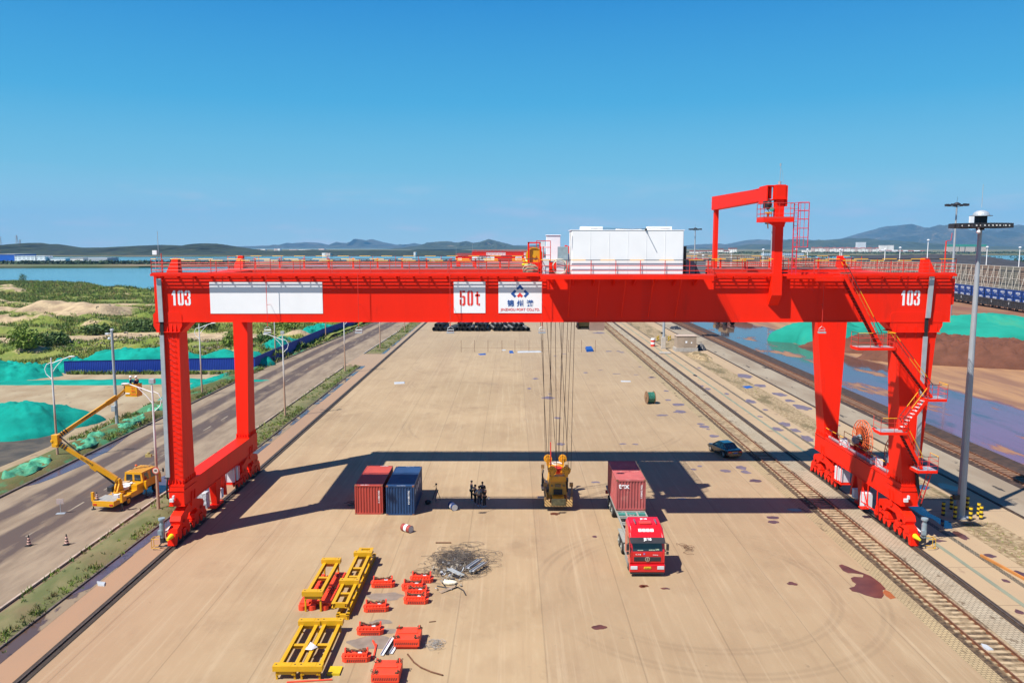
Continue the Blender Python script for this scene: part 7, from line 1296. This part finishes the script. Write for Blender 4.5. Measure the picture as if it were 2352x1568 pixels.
# ================================================================ net covered heaps
def heap(name, label, cat, cx, cy, rx, ry, h, m, seed, rot=0., fold=.16, flat=1.0, group=None, nr=26, na=72, z0=0.):
    V, F = [], []; ca_, sa = math.cos(rot), math.sin(rot)
    for j in range(nr + 1):
        for i in range(na):
            a = 2 * math.pi * i / na; t_ = j / nr; ed = 1 + .34 * noise.noise(Vector((math.cos(a) * 1.6 + seed, math.sin(a) * 1.6, seed))) + .06 * noise.noise(Vector((math.cos(a) * 7, math.sin(a) * 7, seed)))
            x, y = rx * t_ * ed * math.cos(a), ry * t_ * ed * math.sin(a); pr = max(0, 1 - t_ ** 2) ** flat
            z = h * pr * (1 + .30 * noise.noise(Vector((x / rx * 2.2 + seed, y / ry * 2.2, 0)))) + h * fold * math.sin(min(1, pr * 3) * 1.57) * (noise.noise(Vector((x * .7, y * .7, seed))) + .6 * noise.noise(Vector((x * 1.7, y * 1.7, seed)))) - h * fold * .9 * abs(noise.noise(Vector((x * 1.1 + y * .5, y * .35, seed)))) * min(1, pr * 4)
            V.append((x * ca_ - y * sa, x * sa + y * ca_, max(.0, z)))
    F = [(j * na + i, (j + 1) * na + i, (j + 1) * na + (i + 1) % na, j * na + (i + 1) % na) for j in range(nr) for i in range(na)]
    mb = MB(); mb.add(V, F); o = mb.build(name, m, smooth=True); o.location = (cx, cy, z0); return tag(o, label, cat, group)
gr = 'green net covered heaps'
heap('netted_heap', 'bright green netted heap on the dark lot at the left edge', 'heap', -61.5, 98.0, 8.8, 6.8, 3.0, NETG, 3, 0, .10, .8, gr)
heap('netted_heap', 'green net bank behind the blue fence, left part', 'heap', -70, 149.5, 13, 5.2, 3.4, NETG, 8, 0, .12, .6, gr); heap('netted_heap', 'green net bank behind the blue fence near the crane legs', 'heap', -53.5, 150.5, 8, 4.6, 2.8, NETG, 12, .15, .12, .6, gr)
heap('netted_heap', 'crumpled green net lumps at the left frame edge', 'heap', -88, 138, 9, 6, 2.3, NETG, 15, 0, .3, .7, gr); heap('netted_heap', 'green net lump at the left end of the blue fence', 'heap', -80.5, 144.5, 4.5, 3.5, 2.2, NETG, 17, 0, .3, .7, gr)
heap('netted_heap', 'long green netted heap beyond the fence right of the rear leg', 'heap', -51.0, 170, 3.6, 17, 2.4, NETG, 21, .02, .3, .6, gr); heap('netted_heap', 'far green netted heap beyond the fence under the blank sign', 'heap', -50.5, 205, 4.2, 13, 2.2, NETG, 25, 0, .3, .6, gr); heap('netted_heap', 'farthest green netted heap beyond the fence', 'heap', -49.5, 236, 4, 11, 2.0, NETG, 27, 0, .3, .6, gr)
heap('netted_heap', 'low flat green netting at the foot of the bank behind the bucket', 'heap', -66, 131.5, 22, 3.0, .25, NETG, 31, .06, .5, .5, gr); heap('netted_heap', 'flat green netting on the slope between the left crane legs', 'heap', -50.3, 127, 2.6, 13.5, .55, NETG, 33, -.06, .4, .5, gr)
for i, (x, y, rx, ry) in enumerate(((-48.6, 78, 1.4, 4.2), (-48.2, 88, 1.3, 4.0), (-50, 68, 1.6, 4.5), (-48.3, 99, 1.3, 4.5), (-48.5, 108, 1.2, 3.5), (-50.5, 57, 1.4, 3.5))): heap('net_patch', ('green net patch under the elbow of the lift boom', 'green net patch on the bank right of the boom elbow', 'green net patch at the left frame edge of the bank', 'green net patch at the foot of the camera pole', 'green net patch on the bank beyond the camera pole', 'nearest green net patch on the left bank')[i], 'net', x, y, rx, ry, .34, NETL, 40 + i * 3.3, .1, 1.4, .4, 'net patches on the bank', 16, 60, .42)
heap('netted_heap', 'huge pale green netted ore pile behind the right crane legs', 'heap', 109, 194, 38, 13, 5.4, NETP, 50, -.12, .06, .42, gr, 30, 120); heap('netted_heap', 'pale green netted ore pile between the two right crane legs', 'heap', 75, 189, 11.5, 9, 5.0, NETP, 53, 0, .06, .5, gr)
OREM = mat('red_brown_ore', (.11, .038, .02), .9, var=.2, scale=.5, stretch=(1, 1, 1), dirt=((.09, .03, .016), .35, .6), bump=.8, bscale=2.)
go = 'bare ore piles'
heap('ore_pile', 'brown ore pile at the foot of the green netted pile', 'ore pile', 94, 176, 26, 6, 2.8, OREM, 61, -.14, .25, .6, go, 30, 110); heap('ore_pile', 'dark brown ore ridge behind the tall floodlight mast', 'ore pile', 92, 151, 22, 6, 4.0, OREM, 64, -.36, .22, .6, go, 30, 120); heap('ore_pile', 'small brown ore pile between the right crane legs', 'ore pile', 75.5, 171, 6.5, 4, 3.6, OREM, 67, 0, .12, .8, go); heap('ore_pile', 'low brown ore heap under the girder above the loader', 'ore pile', 74, 252, 13, 6, 3.4, OREM, 69, 0, .15, .8, go)
# blue corrugated fence
def fence(pts, h=2.25):
    t = thing('blue_fence', 'blue corrugated sheet fence along the far side of the road', 'fence', (pts[1][0], pts[1][1], 0)); o = (pts[1][0], pts[1][1], 0)
    for a, b in zip(pts, pts[1:]):
        a, b = Vector((*a, 0)), Vector((*b, 0)); d = b - a; n = int(d.length / .3); u = d.normalized(); v = Vector((-u.y, u.x, 0)); m = MB(); top = []; bot = []
        for i in range(n + 1):
            for f, e in ((0, 0), (.5, .05)):
                p = a + d * min(1, (i + f) / n) + v * e; bot.append(p); top.append(p + Vector((0, 0, h)))
        k_ = len(bot); m.add(bot + top, [(i, i + 1, k_ + i + 1, k_ + i) for i in range(k_ - 1)]); m.build('sheet_panel', mat('fence_blue', (.008, .04, .30), .5, var=.08, scale=.4), t, off=o)
        m = MB(); m.bar(a + Vector((0, 0, h)), b + Vector((0, 0, h)), .08, .05); m.bar(a + Vector((0, 0, .05)), b + Vector((0, 0, .05)), .1, .1); m.build('fence_rail', mat('fence_blue_dark', (.006, .03, .2), .5), t, off=o)
fence([(-79.8, 140.3), (-47.4, 145.3), (-46.9, 195), (-45.0, 225), (-42.8, 262), (-40.6, 330)])
# ================================================================ right side: masts, bollards, cabinets
MG = mat('mast_grey', (.36, .39, .42), .5, metal=.25, var=.08, scale=.6)
def mast(label, x, y, h, r0, R_, dome=True, n=12, crown='flat', group='floodlight masts'):
    t = thing('floodlight_mast', label, 'floodlight mast', (x, y, 0), 0, group); n = 22 if crown == 'flat' else n; c = MB(); c.tube((0, 0, .1), (0, 0, h * .5), r0, 12, r0 * .78); c.tube((0, 0, h * .5), (0, 0, h), r0 * .74, 12, r0 * .45); c.tube((0, 0, 0), (0, 0, .12), r0 * 1.8, 16); c.build('pole', MG, t)
    c = MB(); k_ = 12
    if crown == 'flat':
        c.tube((0, 0, h + .05), (0, 0, h + .12), R_, 28, R_); c.tube((0, 0, h - .1), (0, 0, h + .05), R_ * .5, 16, R_ * .95)
        for i in range(n): a = 2 * math.pi * i / n; c.box(*( sorted((R_ * math.cos(a) - .25, R_ * math.cos(a) + .25))), *(sorted((R_ * math.sin(a) - .2, R_ * math.sin(a) + .2))), h - .14, h + .22)
        c.build('lamp_ring', DARK, t); g2 = MB()
        for i in range(n * 2): a = 2 * math.pi * i / (n * 2); g2.disc((R_ * 1.0 * math.cos(a), R_ * 1.0 * math.sin(a) - .22, h + .02), (0, 1, 0), .06, .04, 8)
        g2.build('lamp_glass', LAMPG, t); d = MB(); d.dome((0, 0, h + .85), .62, .42, 18); d.tube((0, 0, h + .8), (0, 0, h + .85), .82, 18); d.tube((0, 0, h + 1.5), (0, 0, h + 3.3), .02, 5); d.build('dome', GALV, t, smooth=False); d = MB(); d.box(-.33, .33, -.33, .33, h + .12, h + .8); d.tube((0, 0, h - .3), (0, 0, h - .1), .3, 10); d.build('core', BLACK, t)
        d = MB(); d.box(-1.35, -1.05, -.9, -.7, h + .25, h + .75); d.ball((-1.0, -1.5, h - .45), .17, 8, 5); d.box(-1.05, -.95, -1.55, -1.45, h - .4, h); d.build('camera', WHITE, t); d = MB(); d.box(-r0 * 2, -r0 * .8, -.2, .2, 1.6, 2.0); d.build('junction_box', DARK, t)
    else:
        for i in range(n): a = 2 * math.pi * i / n; p = Vector((R_ * math.cos(a), R_ * math.sin(a), h + .5)); c.bar((0, 0, h + .1), p, .08, .08); c.box(p.x - .4, p.x + .4, p.y - .3, p.y + .3, p.z - .15, p.z + .5)
        c.dome((0, 0, h + .9), .9, .6, 12); c.tube((0, 0, h), (0, 0, h + 1), .12, 6); c.tube((0, 0, h + 1.4), (0, 0, h + 3.2), .03, 4); c.build('lamp_ring', DARK, t)
    return t
mast('tall grey floodlight mast with flat lamp ring and silver dome, nearest right', 37.5, 64.4, 24.1, .34, 1.95)
mast('tall mast with a splayed lamp crown behind the nearest mast', 134, 243, 34.2, .5, 2.8, crown='x', n=10); mast('distant mast just right of the white electrical house', 91.2, 400, 30.3, .5, 2.9, crown='x', n=8); mast('distant mast seen through the service crane portal', 129.4, 400, 33.2, .5, 3.2, crown='x', n=8); mast('mast with striped bollards on the middle strip, top behind the white house', 36.6, 191, 25.5, .33, 1.9)
BOL = NG('bollard_stripes'); f_ = BOL.math('GREATER_THAN', BOL.math('FRACT', BOL.math('DIVIDE', BOL.z, .38)), .5); BOL.col(BOL.mix(f_, (.02, .02, .02), (.75, .50, .02)), .5, gain=None); bol = MB().tube((0, 0, 0), (0, 0, 1.15), .14, 14); bol.tube((0, 0, 1.15), (0, 0, 1.18), .12, 14); bol = bol.build('bollard', BOL.m); tag(bol, 'x', 'bollard', 'striped bollards round the masts')
bp_ = [(1003, 1285), (1052, 1248), (1073, 1306), (1146, 1250), (1166, 1315), (1214, 1288), (1229, 1308)]
bl_ = ['front left striped bollard of the seven round the near mast', 'striped bollard at the back left of the near mast', 'striped bollard just left of the near mast foot', 'striped bollard hidden partly behind the near mast foot', 'striped bollard in front right of the near mast', 'back one of the two striped bollards farthest right', 'front one of the two striped bollards farthest right']
for i, p in enumerate(bp_):
    x, y = g(*zz(3100, 1200, 1.493, *p)); o = bol if i == 0 else bol.copy()
    if i: COL.objects.link(o)
    o.location = (x, y, .01); o['label'] = bl_[i]
for i, (a, l) in enumerate(((-1.8, 'leftmost bollard at the middle mast'), (-1.2, 'second bollard from left at the middle mast'), (.9, 'third bollard from left at the middle mast'), (1.6, 'rightmost bollard at the middle mast'))): o = bol.copy(); COL.objects.link(o); o.location = (36.6 + a, 189.5 + (i % 2) * 1.5, 0); o['label'] = l
t = thing('transformer_kiosk', 'grey brown transformer kiosk on a plinth between the right tracks', 'kiosk', (37.6, 171.5, 0)); c = MB(); c.box(-2.4, 2.4, -1.6, 1.6, 0, .8); c.build('plinth', CONC, t); c = MB(); c.box(-2.1, 2.1, -1.4, 1.4, .8, 3.3); bx = c.build('body', mat('kiosk_tan', (.34, .26, .19), .7, var=.1), t); c = MB(); c.box(-2.2, 2.2, -1.5, 1.5, 3.3, 3.42); c.build('roof', mat('kiosk_roof', (.42, .32, .25), .8), t)
c = MB(); c.box(-.6, .55, -1.43, -1.41, .95, 3.0); c.box(.65, 1.8, -1.43, -1.41, .95, 3.0); d_ = c.build('door', mat('kiosk_door', (.30, .23, .17), .7), t); c = MB(); c.box(-.3, .1, -1.445, -1.435, 1.9, 2.3); c.box(.9, 1.15, -1.445, -1.435, 1.8, 2.1); c.build('notice', WHITE, d_)
t = thing('street_cabinet', 'slim grey cabinet left of the transformer kiosk', 'cabinet', (33.5, 175.0, 0)); c = MB(); c.box(-.45, .45, -.35, .35, .3, 2.6); c.build('body', mat('cabinet_beige', (.46, .41, .35), .6), t, bevel=.03); c = MB(); c.box(-.5, .5, -.4, .4, 0, .3); c.build('base', CONC, t)
t = thing('striped_barrel', 'red and white barrel left of the slim grey cabinet', 'barrel', (32.0, 179.5, 0)); c = MB(); c.tube((0, 0, 0), (0, 0, 1.8), .5, 16); c.build('body', WHITE, t); c = MB(); c.tube((0, 0, 0), (0, 0, .5), .51, 16); c.tube((0, 0, 1.0), (0, 0, 1.45), .51, 16); c.build('band', RED2, t)
simple('pallet', MB().box(31.2, 33.6, 166.5, 168, .05, .25), CONC, 'grey pallet on the crane rail left of the kiosk', 'pallet'); simple('steel_beam', MB().bar((34.3, 56.0, .1), (35.0, 50.5, .1), .16, .16), mat('rust_orange', (.45, .18, .04), .7), 'rusty orange steel beam lying by the drain at the right edge', 'beam')
heap('cable_heap', 'dark coiled cable heap right of the transformer kiosk', 'heap', 41.4, 173, 1.0, 1.4, 1.3, DARK, 77, 0, .3, .8); heap('rubble_heap', 'gravel and soil heap in front of the transformer kiosk', 'heap', 38.6, 162, 2.0, 6.5, .8, GRAV, 79, 0, .4, .8); heap('coal_heap', 'small dark coal heap far up the grey strip', 'heap', 45, 218, 1.5, 2.4, .8, DARK, 81, 0, .3, .8)
# wheel loader far away on the wet ground
t = thing('wheel_loader', 'muddy wheel loader standing in the wet ore yard under the girder', 'loader', (62.0, 231, 0), R(20)); OL = mat('muddy_yellow', (.30, .20, .10), .7, var=.3, scale=3); c = MB(); c.box(-1.2, 1.2, -3, 1.5, .9, 2.2); c.box(-1.3, 1.3, 2.8, 4.0, .3, 1.4); c.bar((-.8, 1.2, 1.8), (-.8, 3.2, .9), .3, .3); c.bar((.8, 1.2, 1.8), (.8, 3.2, .9), .3, .3); c.build('body', OL, t, bevel=.08); c = MB(); c.box(-.8, .8, -1.2, .6, 2.2, 3.5); c.build('cab', GLASS, t); c = MB(); c.box(-.9, .9, -1.3, .7, 3.5, 3.65); c.build('roof', OL, t)
for x in (-1.25, 1.25):
    for y in (-1.9, 1.6): c = MB(); c.disc((x, y, .8), (1, 0, 0), .8, .55, 18); c.build('wheel', BLACK, t)
# ================================================================ train and containers
def tl(y): return 172.5 + (y - 250) * .13      # the siding runs slightly askew
LB = mat('rail_container_blue', (.012, .045, .22), .5, var=.15, scale=.15)
def along(o, y, dx=0., z=0., base=None): a = math.atan2(-.13, 1); o.location = (tl(y) + dx, y, z); o.rotation_euler = (0, 0, a)
cn = thing('rail_container', 'x', 'container', (0, 0, 0), 0, 'blue containers stacked two high on the siding'); c = MB(); c.box(-1.2, 1.2, -2.75, 2.75, 0, 2.55); c.build('body', LB, cn); c = MB()
for y in (-2.75, 2.65): c.box(-1.23, 1.23, y, y + .1, 0, 2.57)
c.box(-1.23, 1.23, -2.75, 2.75, 2.55, 2.6); c.box(-1.23, -1.2, -2.75, 2.75, 0, .12); c.build('frame', mat('container_frame_dark', (.012, .025, .09), .6), cn)
text('lettering', '中铁快运', .78, WHITE, cn, (-1.24, .0, 1.6), (math.pi / 2, 0, -math.pi / 2), bold=.02); text('lettering', 'CHINA RAILWAY', .26, WHITE, cn, (-1.24, -.2, 1.0), (math.pi / 2, 0, -math.pi / 2)); text('lettering', 'TBJU 512390', .2, WHITE, cn, (-1.24, -1.6, .35), (math.pi / 2, 0, -math.pi / 2))
fx = thing('rail_flatcar', 'x', 'wagon', (0, 0, 0), 0, 'flat wagons under the blue containers'); c = MB(); c.box(-1.3, 1.3, -5.6, 5.6, .75, 1.1); c.box(-.3, .3, -5.9, 5.9, .8, 1.0); c.build('deck', DARK, fx); 
for y in (-4.2, -3.2, 3.2, 4.2): c = MB(); c.disc((-.75, y, .42), (1, 0, 0), .42, .14, 12); c.disc((.75, y, .42), (1, 0, 0), .42, .14, 12); c.build('wheel_set', WHL, fx)
firstc = True; Y0_ = 262.; nn = 0
posn = ['first', 'second', 'third', 'fourth', 'fifth', 'sixth', 'seventh', 'eighth', 'ninth', 'tenth', 'eleventh', 'twelfth', 'thirteenth', 'fourteenth', 'fifteenth', 'sixteenth']
for i in range(16):
    y = Y0_ + i * 5.75 + (i // 2) * .25
    for lv in (0, 1):
        o = cn if firstc else dup(cn, (0, 0, 0)); firstc = False; along(o, y, 8.5, 1.12 + lv * 2.62); o['label'] = '%s blue container from the right edge, %s row of the stacked pair' % (posn[i], ('lower', 'upper')[lv])
    if i % 2 == 0: o = fx if i == 0 else dup(fx, (0, 0, 0)); along(o, y + 2.9, 8.5); o['label'] = '%s flat wagon from the right edge under the blue containers' % posn[i // 2]
gw = thing('gondola_wagon', 'x', 'wagon', (0, 0, 0), 0, 'dark open goods wagons on the siding'); GWM = mat('wagon_dark', (.045, .038, .036), .7, var=.25, scale=.8); c = MB(); c.box(-1.5, -1.4, -6, 6, 1.1, 3.2); c.box(1.4, 1.5, -6, 6, 1.1, 3.2); c.box(-1.4, 1.4, -6, -5.9, 1.1, 3.2); c.box(-1.4, 1.4, 5.9, 6, 1.1, 3.2); c.box(-1.4, 1.4, -5.9, 5.9, 1.0, 1.15); c.build('body', GWM, gw)
c = MB()
for i in range(10): y = -6 + i * 1.32; c.box(-1.6, -1.5, y, y + .14, 1.1, 3.2); 
for i in range(9):
    if i != 4: y = -6 + i * 1.32; c.bar((-1.55, y + .14, 1.3), (-1.55, y + .75, 3.0), .06, .08); c.bar((-1.55, y + 1.3, 1.3), (-1.55, y + .75, 3.0), .06, .08)
c.box(-1.58, -1.5, -6, 6, 3.15, 3.25); c.build('rib', DARK, gw); c = MB(); c.box(-1.35, 1.35, -5.9, 5.9, 1.15, 2.6); c.build('load', mat('wagon_load', (.16, .07, .045), .9, var=.3, scale=1.2, bump=.8, bscale=2), gw)
for y in (-4.6, -3.4, 3.4, 4.6): c = MB(); c.disc((-.75, y, .45), (1, 0, 0), .45, .14, 12); c.disc((.75, y, .45), (1, 0, 0), .45, .14, 12); c.build('wheel_set', WHL, gw)
text('lettering', 'C70\n1683', .5, WHITE, gw, (-1.62, 5.0, 2.6), (math.pi / 2, 0, -math.pi / 2))
for i in range(9): o = gw if i == 0 else dup(gw, (0, 0, 0)); y = 236 + i * 12.9; along(o, y, 0); o['label'] = '%s dark open wagon from the right edge in front of the blue containers' % posn[i]
for dx in (0, 8.5):
    for q in (-.75, .75): mb = MB(); mb.bar((tl(200) + dx + q, 200, .08), (tl(420) + dx + q, 420, .08), .08, .14); mb.build('rail', RAILM)['kind'] = 'structure'
# windbreak
wbx = lambda y: 214 + (y - 330) * .16 if y < 420 else 228.4 + (y - 420) * .012
SLAT = NG('windbreak_slats'); fz = SLAT.math('GREATER_THAN', SLAT.math('FRACT', SLAT.math('DIVIDE', SLAT.z, .8)), .42); pt = SLAT.rng(SLAT.noise(.05, (1, 1, 1), 3), .45, .55); SLAT.col(SLAT.mix(fz, (.10, .085, .07), SLAT.mix(pt, (.30, .19, .13), (.24, .23, .18))), .8, gain=None)
wb = thing('windbreak_fence', 'very long tall lattice windbreak wall behind the blue containers', 'windbreak', (228, 420, 0)); WO = (228, 420, 0); c = MB(); ys_ = [250 + i * 10 for i in range(92)]
for a, b in zip(ys_, ys_[1:]): c.bar((wbx(a) + 1, a, 8.6), (wbx(b) + 1, b, 8.6), .12, 10.2)
c.build('slat_panel', SLAT.m, wb, off=WO); ST = mat('windbreak_steel', (.48, .44, .38), .6, var=.2); y = 252; i = 0; rest = MB()
while y < 1150:
    c = MB() if i < 98 else rest; x = wbx(y); c.tube((x, y, 0), (x, y, 13.9), .13, 5); c.tube((x - 3.0, y, 1.5), (x, y, 13.2), .10, 5); c.tube((x - 2.0, y, 5), (x, y, 5), .07, 4); c.tube((x - 1.2, y, 9), (x, y, 9), .07, 4); c.box(x - 3.4, x + .4, y - .7, y + .7, 0, 1.7)
    if i < 98: c.build('post', ST, wb, off=WO)
    y += 6.2; i += 1
if rest.v: tag(rest.build('post', ST, wb, off=WO), kind='stuff')
c = MB()
for a, b in zip(ys_, ys_[1:]):
    for z, dx in ((4.0, -.6), (8.6, -.3), (13.8, 0)): c.tube((wbx(a) + dx, a, z), (wbx(b) + dx, b, z), .08, 4)
    if int(a) % 60 == 10: c.tube((wbx(a), a, 1.7), (wbx(b), b, 13.7), .06, 4); c.tube((wbx(a), a, 13.7), (wbx(b), b, 1.7), .06, 4)
c.build('horizontal_rail', ST, wb, off=WO)
sheet('ground', [(190, 240), (224, 240), (238, 420), (242, 900), (200, 900)], .02, mat('coal_dust_ground', (.10, .075, .065), .9, var=.3, scale=.1)); heap('coal_pile', 'long dark coal pile just behind the windbreak wall', 'coal pile', 420, 820, 150, 90, 14, mat('coal', (.035, .033, .035), .8, var=.3, scale=.1), 91, 0, .08, .8)
# slim white light poles beyond the windbreak
pl_ = [(zz(3300, 900, 2.955, a, b), l) for a, b, l in ((712, 275, 'white pole right of the red end stop by the stairs'), (890, 258, 'white pole left of the tall slender pole'), (1222, 168, 'tallest slender white pole in front of the big mountain'), (1920, 250, 'white pole between the two near masts and frame edge'), (2307, 255, 'rightmost white pole at the frame edge'), (180, 280, 'left one of a close pair of white poles'), (200, 290, 'right one of a close pair of white poles'))] + [(zz(3000, 900, 3.36, a, b), l) for a, b, l in ((180, 318, 'white pole left of the red service column'), (628, 315, 'white pole seen through the red ladder'), (775, 320, 'white pole right of the red ladder cage'))] + [((1615, 585), 'white pole left of the white pole between portal posts'), ((1680, 577), 'white pole between the two red portal posts')]
wp0 = thing('light_pole', 'x', 'light pole', (0, 0, 0), 0, 'slim white light poles beyond the windbreak'); c = MB(); c.tube((0, 0, 0), (0, 0, 21.5), .38, 8, .28); c.build('pole', WHITE, wp0); c = MB(); c.dome((0, 0, 21.6), 1.2, .8, 10, 3); c.tube((0, 0, 21.2), (0, 0, 21.6), 1.1, 10); c.build('lamp_head', CABW, wp0)
for i, ((px, py), l) in enumerate(pl_): X, z = atY(px, py, 700); o = wp0 if i == 0 else dup(wp0, (0, 0, 0)); o.location = (X, 700, z - 22.4); o['label'] = l
# ================================================================ the other gantry cranes far down the track
def far_crane(label, Y, num, zt, sign_txt, xl=-31.8, xr=28.5, house=True):
    o = (xl, Y, 0); t = thing('gantry_crane', label, 'crane', o, 0, 'gantry cranes farther down the rails'); zb = zt - 3.46
    for y in (Y, Y + 15.5): c = MB(); c.box(xl, xr, y, y + 1.45, zb, zt); c.build('girder', RED, t, off=o)
    c = MB()
    for x in (xl + .3, xr - 2.5): c.box(x, x + 2.2, Y + 1.45, Y + 15.5, zb + .5, zt)
    c.build('end_tie', RED, t, off=o)
    for x, w1, w2 in ((xl + .3, 1.4, 1.1), (xr - 3.2, 3.0, 1.2)):
        for y in (Y, Y + 15.5): c = MB(); c.taper((x + .2, x + .2 + w2, y, y + 2), (x, x + w1, y, y + 1.45), 2.5, zb); c.build('leg', RED, t, off=o)
        c = MB(); c.box(x + .1, x + 1.4, Y - .3, Y + 17.4, 1.6, 3.0); c.build('sill_beam', RED, t, off=o)
        for y in (Y + 1.5, Y + 15.5): c = MB(); c.box(x + .3, x + 1.1, y - 3, y + 3, .2, 1.6); c.build('wheel_truck', RED2, t, off=o)
    r = MB()
    for y in (Y - .5, Y + 1.4, Y + 15.4, Y + 17.4):
        for z in (.4, .8, 1.15): r.box(xl, xr, y, y + .05, zt + z, zt + z + .05)
        x = xl
        while x < xr: r.box(x, x + .06, y, y + .06, zt, zt + 1.15); x += 2.2
    r.build('railing', RED2, t, off=o)
    for a, b in ((9.5, 22.5), (34.8, 38.4), (39.8, 44.8)): c = MB(); c.box(xl + a * .97, xl + b * .97, Y - .03, Y - .003, zb + .7, zt - .45); c.build('sign_board', WHITE, t, off=o)
    if num: glyphs(num, xl + 1.1, zb + 1.0, 1.2, .8, WHITE, Y - .003, t, o); text('lettering', '河南矿山', 2.0, BLACK, t, (16, -.05, zb + 1.95), bold=.03); glyphs('50t', xl + 34.3, zb + 1.0, 1.4, 1.0, SGR, Y - .04, t, o)
    if house: 
        for i, x in enumerate((xl + 45.5, xl + 48.4)): c = MB(); c.box(x, x + 2.6, Y + 2, Y + 12, zt + .3, zt + 3.6 + i * .5); c.build('machinery_house', WHITE, t, off=o)
    c = MB(); c.tube((xl + .3, Y, zt), (xl + .3, Y, zt + 5), .05, 5); c.build('mast', GALV, t, off=o)
far_crane('red gantry crane numbered 102 with a lettered white sign, far down the rails', 452, '102', 17.35, '河南矿山'); far_crane('farthest red gantry crane just behind the one numbered 102', 520, None, 19.0, None, -26, 30)
# strip of low sheds at the far quay
for i, (x, y, w_, h) in enumerate(((-35, 1090, 60, 5), (40, 1140, 90, 4))): c = MB(); c.prism([(-10, 0), (10, 0), (10, h), (0, h + 2), (-10, h)], 'x', 0, w_); o = c.build('quay_shed', mat('shed_pale', (.50, .52, .50), .7)); o.location = (x, y, .4); tag(o, ('long pale shed on the far quay left of the far cranes', 'long pale shed on the far quay behind the trolley')[i], 'shed')

c = MB(); c.ball((0, 0, .28), .5, 10, 6, (1.1, .6, .75)); random.seed(4); c.v = [(x * (1 + .25 * random.random()), y, z * (1 + .3 * random.random())) for x, y, z in c.v]; o = simple('canvas_bundle', c, mat('khaki_canvas', (.34, .28, .2), .9, var=.2), 'khaki canvas bundle on the crane deck left of the trolley', 'canvas'); o.location = (1.35, 59.45, ZT + .09)
print('objects', len(bpy.data.objects))
